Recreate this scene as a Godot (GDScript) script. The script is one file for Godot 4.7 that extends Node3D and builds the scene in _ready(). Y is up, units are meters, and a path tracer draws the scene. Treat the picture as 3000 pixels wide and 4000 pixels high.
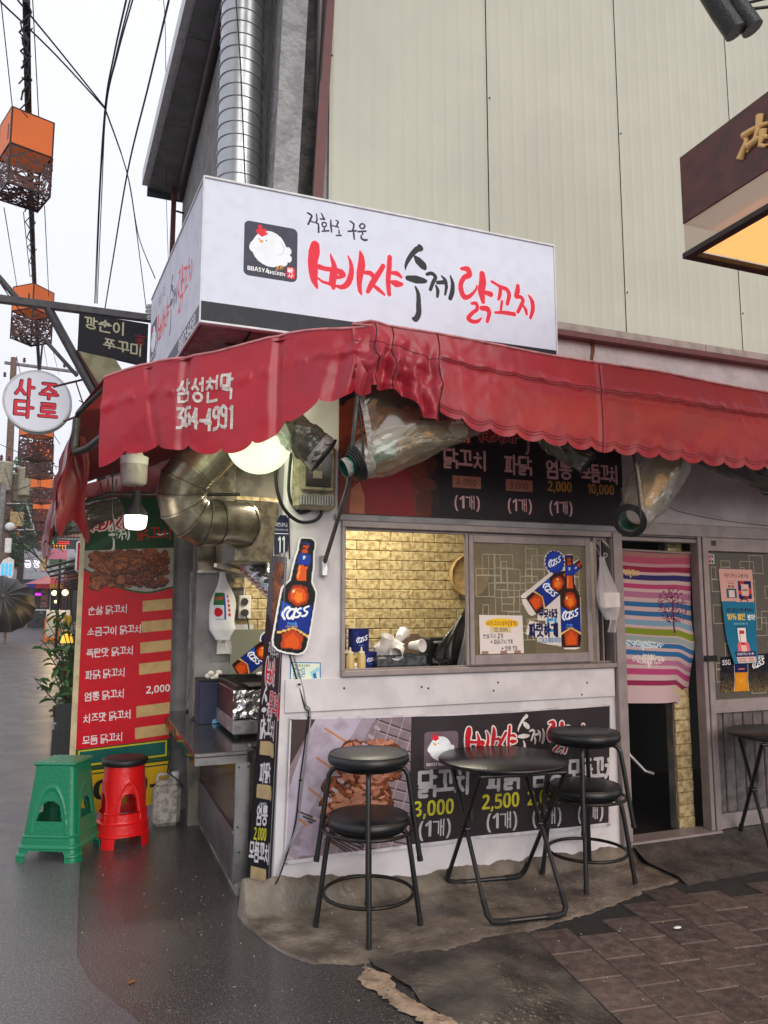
extends Node3D
# A street-corner grilled chicken stall on a wet overcast day. Metres; x runs along the shop front, -z up the alley.

class MB:
	var v := PackedVector3Array()
	var n := PackedVector3Array()
	var t := PackedVector2Array()
	var c := PackedColorArray()
	var col := Color.WHITE
	func vert(p: Vector3, nn: Vector3, uv: Vector2) -> void:
		v.append(p); n.append(nn); t.append(uv); c.append(col)
	func tri(a: Vector3, b: Vector3, d: Vector3, na: Vector3, nb: Vector3, nd: Vector3, ua := Vector2.ZERO, ub := Vector2.ZERO, ud := Vector2.ZERO) -> void:
		# any winding in: the mean normal says which side is the front (clockwise seen from there)
		if (b - a).cross(d - a).dot(na + nb + nd) > 0.0:
			vert(a, na, ua); vert(d, nd, ud); vert(b, nb, ub)
		else:
			vert(a, na, ua); vert(b, nb, ub); vert(d, nd, ud)
	func flat(a: Vector3, b: Vector3, d: Vector3, out: Vector3, ua := Vector2.ZERO, ub := Vector2.ZERO, ud := Vector2.ZERO) -> void:
		var nn := (b - a).cross(d - a)
		if nn.length_squared() < 1e-16: return
		nn = nn.normalized()
		if nn.dot(out) < 0.0: nn = -nn
		tri(a, b, d, nn, nn, nn, ua, ub, ud)
	func quad(a: Vector3, b: Vector3, d: Vector3, e: Vector3, out: Vector3, uv := Rect2(0, 0, 1, 1)) -> void:
		# a top left, b top right, d bottom right, e bottom left as seen from the front
		var p := uv.position
		var q := uv.end
		flat(a, b, d, out, p, Vector2(q.x, p.y), q)
		flat(a, d, e, out, p, q, Vector2(p.x, q.y))
	func box(ce: Vector3, size: Vector3, bev := 0.0, bs := Basis()) -> void:
		var h := size * 0.5
		var m := minf(bev, minf(h.x, minf(h.y, h.z)) * 0.9)
		var P := func(ax: int, s: Vector3) -> Vector3:
			var q := Vector3(h.x - m, h.y - m, h.z - m)
			q[ax] = h[ax]
			return ce + bs * (q * s)
		for ax in 3:
			var u := (ax + 1) % 3
			var w := (ax + 2) % 3
			for s in [-1.0, 1.0]:
				var pts := []
				for k in [[-1, -1], [1, -1], [1, 1], [-1, 1]]:
					var sg := Vector3.ZERO
					sg[ax] = s; sg[u] = k[0]; sg[w] = k[1]
					pts.append(P.call(ax, sg))
				var o := Vector3.ZERO
				o[ax] = s
				o = bs * o
				var sz := Vector2(size[u], size[w])
				flat(pts[0], pts[1], pts[2], o, Vector2.ZERO, Vector2(sz.x, 0), sz)
				flat(pts[0], pts[2], pts[3], o, Vector2.ZERO, sz, Vector2(0, sz.y))
			if m > 0.0:
				for s1 in [-1.0, 1.0]:
					for s2 in [-1.0, 1.0]:
						var e0 := Vector3.ZERO
						e0[u] = s1; e0[w] = s2; e0[ax] = -1
						var e1 := e0
						e1[ax] = 1
						var o2 := Vector3.ZERO
						o2[u] = s1; o2[w] = s2
						o2 = bs * o2
						var a: Vector3 = P.call(u, e0)
						var b: Vector3 = P.call(w, e0)
						var d: Vector3 = P.call(w, e1)
						var e: Vector3 = P.call(u, e1)
						flat(a, b, d, o2); flat(a, d, e, o2)
		if m > 0.0:
			for sx in [-1.0, 1.0]:
				for sy in [-1.0, 1.0]:
					for sz2 in [-1.0, 1.0]:
						var s3 := Vector3(sx, sy, sz2)
						flat(P.call(0, s3), P.call(1, s3), P.call(2, s3), bs * s3)
	func tube(pts: PackedVector3Array, r, sides := 8, closed := false, caps := true) -> void:
		# r: a number, or one number per point
		var k := pts.size()
		var up := Vector3.UP
		var rings := []
		var dirs := []
		var len := 0.0
		var lens := []
		for i in k:
			var a := pts[(i - 1 + k) % k] if closed or i > 0 else pts[i]
			var b := pts[(i + 1) % k] if closed or i < k - 1 else pts[i]
			var d := (b - a).normalized()
			if i == 0 and absf(d.dot(up)) > 0.9: up = Vector3.RIGHT
			up = (up - d * up.dot(d)).normalized()
			var side := d.cross(up)
			var rr: float = r if r is float else r[i]
			if i > 0: len += pts[i].distance_to(pts[i - 1])
			lens.append(len)
			var ring := []
			for j in sides:
				var an := TAU * j / sides
				ring.append((up * cos(an) + side * sin(an)))
			rings.append([ring, rr]); dirs.append(d)
		for i in (k if closed else k - 1):
			var i2 := (i + 1) % k
			var R0: Array = rings[i][0]
			var R1: Array = rings[i2][0]
			var sh := 0
			if closed and i2 == 0:
				var best := -2.0
				for q in sides:
					var dd: float = R1[q].dot(R0[0])
					if dd > best:
						best = dd; sh = q
			for j in sides:
				var j2 := (j + 1) % sides
				var a0: Vector3 = R0[j]
				var a1: Vector3 = R0[j2]
				var b0: Vector3 = R1[(j + sh) % sides]
				var b1: Vector3 = R1[(j2 + sh) % sides]
				var pa: Vector3 = pts[i] + a0 * rings[i][1]
				var pb: Vector3 = pts[i] + a1 * rings[i][1]
				var pc: Vector3 = pts[i2] + b1 * rings[i2][1]
				var pd: Vector3 = pts[i2] + b0 * rings[i2][1]
				var ua := Vector2(float(j) / sides, lens[i])
				var ub := Vector2(float(j + 1) / sides, lens[i])
				var uc := Vector2(float(j + 1) / sides, lens[i2])
				var ud := Vector2(float(j) / sides, lens[i2])
				tri(pa, pb, pc, a0, a1, b1, ua, ub, uc)
				tri(pa, pc, pd, a0, b1, b0, ua, uc, ud)
		if caps and not closed:
			for e in [0, k - 1]:
				var o: Vector3 = -dirs[0] if e == 0 else dirs[k - 1]
				for j in sides:
					flat(pts[e], pts[e] + rings[e][0][j] * rings[e][1], pts[e] + rings[e][0][(j + 1) % sides] * rings[e][1], o)
	func lathe(prof: PackedVector2Array, xf := Transform3D(), sides := 24, smooth := 0.6) -> void:
		# prof: (radius, height) pairs; the outside is to the right when walking up
		var k := prof.size()
		var nr := []
		for i in k - 1:
			var d := prof[i + 1] - prof[i]
			nr.append(Vector2(d.y, -d.x).normalized() if d.length() > 1e-9 else Vector2.RIGHT)
		for i in k - 1:
			var n0: Vector2 = nr[i]
			var n1: Vector2 = nr[i]
			if i > 0 and nr[i - 1].dot(nr[i]) > smooth: n0 = (nr[i - 1] + nr[i]).normalized()
			if i < k - 2 and nr[i + 1].dot(nr[i]) > smooth: n1 = (nr[i + 1] + nr[i]).normalized()
			for j in sides:
				var a := TAU * j / sides
				var b := TAU * (j + 1) / sides
				var ca := Vector3(cos(a), 0, sin(a))
				var cb := Vector3(cos(b), 0, sin(b))
				var f := func(cc: Vector3, q: Vector2) -> Vector3: return cc * q.x + Vector3.UP * q.y
				var p0: Vector3 = xf * f.call(ca, prof[i])
				var p1: Vector3 = xf * f.call(cb, prof[i])
				var p2: Vector3 = xf * f.call(cb, prof[i + 1])
				var p3: Vector3 = xf * f.call(ca, prof[i + 1])
				var m0: Vector3 = xf.basis * f.call(ca, n0)
				var m1: Vector3 = xf.basis * f.call(cb, n0)
				var m2: Vector3 = xf.basis * f.call(cb, n1)
				var m3: Vector3 = xf.basis * f.call(ca, n1)
				var u0 := float(j) / sides
				var u1 := float(j + 1) / sides
				if prof[i].x > 1e-6: tri(p0, p1, p2, m0, m1, m2, Vector2(u0, prof[i].y), Vector2(u1, prof[i].y), Vector2(u1, prof[i + 1].y))
				if prof[i + 1].x > 1e-6: tri(p0, p2, p3, m0, m2, m3, Vector2(u0, prof[i].y), Vector2(u1, prof[i + 1].y), Vector2(u0, prof[i + 1].y))
	func prism(poly: PackedVector2Array, z0: float, z1: float, xf := Transform3D(), uvr = null) -> void:
		# poly in x,y; front at z1; uv spans uvr (default: the outline's box), v downwards
		var r := Rect2(poly[0], Vector2.ZERO)
		for p in poly: r = r.expand(p)
		if uvr != null: r = uvr
		var ix := Geometry2D.triangulate_polygon(poly)
		var U := func(p: Vector2) -> Vector2: return Vector2((p.x - r.position.x) / r.size.x, 1.0 - (p.y - r.position.y) / r.size.y)
		for zz in [z0, z1]:
			var o: Vector3 = xf.basis * Vector3(0, 0, 1 if zz == z1 else -1)
			for i in range(0, ix.size(), 3):
				var a := poly[ix[i]]
				var b := poly[ix[i + 1]]
				var d := poly[ix[i + 2]]
				flat(xf * Vector3(a.x, a.y, zz), xf * Vector3(b.x, b.y, zz), xf * Vector3(d.x, d.y, zz), o, U.call(a), U.call(b), U.call(d))
		var cw := Geometry2D.is_polygon_clockwise(poly)
		for i in poly.size():
			var a := poly[i]
			var b := poly[(i + 1) % poly.size()]
			var e := b - a
			var o2 := Vector3(e.y, -e.x, 0) * (-1.0 if cw else 1.0)
			o2 = xf.basis * o2
			var A: Vector3 = xf * Vector3(a.x, a.y, z0)
			var B: Vector3 = xf * Vector3(b.x, b.y, z0)
			var C: Vector3 = xf * Vector3(b.x, b.y, z1)
			var D: Vector3 = xf * Vector3(a.x, a.y, z1)
			var ua: Vector2 = U.call(a)
			var ub: Vector2 = U.call(b)
			flat(A, B, C, o2, ua, ub, ub); flat(A, C, D, o2, ua, ub, ua)
	func grid(nu: int, nv: int, f: Callable, flip := false, uvs := Vector2.ONE) -> void:
		# f(u, v) -> point; normal side du x dv (flip turns it)
		var p := []
		for j in nv + 1:
			for i in nu + 1: p.append(f.call(float(i) / nu, float(j) / nv))
		var N := []
		for j in nv + 1:
			for i in nu + 1:
				var du: Vector3 = p[j * (nu + 1) + mini(i + 1, nu)] - p[j * (nu + 1) + maxi(i - 1, 0)]
				var dv: Vector3 = p[mini(j + 1, nv) * (nu + 1) + i] - p[maxi(j - 1, 0) * (nu + 1) + i]
				var q := du.cross(dv).normalized()
				N.append(-q if flip else q)
		for j in nv:
			for i in nu:
				var a := j * (nu + 1) + i
				var b := a + 1
				var d := a + nu + 2
				var e := a + nu + 1
				var ua := Vector2(float(i) / nu, float(j) / nv) * uvs
				var ud := Vector2(float(i + 1) / nu, float(j + 1) / nv) * uvs
				tri(p[a], p[b], p[d], N[a], N[b], N[d], ua, Vector2(ud.x, ua.y), ud)
				tri(p[a], p[d], p[e], N[a], N[d], N[e], ua, ud, Vector2(ua.x, ud.y))
	func board(tl: Vector3, tr: Vector3, br: Vector3, bl: Vector3, thick: float, uv := Rect2(0, 0, 1, 1)) -> void:
		# a flat panel whose front carries the print; the edges take the print's rim
		var nn := (tr - tl).cross(bl - tl).normalized() * -1.0
		var b := nn * -thick
		quad(tl, tr, br, bl, nn, uv)
		var e := 0.004
		quad(tl + b, tr + b, tr, tl, tl - bl, Rect2(uv.position, Vector2(uv.size.x, e)))
		quad(bl, br, br + b, bl + b, bl - tl, Rect2(uv.position + Vector2(0, uv.size.y - e), Vector2(uv.size.x, e)))
		quad(tl + b, tl, bl, bl + b, tl - tr, Rect2(uv.position, Vector2(e, uv.size.y)))
		quad(tr, tr + b, br + b, br, tr - tl, Rect2(uv.position + Vector2(uv.size.x - e, 0), Vector2(e, uv.size.y)))
		quad(tl + b, tr + b, br + b, bl + b, -nn, Rect2(uv.position, Vector2(e, e)))
	func ball(ce: Vector3, r: Vector3, seg := 16, rings := 10) -> void:
		for j in rings:
			for i in seg:
				var P := func(ii: int, jj: int) -> Vector3:
					var th := PI * jj / rings
					var ph := TAU * ii / seg
					return Vector3(sin(th) * cos(ph), cos(th), sin(th) * sin(ph))
				var a: Vector3 = P.call(i, j)
				var b: Vector3 = P.call(i + 1, j)
				var d: Vector3 = P.call(i + 1, j + 1)
				var e: Vector3 = P.call(i, j + 1)
				var ir := Vector3(1 / r.x, 1 / r.y, 1 / r.z)
				if j > 0: tri(ce + a * r, ce + b * r, ce + d * r, (a * ir).normalized(), (b * ir).normalized(), (d * ir).normalized())
				if j < rings - 1: tri(ce + a * r, ce + d * r, ce + e * r, (a * ir).normalized(), (d * ir).normalized(), (e * ir).normalized())

# ---- printing: a canvas that fills outlines, brush strokes and lettering into an Image ----
class CV:
	var im: Image
	var s := 1.0
	var o := Vector2.ZERO
	var sy := 1.0
	func _init(w: int, h: int, bg: Color, scale := 1.0, off := Vector2.ZERO) -> void:
		im = Image.create_empty(w, h, false, Image.FORMAT_RGBA8)
		im.fill(bg)
		s = scale; o = off; sy = scale
	func P(p: Vector2) -> Vector2: return Vector2((p.x - o.x) * s, (p.y - o.y) * sy)
	func rect(x: float, y: float, w: float, h: float, col: Color) -> void:
		var a := P(Vector2(x, y))
		var b := P(Vector2(x + w, y + h))
		im.fill_rect(Rect2i(int(round(a.x)), int(round(a.y)), maxi(1, int(round(b.x) - round(a.x))), maxi(1, int(round(b.y) - round(a.y)))), col)
	func raw(pp: PackedVector2Array, col: Color) -> void:
		# even-odd fill of an outline in pixels
		var y0 := 1e9
		var y1 := -1e9
		for p in pp:
			y0 = minf(y0, p.y); y1 = maxf(y1, p.y)
		var k := pp.size()
		for y in range(maxi(0, int(floor(y0))), mini(im.get_height() - 1, int(ceil(y1))) + 1):
			var xs := PackedFloat32Array()
			var yc := y + 0.5
			for i in k:
				var a := pp[i]
				var b := pp[(i + 1) % k]
				if (a.y <= yc) != (b.y <= yc): xs.append(a.x + (yc - a.y) / (b.y - a.y) * (b.x - a.x))
			xs.sort()
			for i in range(0, xs.size() - 1, 2):
				var xa := int(round(xs[i]))
				var xb := int(round(xs[i + 1]))
				if xb > xa: im.fill_rect(Rect2i(xa, y, xb - xa, 1), col)
	func poly(pts: PackedVector2Array, col: Color) -> void:
		var q := PackedVector2Array()
		for p in pts: q.append(P(p))
		raw(q, col)
	func oval(c: Vector2, r: Vector2, col: Color, rot := 0.0) -> void:
		var q := PackedVector2Array()
		for i in 20: q.append(c + (Vector2(cos(TAU * i / 20), sin(TAU * i / 20)) * r).rotated(rot))
		poly(q, col)
	func brush(pts: PackedVector2Array, ws: PackedFloat32Array, col: Color, grow := 0.0) -> void:
		for i in pts.size():
			oval(pts[i], Vector2.ONE * (ws[i] * 0.5 + grow), col)
			if i > 0:
				var d := pts[i] - pts[i - 1]
				if d.length() < 1e-6: continue
				var nn := d.orthogonal().normalized()
				var a := nn * (ws[i - 1] * 0.5 + grow)
				var b := nn * (ws[i] * 0.5 + grow)
				poly(PackedVector2Array([pts[i - 1] + a, pts[i] + b, pts[i] - b, pts[i - 1] - a]), col)
	func line(pts: Array, w: float, col: Color) -> void:
		var ws := PackedFloat32Array()
		for p in pts: ws.append(w)
		brush(PackedVector2Array(pts), ws, col)
	func strokes(data: String, xf: Transform2D, col: Color, grow := 0.0) -> void:
		# "x,y,w x,y,w;..." brush strokes, smoothed
		for st in data.split(";"):
			var pts := PackedVector2Array()
			var ws := PackedFloat32Array()
			for q in st.split(" "):
				var z := q.split_floats(",")
				pts.append(Vector2(z[0], z[1])); ws.append(z[2])
			var p2 := PackedVector2Array()
			var w2 := PackedFloat32Array()
			var k := pts.size()
			var sc := (xf.x.length() + xf.y.length()) * 0.5
			for i in k:
				if i == k - 1:
					p2.append(xf * pts[i]); w2.append(ws[i] * sc)
					break
				for h in 4:
					var f := h / 4.0
					p2.append(xf * pts[i].cubic_interpolate(pts[i + 1], pts[maxi(i - 1, 0)], pts[mini(i + 2, k - 1)], f))
					w2.append(lerpf(ws[i], ws[i + 1], f) * sc)
			brush(p2, w2, col, grow)
	func shape(data: String, xf: Transform2D, col: Color) -> void:
		var q := PackedVector2Array()
		for z in data.split(" "):
			var f := z.split_floats(",")
			q.append(xf * Vector2(f[0], f[1]))
		poly(q, col)
	func tex() -> ImageTexture: return ImageTexture.create_from_image(im)

const CONS := ["00 90 99", "00 40 49;50 90 99", "00 09 99", "90 00 09 99", "40 00 09 49;90 55 59 99", "00 90 94 04 09 99", "00 90 99 09 00", "00 09 99 90;05 95", "00 09 49 40;05 45;50 59 99 90;55 95", "50 45 09;45 99", "30 25 09;25 49;70 65 49;65 99", "@", "00 90;50 45 09;45 99", "00 40;20 25 09;25 49;50 90;70 65 59;65 99", "40 51;03 93;53 46 09;46 99", "00 90 99;05 95", "90 00 09 99;05 95", "00 90;09 99;30 29;70 69", "40 50;02 92;#"]
const FINALS := ["", "0", "1", "0+9", "2", "2+12", "2+18", "3", "5", "5+0", "5+6", "5+7", "5+9", "5+16", "5+17", "5+18", "6", "7", "7+9", "9", "10", "11", "12", "14", "15", "16", "17", "18"]
var sans: SystemFont
var glyphs := {}

func con(cv: CV, k: int, r: Rect2, w: float, col: Color) -> void:
	for st in CONS[k].split(";"):
		if st == "@" or st == "#":
			var c := r.position + r.size * (Vector2(.5, .5) if st == "@" else Vector2(.5, .68))
			var rr := r.size * (Vector2(.44, .48) if st == "@" else Vector2(.34, .3))
			var pts := []
			for i in 17: pts.append(c + Vector2(cos(TAU * i / 16), sin(TAU * i / 16)) * rr)
			cv.line(pts, w, col)
			continue
		var q := []
		for p in st.split(" "): q.append(r.position + r.size * Vector2(int(p[0]), int(p[1])) / 9.0)
		cv.line(q, w, col)

func hangul(cv: CV, code: int, x: float, y: float, sx: float, sy: float, w: float, col: Color) -> void:
	var a := code - 0xAC00
	var L := a / 588
	var V := (a % 588) / 28
	var T := a % 28
	var R := func(x0: float, y0: float, x1: float, y1: float) -> Rect2: return Rect2(x + x0 * sx, y + y0 * sy, (x1 - x0) * sx, (y1 - y0) * sy)
	var down := T > 0
	var vert := V in [0, 1, 2, 3, 4, 5, 6, 7, 20]
	var hor := V in [8, 12, 13, 17, 18]
	var H := .52 if down else 1.0
	var pick := {8: [1, 0], 12: [2, 0], 13: [0, 1], 17: [0, 2], 18: [0, 0], 9: [1, 0], 10: [1, 0], 11: [1, 0], 14: [0, 1], 15: [0, 1], 16: [0, 1], 19: [0, 0]}
	if vert: con(cv, L, R.call(.06, .1 if not down else .04, .54 if V != 1 and V != 5 else .48, .86 if not down else .48), w, col)
	elif hor: con(cv, L, R.call(.16, .04, .84, .5 if not down else .3), w, col)
	else: con(cv, L, R.call(.06, .05, .55, .48 * (1.0 if not down else .62)), w, col)
	if not vert:
		var yb := (.76 if V in [8, 12, 9, 10, 11] else .66) if not down else (.48 if V in [8, 12, 9, 10, 11] else .4)
		if V == 18 or V == 19: yb = .74 if not down else .45
		var xr := .97 if hor else .66
		var xm := (.03 + xr) * .5
		cv.line([Vector2(x + .03 * sx, y + yb * sy), Vector2(x + xr * sx, y + yb * sy)], w, col)
		var tk: Array = pick[V]
		var tl := .2 if not down else .12
		for e in 2:
			for i in tk[e]:
				var tx := xm + (0.0 if tk[e] == 1 else (.16 if i else -.16))
				cv.line([Vector2(x + tx * sx, y + yb * sy), Vector2(x + tx * sx, y + (yb - tl if e == 0 else yb + tl * 1.25) * sy)], w, col)
	if not hor:
		var vv: int = {9: 0, 10: 1, 11: 20, 14: 4, 15: 5, 16: 20, 19: 20}.get(V, V)
		var x0 := .66
		var x1 := .97
		var stems: Array = {0: [.74], 2: [.74], 4: [.88], 6: [.88], 20: [.82], 1: [.66, .9], 3: [.66, .9], 5: [.72, .93], 7: [.72, .93]}[vv]
		for st in stems: cv.line([Vector2(x + st * sx, y + .0 * sy), Vector2(x + st * sx, y + H * sy)], w, col)
		var ty: Array = [.45] if vv in [0, 1, 4, 5] else ([.33, .58] if vv in [2, 3, 6, 7] else [])
		for q in ty:
			var xa: float = stems[0]
			var xb: float = 1.0 if vv in [0, 2] else (stems[1] if vv in [1, 3] else stems[0] - .22)
			cv.line([Vector2(x + xa * sx, y + q * H * sy), Vector2(x + xb * sx, y + q * H * sy)], w, col)
	if down:
		var parts: PackedStringArray = FINALS[T].split("+")
		if parts.size() == 1: con(cv, int(parts[0]), R.call(.16, .62, .9, .97), w, col)
		else:
			con(cv, int(parts[0]), R.call(.08, .62, .48, .97), w, col)
			con(cv, int(parts[1]), R.call(.58, .62, .96, .97), w, col)

func glyph(ch: String) -> Array:
	if not glyphs.has(ch):
		var tm := TextMesh.new()
		tm.text = ch; tm.font = sans; tm.font_size = 64; tm.pixel_size = 1.0; tm.depth = 0.0
		tm.horizontal_alignment = HORIZONTAL_ALIGNMENT_LEFT; tm.vertical_alignment = VERTICAL_ALIGNMENT_BOTTOM
		var a: Array = tm.surface_get_arrays(0) if tm.get_surface_count() else []
		var pv: PackedVector3Array = a[0] if a.size() else PackedVector3Array()
		var ab := tm.get_aabb()
		glyphs[ch] = [pv, ab.position.x, ab.size.x]
	return glyphs[ch]

func width_of(txt: String, size: float, squeeze: float) -> float:
	var x := 0.0
	for ch in txt:
		if ch == " ": x += size * .32 * squeeze
		elif ch.unicode_at(0) >= 0xAC00: x += size * 1.04 * squeeze
		else: x += (glyph(ch)[2] / 64.0 * 1.4 + .08) * size * squeeze
	return x

func write(cv: CV, txt: String, x: float, y: float, size: float, col: Color, w := 0.11, squeeze := 1.0, align := 0.0, grow := 0.0) -> void:
	# y: the top of the letters; size: their height; align 0 left, 0.5 centred
	x -= width_of(txt, size, squeeze) * align
	for ch in txt:
		if ch == " ":
			x += size * .32 * squeeze
		elif ch.unicode_at(0) >= 0xAC00:
			hangul(cv, ch.unicode_at(0), x, y, size * .94 * squeeze, size, w * size + grow, col)
			x += size * 1.04 * squeeze
		else:
			var g := glyph(ch)
			var k := size / 64.0 * 1.4
			var pv: PackedVector3Array = g[0]
			for i in range(0, pv.size(), 3):
				var q := PackedVector2Array()
				for j in 3: q.append(Vector2(x + (pv[i + j].x - g[1]) * k * squeeze, y + size - (pv[i + j].y - base_line()) * k))
				cv.poly(q, col)
			x += (g[2] / 64.0 * 1.4 + .08) * size * squeeze

var base_y := 1e9
func base_line() -> float:
	if base_y > 1e8:
		base_y = 1e8
		for p in glyph("H")[0]: base_y = minf(base_y, p.y)
	return base_y

# ---- things, parts, materials ----
var names := {}
var bases := {}

func numbered(called: String) -> String:
	var k: int = names.get(called, 0)
	names[called] = k + 1
	return called if k == 0 else "%s_%03d" % [called, k]

func thing(called: String, label: String, category: String, at := Vector3.ZERO, group := "", turn := 0.0) -> Node3D:
	var o := Node3D.new()
	o.name = numbered(called)
	add_child(o)
	o.position = at
	o.rotation.y = turn
	tag(o, label, category, group)
	bases[o] = at
	return o

func tag(o: Node3D, label: String, category: String, group := "") -> Node3D:
	o.set_meta("label", label)
	o.set_meta("category", category)
	if group: o.set_meta("group", group)
	return o

func mesh_of(m: MB, shift := Vector3.ZERO) -> ArrayMesh:
	var a := []
	a.resize(Mesh.ARRAY_MAX)
	var v := m.v
	if shift != Vector3.ZERO:
		v = PackedVector3Array()
		for p in m.v: v.append(p - shift)
	a[Mesh.ARRAY_VERTEX] = v
	a[Mesh.ARRAY_NORMAL] = m.n
	a[Mesh.ARRAY_TEX_UV] = m.t
	a[Mesh.ARRAY_COLOR] = m.c
	var am := ArrayMesh.new()
	am.add_surface_from_arrays(Mesh.PRIMITIVE_TRIANGLES, a)
	return am

func obj(called: String, m: MB, mt: Material, parent: Node3D = null, world := true) -> MeshInstance3D:
	# world: the builder holds places in the scene; the mesh is kept relative to its parent
	var mi := MeshInstance3D.new()
	var sh := Vector3.ZERO
	if parent != null and world: sh = bases.get(parent, Vector3.ZERO)
	elif parent == null:
		sh = Vector3.ZERO
		var b := AABB(m.v[0], Vector3.ZERO)
		for p in m.v: b = b.expand(p)
		sh = Vector3(b.get_center().x, b.position.y, b.get_center().z)
		mi.position = sh
	mi.mesh = mesh_of(m, sh)
	mi.material_override = mt
	if parent != null:
		mi.name = called
		parent.add_child(mi, true)
		bases[mi] = sh if world else Vector3.ZERO
	else:
		mi.name = numbered(called)
		add_child(mi)
		bases[mi] = sh
	return mi

func share(called: String, am: Mesh, mt: Material, parent: Node3D, xf: Transform3D) -> MeshInstance3D:
	var mi := MeshInstance3D.new()
	mi.mesh = am
	mi.material_override = mt
	mi.name = called
	parent.add_child(mi, true)
	mi.transform = xf
	return mi

func struct(o: Node3D) -> Node3D:
	o.set_meta("kind", "structure")
	return o

func dup(o: Node3D, called: String, at: Vector3, turn: float, label: String) -> Node3D:
	var r: Node3D = o.duplicate()
	r.name = numbered(called)
	add_child(r)
	r.position = at
	r.rotation.y = turn
	r.set_meta("label", label)
	return r

func S(a: Array, n := 8) -> PackedVector3Array:
	# a smooth line through the given points
	var o := PackedVector3Array()
	for i in a.size() - 1:
		for h in n: o.append((a[i] as Vector3).cubic_interpolate(a[i + 1], a[maxi(i - 1, 0)], a[mini(i + 2, a.size() - 1)], float(h) / n))
	o.append(a[-1])
	return o

func mat(col: Color, rough := 0.7, metal := 0.0) -> StandardMaterial3D:
	var m := StandardMaterial3D.new()
	m.albedo_color = col
	m.roughness = rough
	m.metallic = metal
	return m

func printed(t: Texture2D, rough := 0.45) -> StandardMaterial3D:
	var m := mat(Color.WHITE, rough)
	m.albedo_texture = t
	m.texture_repeat = false
	m.metallic_specular = .28
	return m

var noise_cache := {}
func noise(freq: float, oct: int, ramp: Array, kind := FastNoiseLite.TYPE_SIMPLEX_SMOOTH, seed_ := 1, size := 512) -> NoiseTexture2D:
	# ramp: [offset, colour, offset, colour, ...]
	var key := str([freq, oct, ramp, kind, seed_, size])
	if noise_cache.has(key): return noise_cache[key]
	var f := FastNoiseLite.new()
	f.noise_type = kind
	f.frequency = freq
	f.seed = seed_
	f.fractal_octaves = oct
	f.fractal_gain = 0.55
	var t := NoiseTexture2D.new()
	t.width = size; t.height = size
	t.seamless = true
	t.noise = f
	t.generate_mipmaps = false
	if ramp.size():
		var g := Gradient.new()
		var off := PackedFloat32Array()
		var cs := PackedColorArray()
		for i in range(0, ramp.size(), 2):
			off.append(ramp[i])
			var cc = ramp[i + 1]
			cs.append(cc if cc is Color else Color(cc, cc, cc))
		g.offsets = off; g.colors = cs
		t.color_ramp = g
	noise_cache[key] = t
	return t

func worn(a: Color, b: Color, scale: float, rough := 0.7, bump := 0.0, metal := 0.0, oct := 5, seed_ := 1) -> StandardMaterial3D:
	# a base colour that drifts to another in uneven patches, on every face alike; near hues share one grey pattern
	var m := mat(a, rough, metal)
	var la := a.srgb_to_linear()
	var lb := b.srgb_to_linear()
	var q := Vector3((lb.r + .004) / (la.r + .004), (lb.g + .004) / (la.g + .004), (lb.b + .004) / (la.b + .004))
	if q.max_axis_index() >= 0 and q[q.max_axis_index()] - q[q.min_axis_index()] < .34 and q[q.max_axis_index()] <= 1.05:
		var k := clampf(snappedf((q.x + q.y + q.z) / 3.0, .12), .36, .96)
		m.albedo_texture = noise(.012, 5, [.3, Color(k, k, k).linear_to_srgb(), .62, Color.WHITE], FastNoiseLite.TYPE_SIMPLEX_SMOOTH, seed_ % 2)
	else:
		m.albedo_color = Color.WHITE
		m.albedo_texture = noise(.012, 5, [.3, b, .62, a], FastNoiseLite.TYPE_SIMPLEX_SMOOTH, seed_, 256)
	m.uv1_triplanar = true
	m.uv1_world_triplanar = true
	m.uv1_scale = Vector3.ONE * scale
	if bump > 0.0:
		m.heightmap_enabled = true
		m.heightmap_texture = noise(.05, 4, [], FastNoiseLite.TYPE_SIMPLEX_SMOOTH, 7)
		m.heightmap_scale = bump
	return m

const LOGO_RED := "563,246,46 559,284,60 552,335,52 555,389,50 560,433,37 572,464,19 578,478,4;585,359,29 618,364,25 647,363,25;645,278,5 655,309,19 666,341,29 664,383,42 658,426,38 663,454,25 661,467,8;582,421,10 603,435,15 632,440,17 656,443,25;668,366,29 702,369,36 719,381,21 702,394,21 679,402,17;739,272,5 754,301,17 761,342,26 755,389,32 736,430,32 707,449,25 681,447,15;807,234,6 815,265,30 816,312,43 808,360,39 804,411,28 808,452,23 817,474,6;835,349,21 866,348,28 885,366,26;937,296,26 920,328,28 894,371,32 872,409,32 851,452,21;885,413,19 911,430,24 944,453,13;975,240,26 972,298,29 966,364,28 968,410,26 972,448,22;986,326,18 1017,325,29 1041,341,15;986,376,18 1012,382,40 1041,380,24;1401,234,17 1439,230,34 1450,261,34 1418,282,28 1397,323,28 1400,365,31 1419,394,33 1451,384,22 1486,346,14 1498,318,11;1531,242,34 1533,290,45 1524,341,45 1529,378,34 1534,406,23;1547,348,23 1582,353,34;1464,425,17 1490,421,22 1496,452,22 1467,478,22 1440,513,25 1466,528,25 1500,521,20 1523,499,6;1525,443,28 1560,443,34 1571,468,25 1558,515,20;1592,278,17 1627,292,17 1645,305,23 1641,350,23 1632,375,17;1645,300,23 1687,310,26 1701,340,26 1688,394,21;1655,383,16 1649,414,16 1645,447,14;1609,456,13 1672,448,23 1731,448,26;1760,276,23 1756,310,32 1746,342,23 1776,340,23 1791,360,23 1775,395,23 1756,431,21;1790,387,12 1808,412,21 1813,436,16;1829,321,9 1852,356,27 1854,406,26 1837,455,18"
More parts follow.
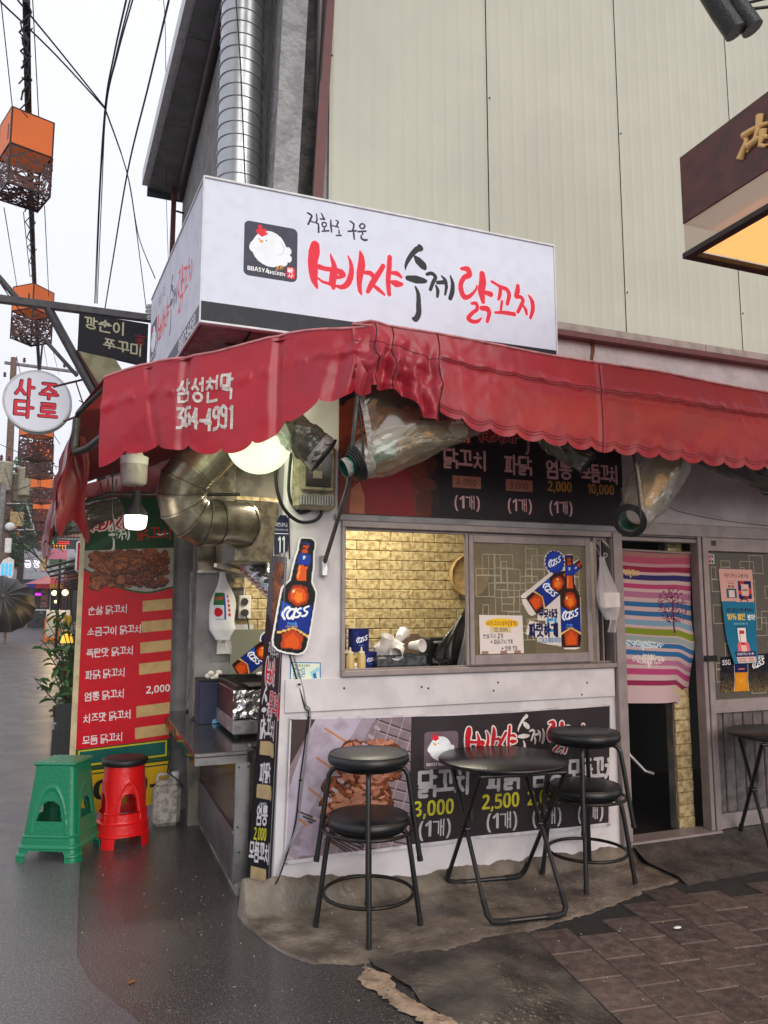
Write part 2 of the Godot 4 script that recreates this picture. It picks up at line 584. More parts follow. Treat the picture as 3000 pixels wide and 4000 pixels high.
const LOGO_TAG := "519,79,8 535,84,12 543,93,11 535,115,11 525,140,10;540,121,8 556,124,8;568,77,7 572,106,8 566,124,10 579,130,9 581,172,11;595,67,6 607,91,11;589,99,8 612,96,10;601,117,8 618,114,8 622,128,8 610,139,8 600,132,8 601,117,8;610,139,8 612,157,8;600,164,8 635,155,10;646,93,7 647,126,10 651,159,8;649,123,6 677,124,9;674,90,7 687,97,9 679,115,8 688,128,8;690,141,7 692,160,8;677,173,8 702,168,9;751,80,8 770,90,11 772,106,9 766,127,9;742,138,10 785,127,10;771,132,9 773,157,10 775,178,6;804,98,9 811,86,9 822,81,9 832,86,9 833,96,9 824,107,9 812,107,9 804,98,9;796,130,10 839,119,10;820,127,9 822,140,8;815,147,8 815,163,11 831,170,13 846,166,11"
const LOGO_INK := "1148,147,22 1155,159,33 1134,168,33 1106,199,27 1082,237,24 1068,271,16 1066,295,5;1120,210,11 1142,232,43 1166,252,46 1178,266,27;1079,340,29 1127,340,46 1171,340,32 1189,339,11;1124,382,11 1140,421,24 1142,478,29 1141,530,32 1123,563,32 1105,558,8;1193,300,19 1221,290,22 1243,308,22 1229,339,22 1212,384,19;1245,355,11 1256,382,22 1253,417,16;1256,337,22 1293,329,25;1279,295,8 1301,317,22 1308,353,20 1300,399,12;1333,285,8 1346,326,22 1344,374,28 1331,415,25"
const HEN_BODY := "267,238 252,259 242,277 230,293 224,314 228,329 243,340 252,359 270,379 296,394 323,402 349,401 375,391 386,383 395,387 408,387 419,376 420,363 433,363 442,349 441,333 431,323 440,310 438,292 425,282 412,284 402,262 386,239 363,223 339,215 315,215 293,222"
const HEN_COMB := "266,239 256,227 258,217 268,217 267,197 276,188 286,192 290,209 306,206 314,214 304,224 316,225 315,234 288,252"
const HEN_WING := "384,261,3 400,290,3 398,315,3 381,331,3 365,330,2"
const HEN_FEET := "375,390,5 368,401,4 362,414,4;372,398,5 373,410,4;386,386,5 383,408,4;386,386,5 395,402,4;388,388,5 401,393,4"
const BOTTLE_CUT := "143,37 160,32 203,34 226,43 235,65 232,100 228,107 226,187 217,270 243,327 237,375 224,454 209,548 193,616 174,644 139,652 68,640 30,626 7,601 2,570 9,527 26,422 41,338 48,304 62,285 91,259 100,209 115,148 131,100 132,84 137,58"
const CASS := "27,17,10 19,11,10 6,24,10 2,40,10 12,54,9;44,18,9 32,17,8 20,30,9 20,44,9 30,52,8 41,39,8;49,13,8 45,29,9 42,52,9;67,11,7 54,19,8 59,28,7 69,30,7 62,43,8 48,46,7;96,2,7 81,10,8 84,20,7 94,24,7 88,37,8 75,40,7"
const DUO_CUT := "82,34 105,18 142,11 179,18 204,38 216,36 246,32 272,36 277,58 274,80 309,64 335,79 342,101 329,121 295,140 281,153 284,232 301,264 317,295 317,437 313,546 300,601 270,607 196,605 167,585 87,576 5,559 4,535 -74,513 -48,430 66,459 63,435 9,431 12,389 -30,407 -55,394 -92,327 -101,285 -47,251 97,153 79,125 66,94 67,60"

var M := {}

func _ready() -> void:
	var cam := Camera3D.new()
	cam.name = "camera"
	add_child(cam)
	cam.position = Vector3(0, 1.5, 0)
	cam.rotation_degrees = Vector3(7.05, -21.2, 0)
	cam.fov = 67.66
	cam.near = 0.05
	cam.far = 400.0
	cam.current = true
	var sky := ProceduralSkyMaterial.new()
	sky.sky_top_color = Color(.94, .95, .985)
	sky.sky_horizon_color = Color(.865, .87, .915)
	sky.sky_curve = 0.8
	sky.ground_horizon_color = Color(.5, .5, .5)
	sky.ground_bottom_color = Color(.28, .27, .27)
	sky.sky_cover = noise(.006, 5, [.25, Color(.0, .0, .0, 0.0), .8, Color(.05, .05, .055, 0.0)], FastNoiseLite.TYPE_SIMPLEX_SMOOTH, 21, 1024)
	sky.sky_cover_modulate = Color(1, 1, 1, .6)
	sky.sun_angle_max = 0.0
	var env := Environment.new()
	env.background_mode = Environment.BG_SKY
	env.sky = Sky.new()
	env.sky.sky_material = sky
	env.background_energy_multiplier = .84
	env.tonemap_mode = Environment.TONE_MAPPER_LINEAR
	env.tonemap_exposure = 1.5
	env.sdfgi_enabled = true
	env.ssao_enabled = true
	env.ssil_enabled = true
	env.fog_enabled = true
	env.fog_density = 0.0013
	env.fog_light_color = Color(.93, .93, .95)
	var we := WorldEnvironment.new()
	we.name = "environment"
	we.environment = env
	add_child(we)
	var sun := DirectionalLight3D.new()
	sun.name = "overcast_daylight"
	sun.light_energy = 0.5
	sun.light_angular_distance = 50.0
	sun.light_color = Color(1, .985, .97)
	sun.rotation_degrees = Vector3(-25, 8, 0)
	sun.shadow_enabled = true
	add_child(sun)
	sans = SystemFont.new()
	sans.font_names = PackedStringArray(["Droid Sans"])
	sans.font_weight = 700
	seed(11)
	materials()
	ground()
	pavers()
	stall()
	upper_buildings()
	shop_sign()
	awning()
	counter_side()
	window_things()
	door_things()
	wall_things()
	boards()
	furniture()
	rolls()
	lamps()
	alley_overhead()
	alley_far()

func materials() -> void:
	M.steel = worn(Color(.7, .69, .69), Color(.63, .62, .62), .9, .32, 0.0, .8)
	M.steel.roughness_texture = noise(.02, 5, [.3, .28, .7, .6], FastNoiseLite.TYPE_SIMPLEX_SMOOTH, 5)
	M.steel.roughness = 1.0
	M.galv = worn(Color(.66, .67, .68), Color(.6, .61, .62), .8, .3, 0.0, .85, 4, 9)
	M.greasy = worn(Color(.55, .52, .46), Color(.40, .36, .3), 1.6, .27, .03, .8, 5, 3)
	M.alu = worn(Color(.58, .53, .525), Color(.53, .485, .48), 1.0, .45, 0.0, .15)
	M.wall = worn(Color(.82, .80, .81), Color(.77, .75, .76), .45, .7, .08)
	M.wall_grey = worn(Color(.56, .555, .565), Color(.5, .495, .5), .6, .6, .08, 0.0, 5, 4)
	M.plaster = worn(Color(.72, .68, .68), Color(.66, .62, .62), .5, .85, .5, 0.0, 5, 6)
	M.dark = mat(Color(.05, .05, .055), .6)
	M.black = worn(Color(.065, .065, .07), Color(.035, .035, .037), 3.0, .35)
	M.black_matt = worn(Color(.09, .09, .095), Color(.05, .05, .05), 3.0, .6)
	M.leather = worn(Color(.06, .062, .07), Color(.035, .035, .04), 4.0, .38, .04)
	M.rubber = mat(Color(.05, .05, .05), .75)
	M.red_cloth = cloth(Color(.64, .065, .15), Color(.60, .10, .18))
	M.shaded_cloth = cloth(Color(.42, .045, .085), Color(.36, .045, .08))  # darker copy of the red cloth; shade is put into its colour
	M.shaded_cloth.backlight = Color(.12, .01, .02)
	M.worktop = worn(Color(.46, .455, .455), Color(.4, .395, .395), .9, .14, 0.0, .9)
	M.dull_steel = worn(Color(.46, .455, .46), Color(.39, .385, .39), .9, .4, 0.0, .6)
	M.red_trim = worn(Color(.36, .09, .09), Color(.27, .07, .07), 1.4, .5)
	M.white = worn(Color(.86, .86, .87), Color(.78, .78, .79), 1.3, .45)
	M.clad = worn(Color(.71, .705, .645), Color(.69, .685, .62), .3, .5)
	M.concrete = worn(Color(.56, .54, .51), Color(.33, .31, .29), .8, .9, .5, 0.0, 6, 12)
	M.clear = mat(Color(.8, .81, .74, .28), .12)
	M.clear.transparency = BaseMaterial3D.TRANSPARENCY_ALPHA
	M.vinyl = mat(Color(.66, .64, .52, .13), .14)
	M.vinyl.transparency = BaseMaterial3D.TRANSPARENCY_ALPHA
	M.vinyl.metallic_specular = .8
	M.old_vinyl = mat(Color(.30, .29, .25, .72), .22)
	M.old_vinyl.transparency = BaseMaterial3D.TRANSPARENCY_ALPHA
	M.bagplastic = mat(Color(.9, .88, .9, .34), .35)
	M.bagplastic.transparency = BaseMaterial3D.TRANSPARENCY_ALPHA
	M.bagplastic.backlight_enabled = true
	M.bagplastic.backlight = Color(.4, .4, .4)
	M.green = mat(Color(.02, .36, .28), .35)
	M.band = worn(Color(.62, .6, .58), Color(.42, .4, .38), 6.0, .7)
	M.paper = worn(Color(.9, .88, .86), Color(.82, .79, .77), 2.0, .8)
	M.cardboard = mat(Color(.5, .4, .3), .85)
	M.tape = worn(Color(.82, .72, .52), Color(.7, .58, .38), 5.0, .6)
	M.wire = mat(Color(.06, .055, .06), .6)

func cloth(a: Color, b: Color) -> StandardMaterial3D:
	var m := worn(a, b, .9, .36, .02, 0.0, 5, 8)
	m.backlight_enabled = true
	m.backlight = Color(.34, .03, .06)
	m.rim_enabled = true
	m.rim = .2
	return m

func rise(z: float) -> float:
	return .55 * smoothstep(0.0, 1.0, clampf((-z - 9.0) / 13.0, 0.0, 1.0))

func ground() -> void:
	var a := mat(Color.WHITE, 1.0)
	a.albedo_texture = noise(.15, 3, [.2, Color(.085, .083, .085), .5, Color(.19, .187, .188), .72, Color(.30, .295, .29), .82, Color(.52, .5, .47)], FastNoiseLite.TYPE_SIMPLEX_SMOOTH, 31, 2048)
	a.roughness_texture = noise(.0022, 4, [.3, .16, .5, .27, .74, .42], FastNoiseLite.TYPE_SIMPLEX_SMOOTH, 34, 1024)
	a.heightmap_enabled = true
	a.heightmap_texture = noise(.16, 3, [.25, .0, .75, 1.0], FastNoiseLite.TYPE_SIMPLEX_SMOOTH, 37, 2048)
	a.heightmap_scale = .3
	a.clearcoat_enabled = true
	a.clearcoat = .6
	a.clearcoat_roughness = .22
	a.uv1_triplanar = true
	a.uv1_world_triplanar = true
	a.uv1_scale = Vector3.ONE / 3.4
	a.metallic_specular = .82
	M.asphalt = a
	var g := MB.new()
	var f := func(u: float, v: float) -> Vector3:
		var z := lerpf(12.0, -60.0, v)
		var x := lerpf(-40.0, 40.0, u)
		return Vector3(x, rise(z) + .012 * sin(x * 1.1 + z * .7) * clampf((-z - 6.0) / 4.0, 0, 1), z)
	g.grid(60, 110, f, true)
	struct(obj("ground", g, a))
	# the alley's own older, paler surface up to the seam in front of the stall
	var al := a.duplicate()
	al.albedo_texture = noise(.14, 4, [.2, Color(.16, .155, .165), .5, Color(.285, .27, .285), .72, Color(.40, .38, .395), .86, Color(.58, .56, .57)], FastNoiseLite.TYPE_SIMPLEX_SMOOTH, 33, 1024)
	al.roughness_texture = noise(.004, 4, [.3, .34, .5, .46, .74, .6], FastNoiseLite.TYPE_SIMPLEX_SMOOTH, 36, 1024)
	al.uv1_scale = Vector3.ONE / 2.1
	al.heightmap_scale = .45
	al.clearcoat_roughness = .32
	var nq := FastNoiseLite.new()
	nq.frequency = 4.0
	var rd := MB.new()
	rd.grid(50, 150, func(u: float, v: float) -> Vector3:
		var z := lerpf(2.0, -60.0, pow(v, 1.8))
		var b := .035 + .42 * maxf(0.0, z + 3.6)
		if z < -6.3: b = 3.0
		b += .012 * nq.get_noise_1d(z * 6.0)
		var x := lerpf(-40.0, b, 1.0 - pow(1.0 - u, 3.0))
		return Vector3(x, rise(z) + .006 + .012 * sin(x * 1.1 + z * .7) * clampf((-z - 6.0) / 4.0, 0, 1), z), true)
	struct(obj("alley_road", rd, al))
	var far := MB.new()
	far.quad(Vector3(-150, .5, -200), Vector3(150, .5, -200), Vector3(150, .5, -59.9), Vector3(-150, .5, -59.9), Vector3.UP)
	struct(obj("far_ground", far, a))
	# the concrete apron poured against the shop front, its lip broken and rising to the wall
	var con := mat(Color.WHITE, 1.0)
	con.albedo_texture = noise(.008, 6, [.2, Color(.29, .255, .225), .45, Color(.385, .345, .31), .62, Color(.435, .395, .355), .82, Color(.50, .455, .41)], FastNoiseLite.TYPE_SIMPLEX_SMOOTH, 41, 1024)
	con.roughness_texture = noise(.01, 4, [.3, .32, .7, .8], FastNoiseLite.TYPE_SIMPLEX_SMOOTH, 42, 512)
	con.heightmap_enabled = true
	con.heightmap_texture = noise(.06, 5, [], FastNoiseLite.TYPE_SIMPLEX_SMOOTH, 43, 1024)
	con.heightmap_scale = .6
	con.uv1_triplanar = true
	con.uv1_world_triplanar = true
	con.uv1_scale = Vector3.ONE / 2.2
	M.apron = con
	var edge := [[.76, -3.86], [.80, -3.66], [.87, -3.45], [.93, -3.33], [1.06, -3.26], [1.2, -3.215], [1.34, -3.2], [1.6, -3.2], [1.95, -3.235], [2.45, -3.33], [2.85, -3.46], [3.12, -3.52]]
	var fz := func(x: float) -> float:
		for i in edge.size() - 1:
			if x <= edge[i + 1][0]:
				return lerpf(edge[i][1], edge[i + 1][1], clampf((x - edge[i][0]) / (edge[i + 1][0] - edge[i][0]), 0, 1))
		return -3.52
	var nz := FastNoiseLite.new()
	nz.frequency = 3.0
	nz.seed = 5
	var ap := MB.new()
	var fa := func(u: float, v: float) -> Vector3:
		var x := lerpf(.76, 3.12, u)
		var z0: float = fz.call(x) + .025 * nz.get_noise_2d(x * 2.5, 3.0) + .012 * nz.get_noise_2d(x * 9.0, 8.0)
		var z := lerpf(z0, -3.95, v)
		var wall_h := lerpf(.15, .07, clampf((x - .95) / .7, 0, 1)) + .025 * nz.get_noise_2d(x * 2.0, 1.0)
		var y := .009 * smoothstep(0.0, .05, v) + wall_h * smoothstep(.09, 0.0, z + 3.95 - .01) + .004 * nz.get_noise_2d(x, z)
		if u == 0.0 or v == 0.0: y = -.01
		return Vector3(x, y, z)
	ap.grid(140, 40, fa, true)
	struct(obj("concrete_apron", ap, con))
	# darker patch between the broken strip and the paving
	var wet := con.duplicate()
	wet.albedo_texture = noise(.010, 6, [.22, Color(.17, .15, .14), .5, Color(.245, .22, .2), .78, Color(.31, .28, .255)], FastNoiseLite.TYPE_SIMPLEX_SMOOTH, 51, 1024)
	M.wet_concrete = wet
	var pa := MB.new()
	var fp := func(u: float, v: float) -> Vector3:
		var z := lerpf(-3.26, 1.0, v)
		var x0 := 1.2 + .07 * nz.get_noise_2d(z * 1.5, 20.0) + .26 * clampf((z + 3.2) / 1.0, 0, 1) * .8
		var x1 := 2.02 - .13 * (z + 3.2) - .06
		return Vector3(lerpf(x0, x1, u), .009 + .003 * nz.get_noise_2d(u * 2.0, z), z)
	pa.grid(20, 60, fp, true)
	struct(obj("concrete_patch", pa, wet))
	var sm := worn(Color(.62, .53, .45), Color(.42, .35, .3), 1.6, .75, .6, 0.0, 5, 14)
	var sp := MB.new()
	var fs := func(u: float, v: float) -> Vector3:
		var z := lerpf(-3.2, -1.4, v)
		var cx := 1.165 + .03 * sin(z * 7.0) + .2 * clampf((z + 3.1) / .8, -.1, 1.6)
		var w := (.05 + .03 * nz.get_noise_2d(z * 2.2, 2.0)) * smoothstep(0, .06, v)
		var j := .022 * nz.get_noise_2d(z * 9.0, 30.0 + 9.0 * u)
		return Vector3(cx + (u * 2.0 - 1.0) * w + j, .02 - .014 * absf(u * 2.0 - 1.0) + .004 * nz.get_noise_2d(z * 8.0, u * 3.0), z)
	sp.grid(8, 120, fs, true)
	struct(obj("broken_concrete_strip", sp, sm))
	var da := MB.new()
	var fd := func(u: float, v: float) -> Vector3:
		var x := lerpf(3.1, 7.0, u)
		var z := lerpf(-3.46 + .03 * nz.get_noise_2d(x * 2.0, 60.0), -3.95, v)
		return Vector3(x, .0 + .03 * smoothstep(0, .15, v) + .07 * smoothstep(.2, .0, z + 3.95), z)
	da.grid(60, 14, fd, true)
	struct(obj("doorstep_concrete", da, wet))
	# loose litter: pale grit on the wet asphalt and concrete
	var gr := MB.new()
	for i in 700:
		var x := randf_range(-1.4, 2.9)
		var z := randf_range(-5.4, -1.7)
		if x > .75 and z < -3.9: continue
		var r := randf_range(.0012, .0042)
		gr.ball(Vector3(x, r * .5 + (.016 if x > 1.0 else .0), z), Vector3(r, r * .7, r * randf_range(.7, 1.6)), 5, 3)
	var go := obj("grit", gr, worn(Color(.66, .62, .57), Color(.4, .37, .34), 3.0, .9))
	go.set_meta("kind", "stuff")
	tag(go, "pale grit and crumbs scattered over the wet ground", "grit")
	var lf := MB.new()
	lf.ball(Vector3(2.62, .026, -3.0), Vector3(.022, .005, .011), 10, 5)
	tag(obj("plastic_scrap", lf, mat(Color(.82, .84, .85), .25)), "small scrap of clear plastic on the brown paving", "litter")
	var lf2 := MB.new()
	lf2.box(Vector3(.24, .006, -3.42), Vector3(.03, .005, .018), .002, Basis(Vector3.UP, .6))
	tag(obj("dead_leaf", lf2, mat(Color(.5, .28, .17), .6)), "small brown leaf lying on the wet asphalt", "litter")

func pavers() -> void:
	var base := MB.new()
	base.quad(Vector3(1.9, .003, -3.6), Vector3(7, .003, -3.6), Vector3(7, .003, 2), Vector3(1.5, .003, 2), Vector3.UP)
	var pv := struct(obj("pavement", base, worn(Color(.13, .115, .105), Color(.11, .1, .09), 2.0, .9, .2)))
	var ms := []
	for i in 4:
		var m := mat(Color.WHITE, 1.0)
		var k := 1.16 + .07 * i
		m.albedo_texture = noise(.02, 6, [.2, Color(.21, .175, .165) * k, .5, Color(.245, .207, .195) * k, .8, Color(.285, .245, .23) * k], FastNoiseLite.TYPE_SIMPLEX_SMOOTH, 61 + i % 2)
		m.roughness_texture = noise(.02, 5, [.3, .3, .7, .62], FastNoiseLite.TYPE_SIMPLEX_SMOOTH, 64)
		m.heightmap_enabled = true
		m.heightmap_texture = noise(.12, 4, [], FastNoiseLite.TYPE_SIMPLEX_SMOOTH, 65)
		m.heightmap_scale = .25
		m.uv1_triplanar = true
		m.uv1_world_triplanar = true
		m.uv1_scale = Vector3.ONE * 1.3
		ms.append(m)
	var b := MB.new()
	b.box(Vector3.ZERO, Vector3(.1975, .04, .234), .0045)
	var am := mesh_of(b)
	for i in 20:
		for j in 13:
			var z := -3.34 + .238 * j + (.119 if i % 2 else .0)
			var x := 2.06 + .202 * i - .12 * (z + 3.2)
			if z - .1 < -3.2 - .27 * (x - 1.95) and z - .1 < -3.2 and x < 3.2: continue
			if z < -3.33 and x >= 3.05: continue
			var bs := Basis(Vector3.UP, -.12) * Basis(Vector3.RIGHT, randf_range(-.004, .004)) * Basis(Vector3.BACK, randf_range(-.004, .004))
			share("paver", am, ms[randi() % 4], pv, Transform3D(bs, Vector3(x, -.006 + randf_range(-.001, .001), z) - pv.position))

func bx(m: MB, x0: float, x1: float, y0: float, y1: float, z0: float, z1: float, bev := 0.003) -> MB:
	m.box(Vector3(x0 + x1, y0 + y1, z0 + z1) * .5, Vector3(absf(x1 - x0), absf(y1 - y0), absf(z1 - z0)), bev)
	return m

func BX(x0: float, x1: float, y0: float, y1: float, z0: float, z1: float, bev := 0.003) -> MB:
	return bx(MB.new(), x0, x1, y0, y1, z0, z1, bev)

func stall() -> void:
	var s := thing("food_stall", "small grilled chicken stall with grey white walls under the red awning", "food stall", Vector3(2.0, 0, -4.0))
	var w := MB.new()
	w.prism(PackedVector2Array([Vector2(.935, 0), Vector2(1.28, 0), Vector2(1.28, 3), Vector2(1.004, 3)]), -4.06, -3.95)
	obj("corner_wall", w, M.wall, s)
	w = BX(1.28, 3.07, 0, 1.13, -4.06, -3.95, .0)
	obj("lower_wall", w, M.wall, s)
	w = BX(.98, 3.045, .955, 1.125, -3.949, -3.937, .003)
	var lb := obj("wall_board", w, M.wall, s)
	var sc := MB.new()
	for x in [1.3, 1.75, 1.79, 2.2, 2.23, 2.8, 2.84]:
		sc.ball(Vector3(x, 1.02 + .05 * sin(x * 40.0), -3.936), Vector3(.006, .006, .003), 8, 5)
	obj("screw", sc, mat(Color(.25, .2, .18), .6, .5), lb)
	w = BX(1.28, 6.5, 2.035, 2.85, -4.06, -3.95, .0)
	bx(w, 1.28, 3.07, 1.975, 2.035, -4.06, -3.95, .0)
	obj("upper_wall", w, M.plaster, s)
	var ck := MB.new()
	ck.tube(S([Vector3(3.42, 2.2, -3.945), Vector3(3.6, 2.13, -3.94), Vector3(3.95, 2.085, -3.94), Vector3(4.4, 2.06, -3.94)]), .008, 6)
	obj("wall_pipe", ck, M.plaster, s)
	w = BX(1.24, 3.1, 1.965, 2.0, -3.949, -3.925, .004)
	obj("lintel_trim", w, M.wall_grey, s)
	w = BX(1.0, 1.06, 0, 3.0, -4.24, -4.062, .004)
	obj("corner_post", w, M.wall_grey, s)
	# window
	var f := MB.new()
	bx(f, 1.28, 3.075, 1.93, 1.965, -4.02, -3.925)
	bx(f, 1.28, 3.075, 1.13, 1.158, -4.02, -3.915)
	bx(f, 1.28, 1.302, 1.158, 1.93, -4.02, -3.925)
	bx(f, 3.045, 3.075, 1.158, 1.93, -4.02, -3.925)
	bx(f, 1.302, 3.045, 1.915, 1.93, -3.972, -3.964)
	bx(f, 1.302, 3.045, 1.158, 1.168, -3.972, -3.964)
	bx(f, 2.93, 2.95, 1.158, 1.93, -4.0, -3.95)
	bx(f, 2.985, 2.995, 1.158, 1.93, -4.0, -3.96)
	var wf := obj("window_frame", f, M.alu, s)
	f = MB.new()
	bx(f, 2.035, 2.052, 1.168, 1.915, -3.962, -3.94)
	bx(f, 2.056, 2.085, 1.168, 1.915, -3.962, -3.936)
	bx(f, 2.86, 2.895, 1.168, 1.915, -3.962, -3.936)
	bx(f, 2.085, 2.86, 1.87, 1.915, -3.962, -3.938)
	bx(f, 2.085, 2.86, 1.168, 1.225, -3.962, -3.938)
	obj("sliding_sash", f, M.alu, wf)
	var gm := mat(Color(.44, .39, .28, .6), .4)
	gm.transparency = BaseMaterial3D.TRANSPARENCY_ALPHA
	obj("window_glass", BX(2.085, 2.86, 1.225, 1.87, -3.953, -3.949, 0), gm, wf)
	# pressed square pattern on the glass
	var pt := MB.new()
	var pm := mat(Color(.74, .71, .6, .6), .5)
	pm.transparency = BaseMaterial3D.TRANSPARENCY_ALPHA
	M.glass_pattern = pm
	glass_squares(pt, 2.1, 2.84, 1.25, 1.86, -3.9475, 7)
	obj("glass_pattern", pt, pm, wf)
	obj("dark_sash", BX(2.9, 3.045, 1.168, 1.915, -4.045, -4.02, 0), M.dark, wf)
	# door opening
	f = MB.new()
	bx(f, 3.075, 6.5, 1.955, 2.035, -4.02, -3.925, .004)
	bx(f, 3.09, 3.125, .1, 1.955, -4.03, -3.92, .003)
	bx(f, 3.05, 3.088, .08, 1.958, -3.99, -3.91, .003)
	bx(f, 3.125, 3.74, 1.915, 1.955, -4.0, -3.94)
	bx(f, 3.09, 3.8, .07, .1, -4.04, -3.9, .003)
	var df := obj("door_frame", f, M.alu, s)
	obj("track", BX(3.125, 3.74, 1.94, 1.948, -3.939, -3.93, 0), M.dark, df)
	f = MB.new()
	bx(f, 3.735, 3.765, .1, 1.955, -4.0, -3.925, .003)
	bx(f, 3.77, 3.815, .1, 1.955, -3.99, -3.918, .003)
	bx(f, 3.815, 5.4, 1.865, 1.955, -3.985, -3.93, .003)
	bx(f, 3.815, 5.4, .815, .90, -3.985, -3.93, .003)
	bx(f, 3.815, 5.4, .1, .19, -3.985, -3.93, .003)
	bx(f, 5.35, 5.42, .1, 1.955, -3.985, -3.92, .003)
	var sd := obj("side_door", f, M.alu, s)
	var g2 := gm.duplicate()
	g2.albedo_color = Color(.36, .335, .3, .72)
	obj("door_glass", BX(3.815, 5.35, .9, 1.865, -3.962, -3.957, 0), g2, sd)
	var p2 := MB.new()
	glass_squares(p2, 3.83, 5.3, .92, 1.85, -3.9555, 10)
	obj("glass_pattern", p2, pm, sd)
	for i in 18:
		obj("door_slat", BX(3.818 + i * .085, 3.897 + i * .085, .19, .815, -3.975, -3.955 + .002 * (i % 2), .006), M.slat if M.has("slat") else slat_mat(), sd)
	var lt := MB.new()
	bx(lt, 3.73, 3.83, 1.15, 1.185, -3.918, -3.9, .004)
	obj("latch", lt, mat(Color(.12, .12, .13), .4, .6), sd)
	# the room behind
	var inner := worn(Color(.5, .48, .44), Color(.38, .36, .33), .8, .8)
	obj("ceiling", BX(.8, 6.5, 2.62, 2.7, -6.4, -4.06, 0), inner, s)
	obj("floor", BX(1.07, 6.5, .0, .06, -6.4, -4.06, 0), mat(Color(.12, .11, .1), .5), s)
	obj("back_wall", BX(.72, 6.5, 0, 2.7, -5.72, -5.6, 0), inner, s)
	obj("partition", BX(3.06, 3.11, .06, 2.7, -5.6, -4.062, 0), inner, s)
	obj("far_wall", BX(6.4, 6.5, 0, 2.9, -6.4, -4.0, 0), inner, s)
	obj("doorway_shade_sheet", BX(3.11, 6.4, .06, 2.7, -5.59, -5.56, 0), mat(Color(.03, .03, .03), .9), s)  # black sheet added so the room behind the doorway reads as shade
	obj("grey_panel", BX(.73, .985, .74, 2.6, -5.598, -5.575, .003), M.wall_grey, s)
	# gold foam bricks, each pressed proud of the wall
	var gb := []
	for i in 4:
		var m := mat(Color.WHITE, .42, .12)
		var k := .95 + .025 * i
		m.albedo_texture = noise(.02, 5, [.28, Color(.62, .53, .37) * k, .5, Color(.74, .665, .49) * k, .75, Color(.80, .735, .57) * k], FastNoiseLite.TYPE_SIMPLEX_SMOOTH, 71)
		m.heightmap_enabled = true
		m.heightmap_texture = noise(.03, 5, [.3, 0.0, .7, 1.0], FastNoiseLite.TYPE_CELLULAR, 72)
		m.heightmap_scale = .25
		m.uv1_triplanar = true
		m.uv1_world_triplanar = true
		m.uv1_scale = Vector3(1.7, 1.7, 1.7)
		gb.append(m)
	M.gold = gb
	var b := MB.new()
	b.box(Vector3.ZERO, Vector3(.1885, .0735, .02), .006)
	var am := mesh_of(b)
	var bw := s.get_node("back_wall")
	for j in 17:
		for i in 11:
			var y := 1.14 + j * .0755 - .0755
			var x := 1.08 + i * .191 + (.095 if j % 2 else .0)
			if x > 3.0: continue
			share("brick", am, gb[randi() % 4], bw, Transform3D(Basis(Vector3.BACK, randf_range(-.006, .006)), Vector3(x, y, -5.592 + randf_range(-.002, .002)) - bases[bw]))
	# gold bricks beside the door
	var gp := obj("brick_pier", BX(3.60, 3.735, .08, 2.0, -4.14, -4.08, 0), inner, s)
	for j in 25:
		for i in 1:
			var xx := 3.667
			var wd := .128 - .004 * (j % 3)
			var mi := share("brick", am, gb[randi() % 4], gp, Transform3D(Basis.from_scale(Vector3(wd / .186, 1, 1)), Vector3(xx, .12 + j * .0755, -4.072) - bases[gp]))
	# ceiling tube that lights the kitchen
	var lm := mat(Color(1, .97, .85), .5)
	lm.emission_enabled = true
	lm.emission = Color(1, .95, .78)
	lm.emission_energy_multiplier = 2.0
	var lf := thing("ceiling_lamp", "tube lamp on the kitchen ceiling behind the serving window", "ceiling lamp", Vector3(1.75, 2.55, -4.9))
	obj("housing", BX(1.2, 2.3, 2.585, 2.615, -4.96, -4.84, .004), M.white, lf)
	obj("lamp_tube", BX(1.22, 2.28, 2.55, 2.585, -4.93, -4.87, .01), lm, lf)
	var al := AreaLight3D.new()
	al.name = "tube_light"
	al.area_size = Vector2(1.06, .06)
	al.light_energy = 2.9
	al.light_color = Color(1, .96, .86)
	al.shadow_enabled = true
	lf.add_child(al)
	al.position = Vector3(0, -.015, 0)
	al.rotation_degrees = Vector3(-90, 0, 0)

func slat_mat() -> Material:
	M.slat = worn(Color(.4, .37, .36), Color(.32, .29, .28), 1.5, .55)
	return M.slat

func glass_squares(m: MB, x0: float, x1: float, y0: float, y1: float, z: float, cnt: int) -> void:
	# outlines of small squares and longer bars, as pressed into pattern glass
	var r := RandomNumberGenerator.new()
	r.seed = 4
	for i in cnt * 9:
		var sx := snappedf(r.randf_range(x0, x1 - .1), .042)
		var sy := snappedf(r.randf_range(y0, y1 - .1), .042)
		var w := .042 * r.randi_range(1, 3)
		var h := .042 * r.randi_range(1, 3)
		if sx < x0 or sy < y0 or sx + w > x1 or sy + h > y1: continue
		var zz := z + .0001 * (i % 9)
		for e in [[sx, sx + w, sy, sy + .005], [sx, sx + w, sy + h - .005, sy + h], [sx, sx + .005, sy + .005, sy + h - .005], [sx + w - .005, sx + w, sy + .005, sy + h - .005]]:
			m.quad(Vector3(e[0], e[3], zz), Vector3(e[1], e[3], zz), Vector3(e[1], e[2], zz), Vector3(e[0], e[2], zz), Vector3.BACK)

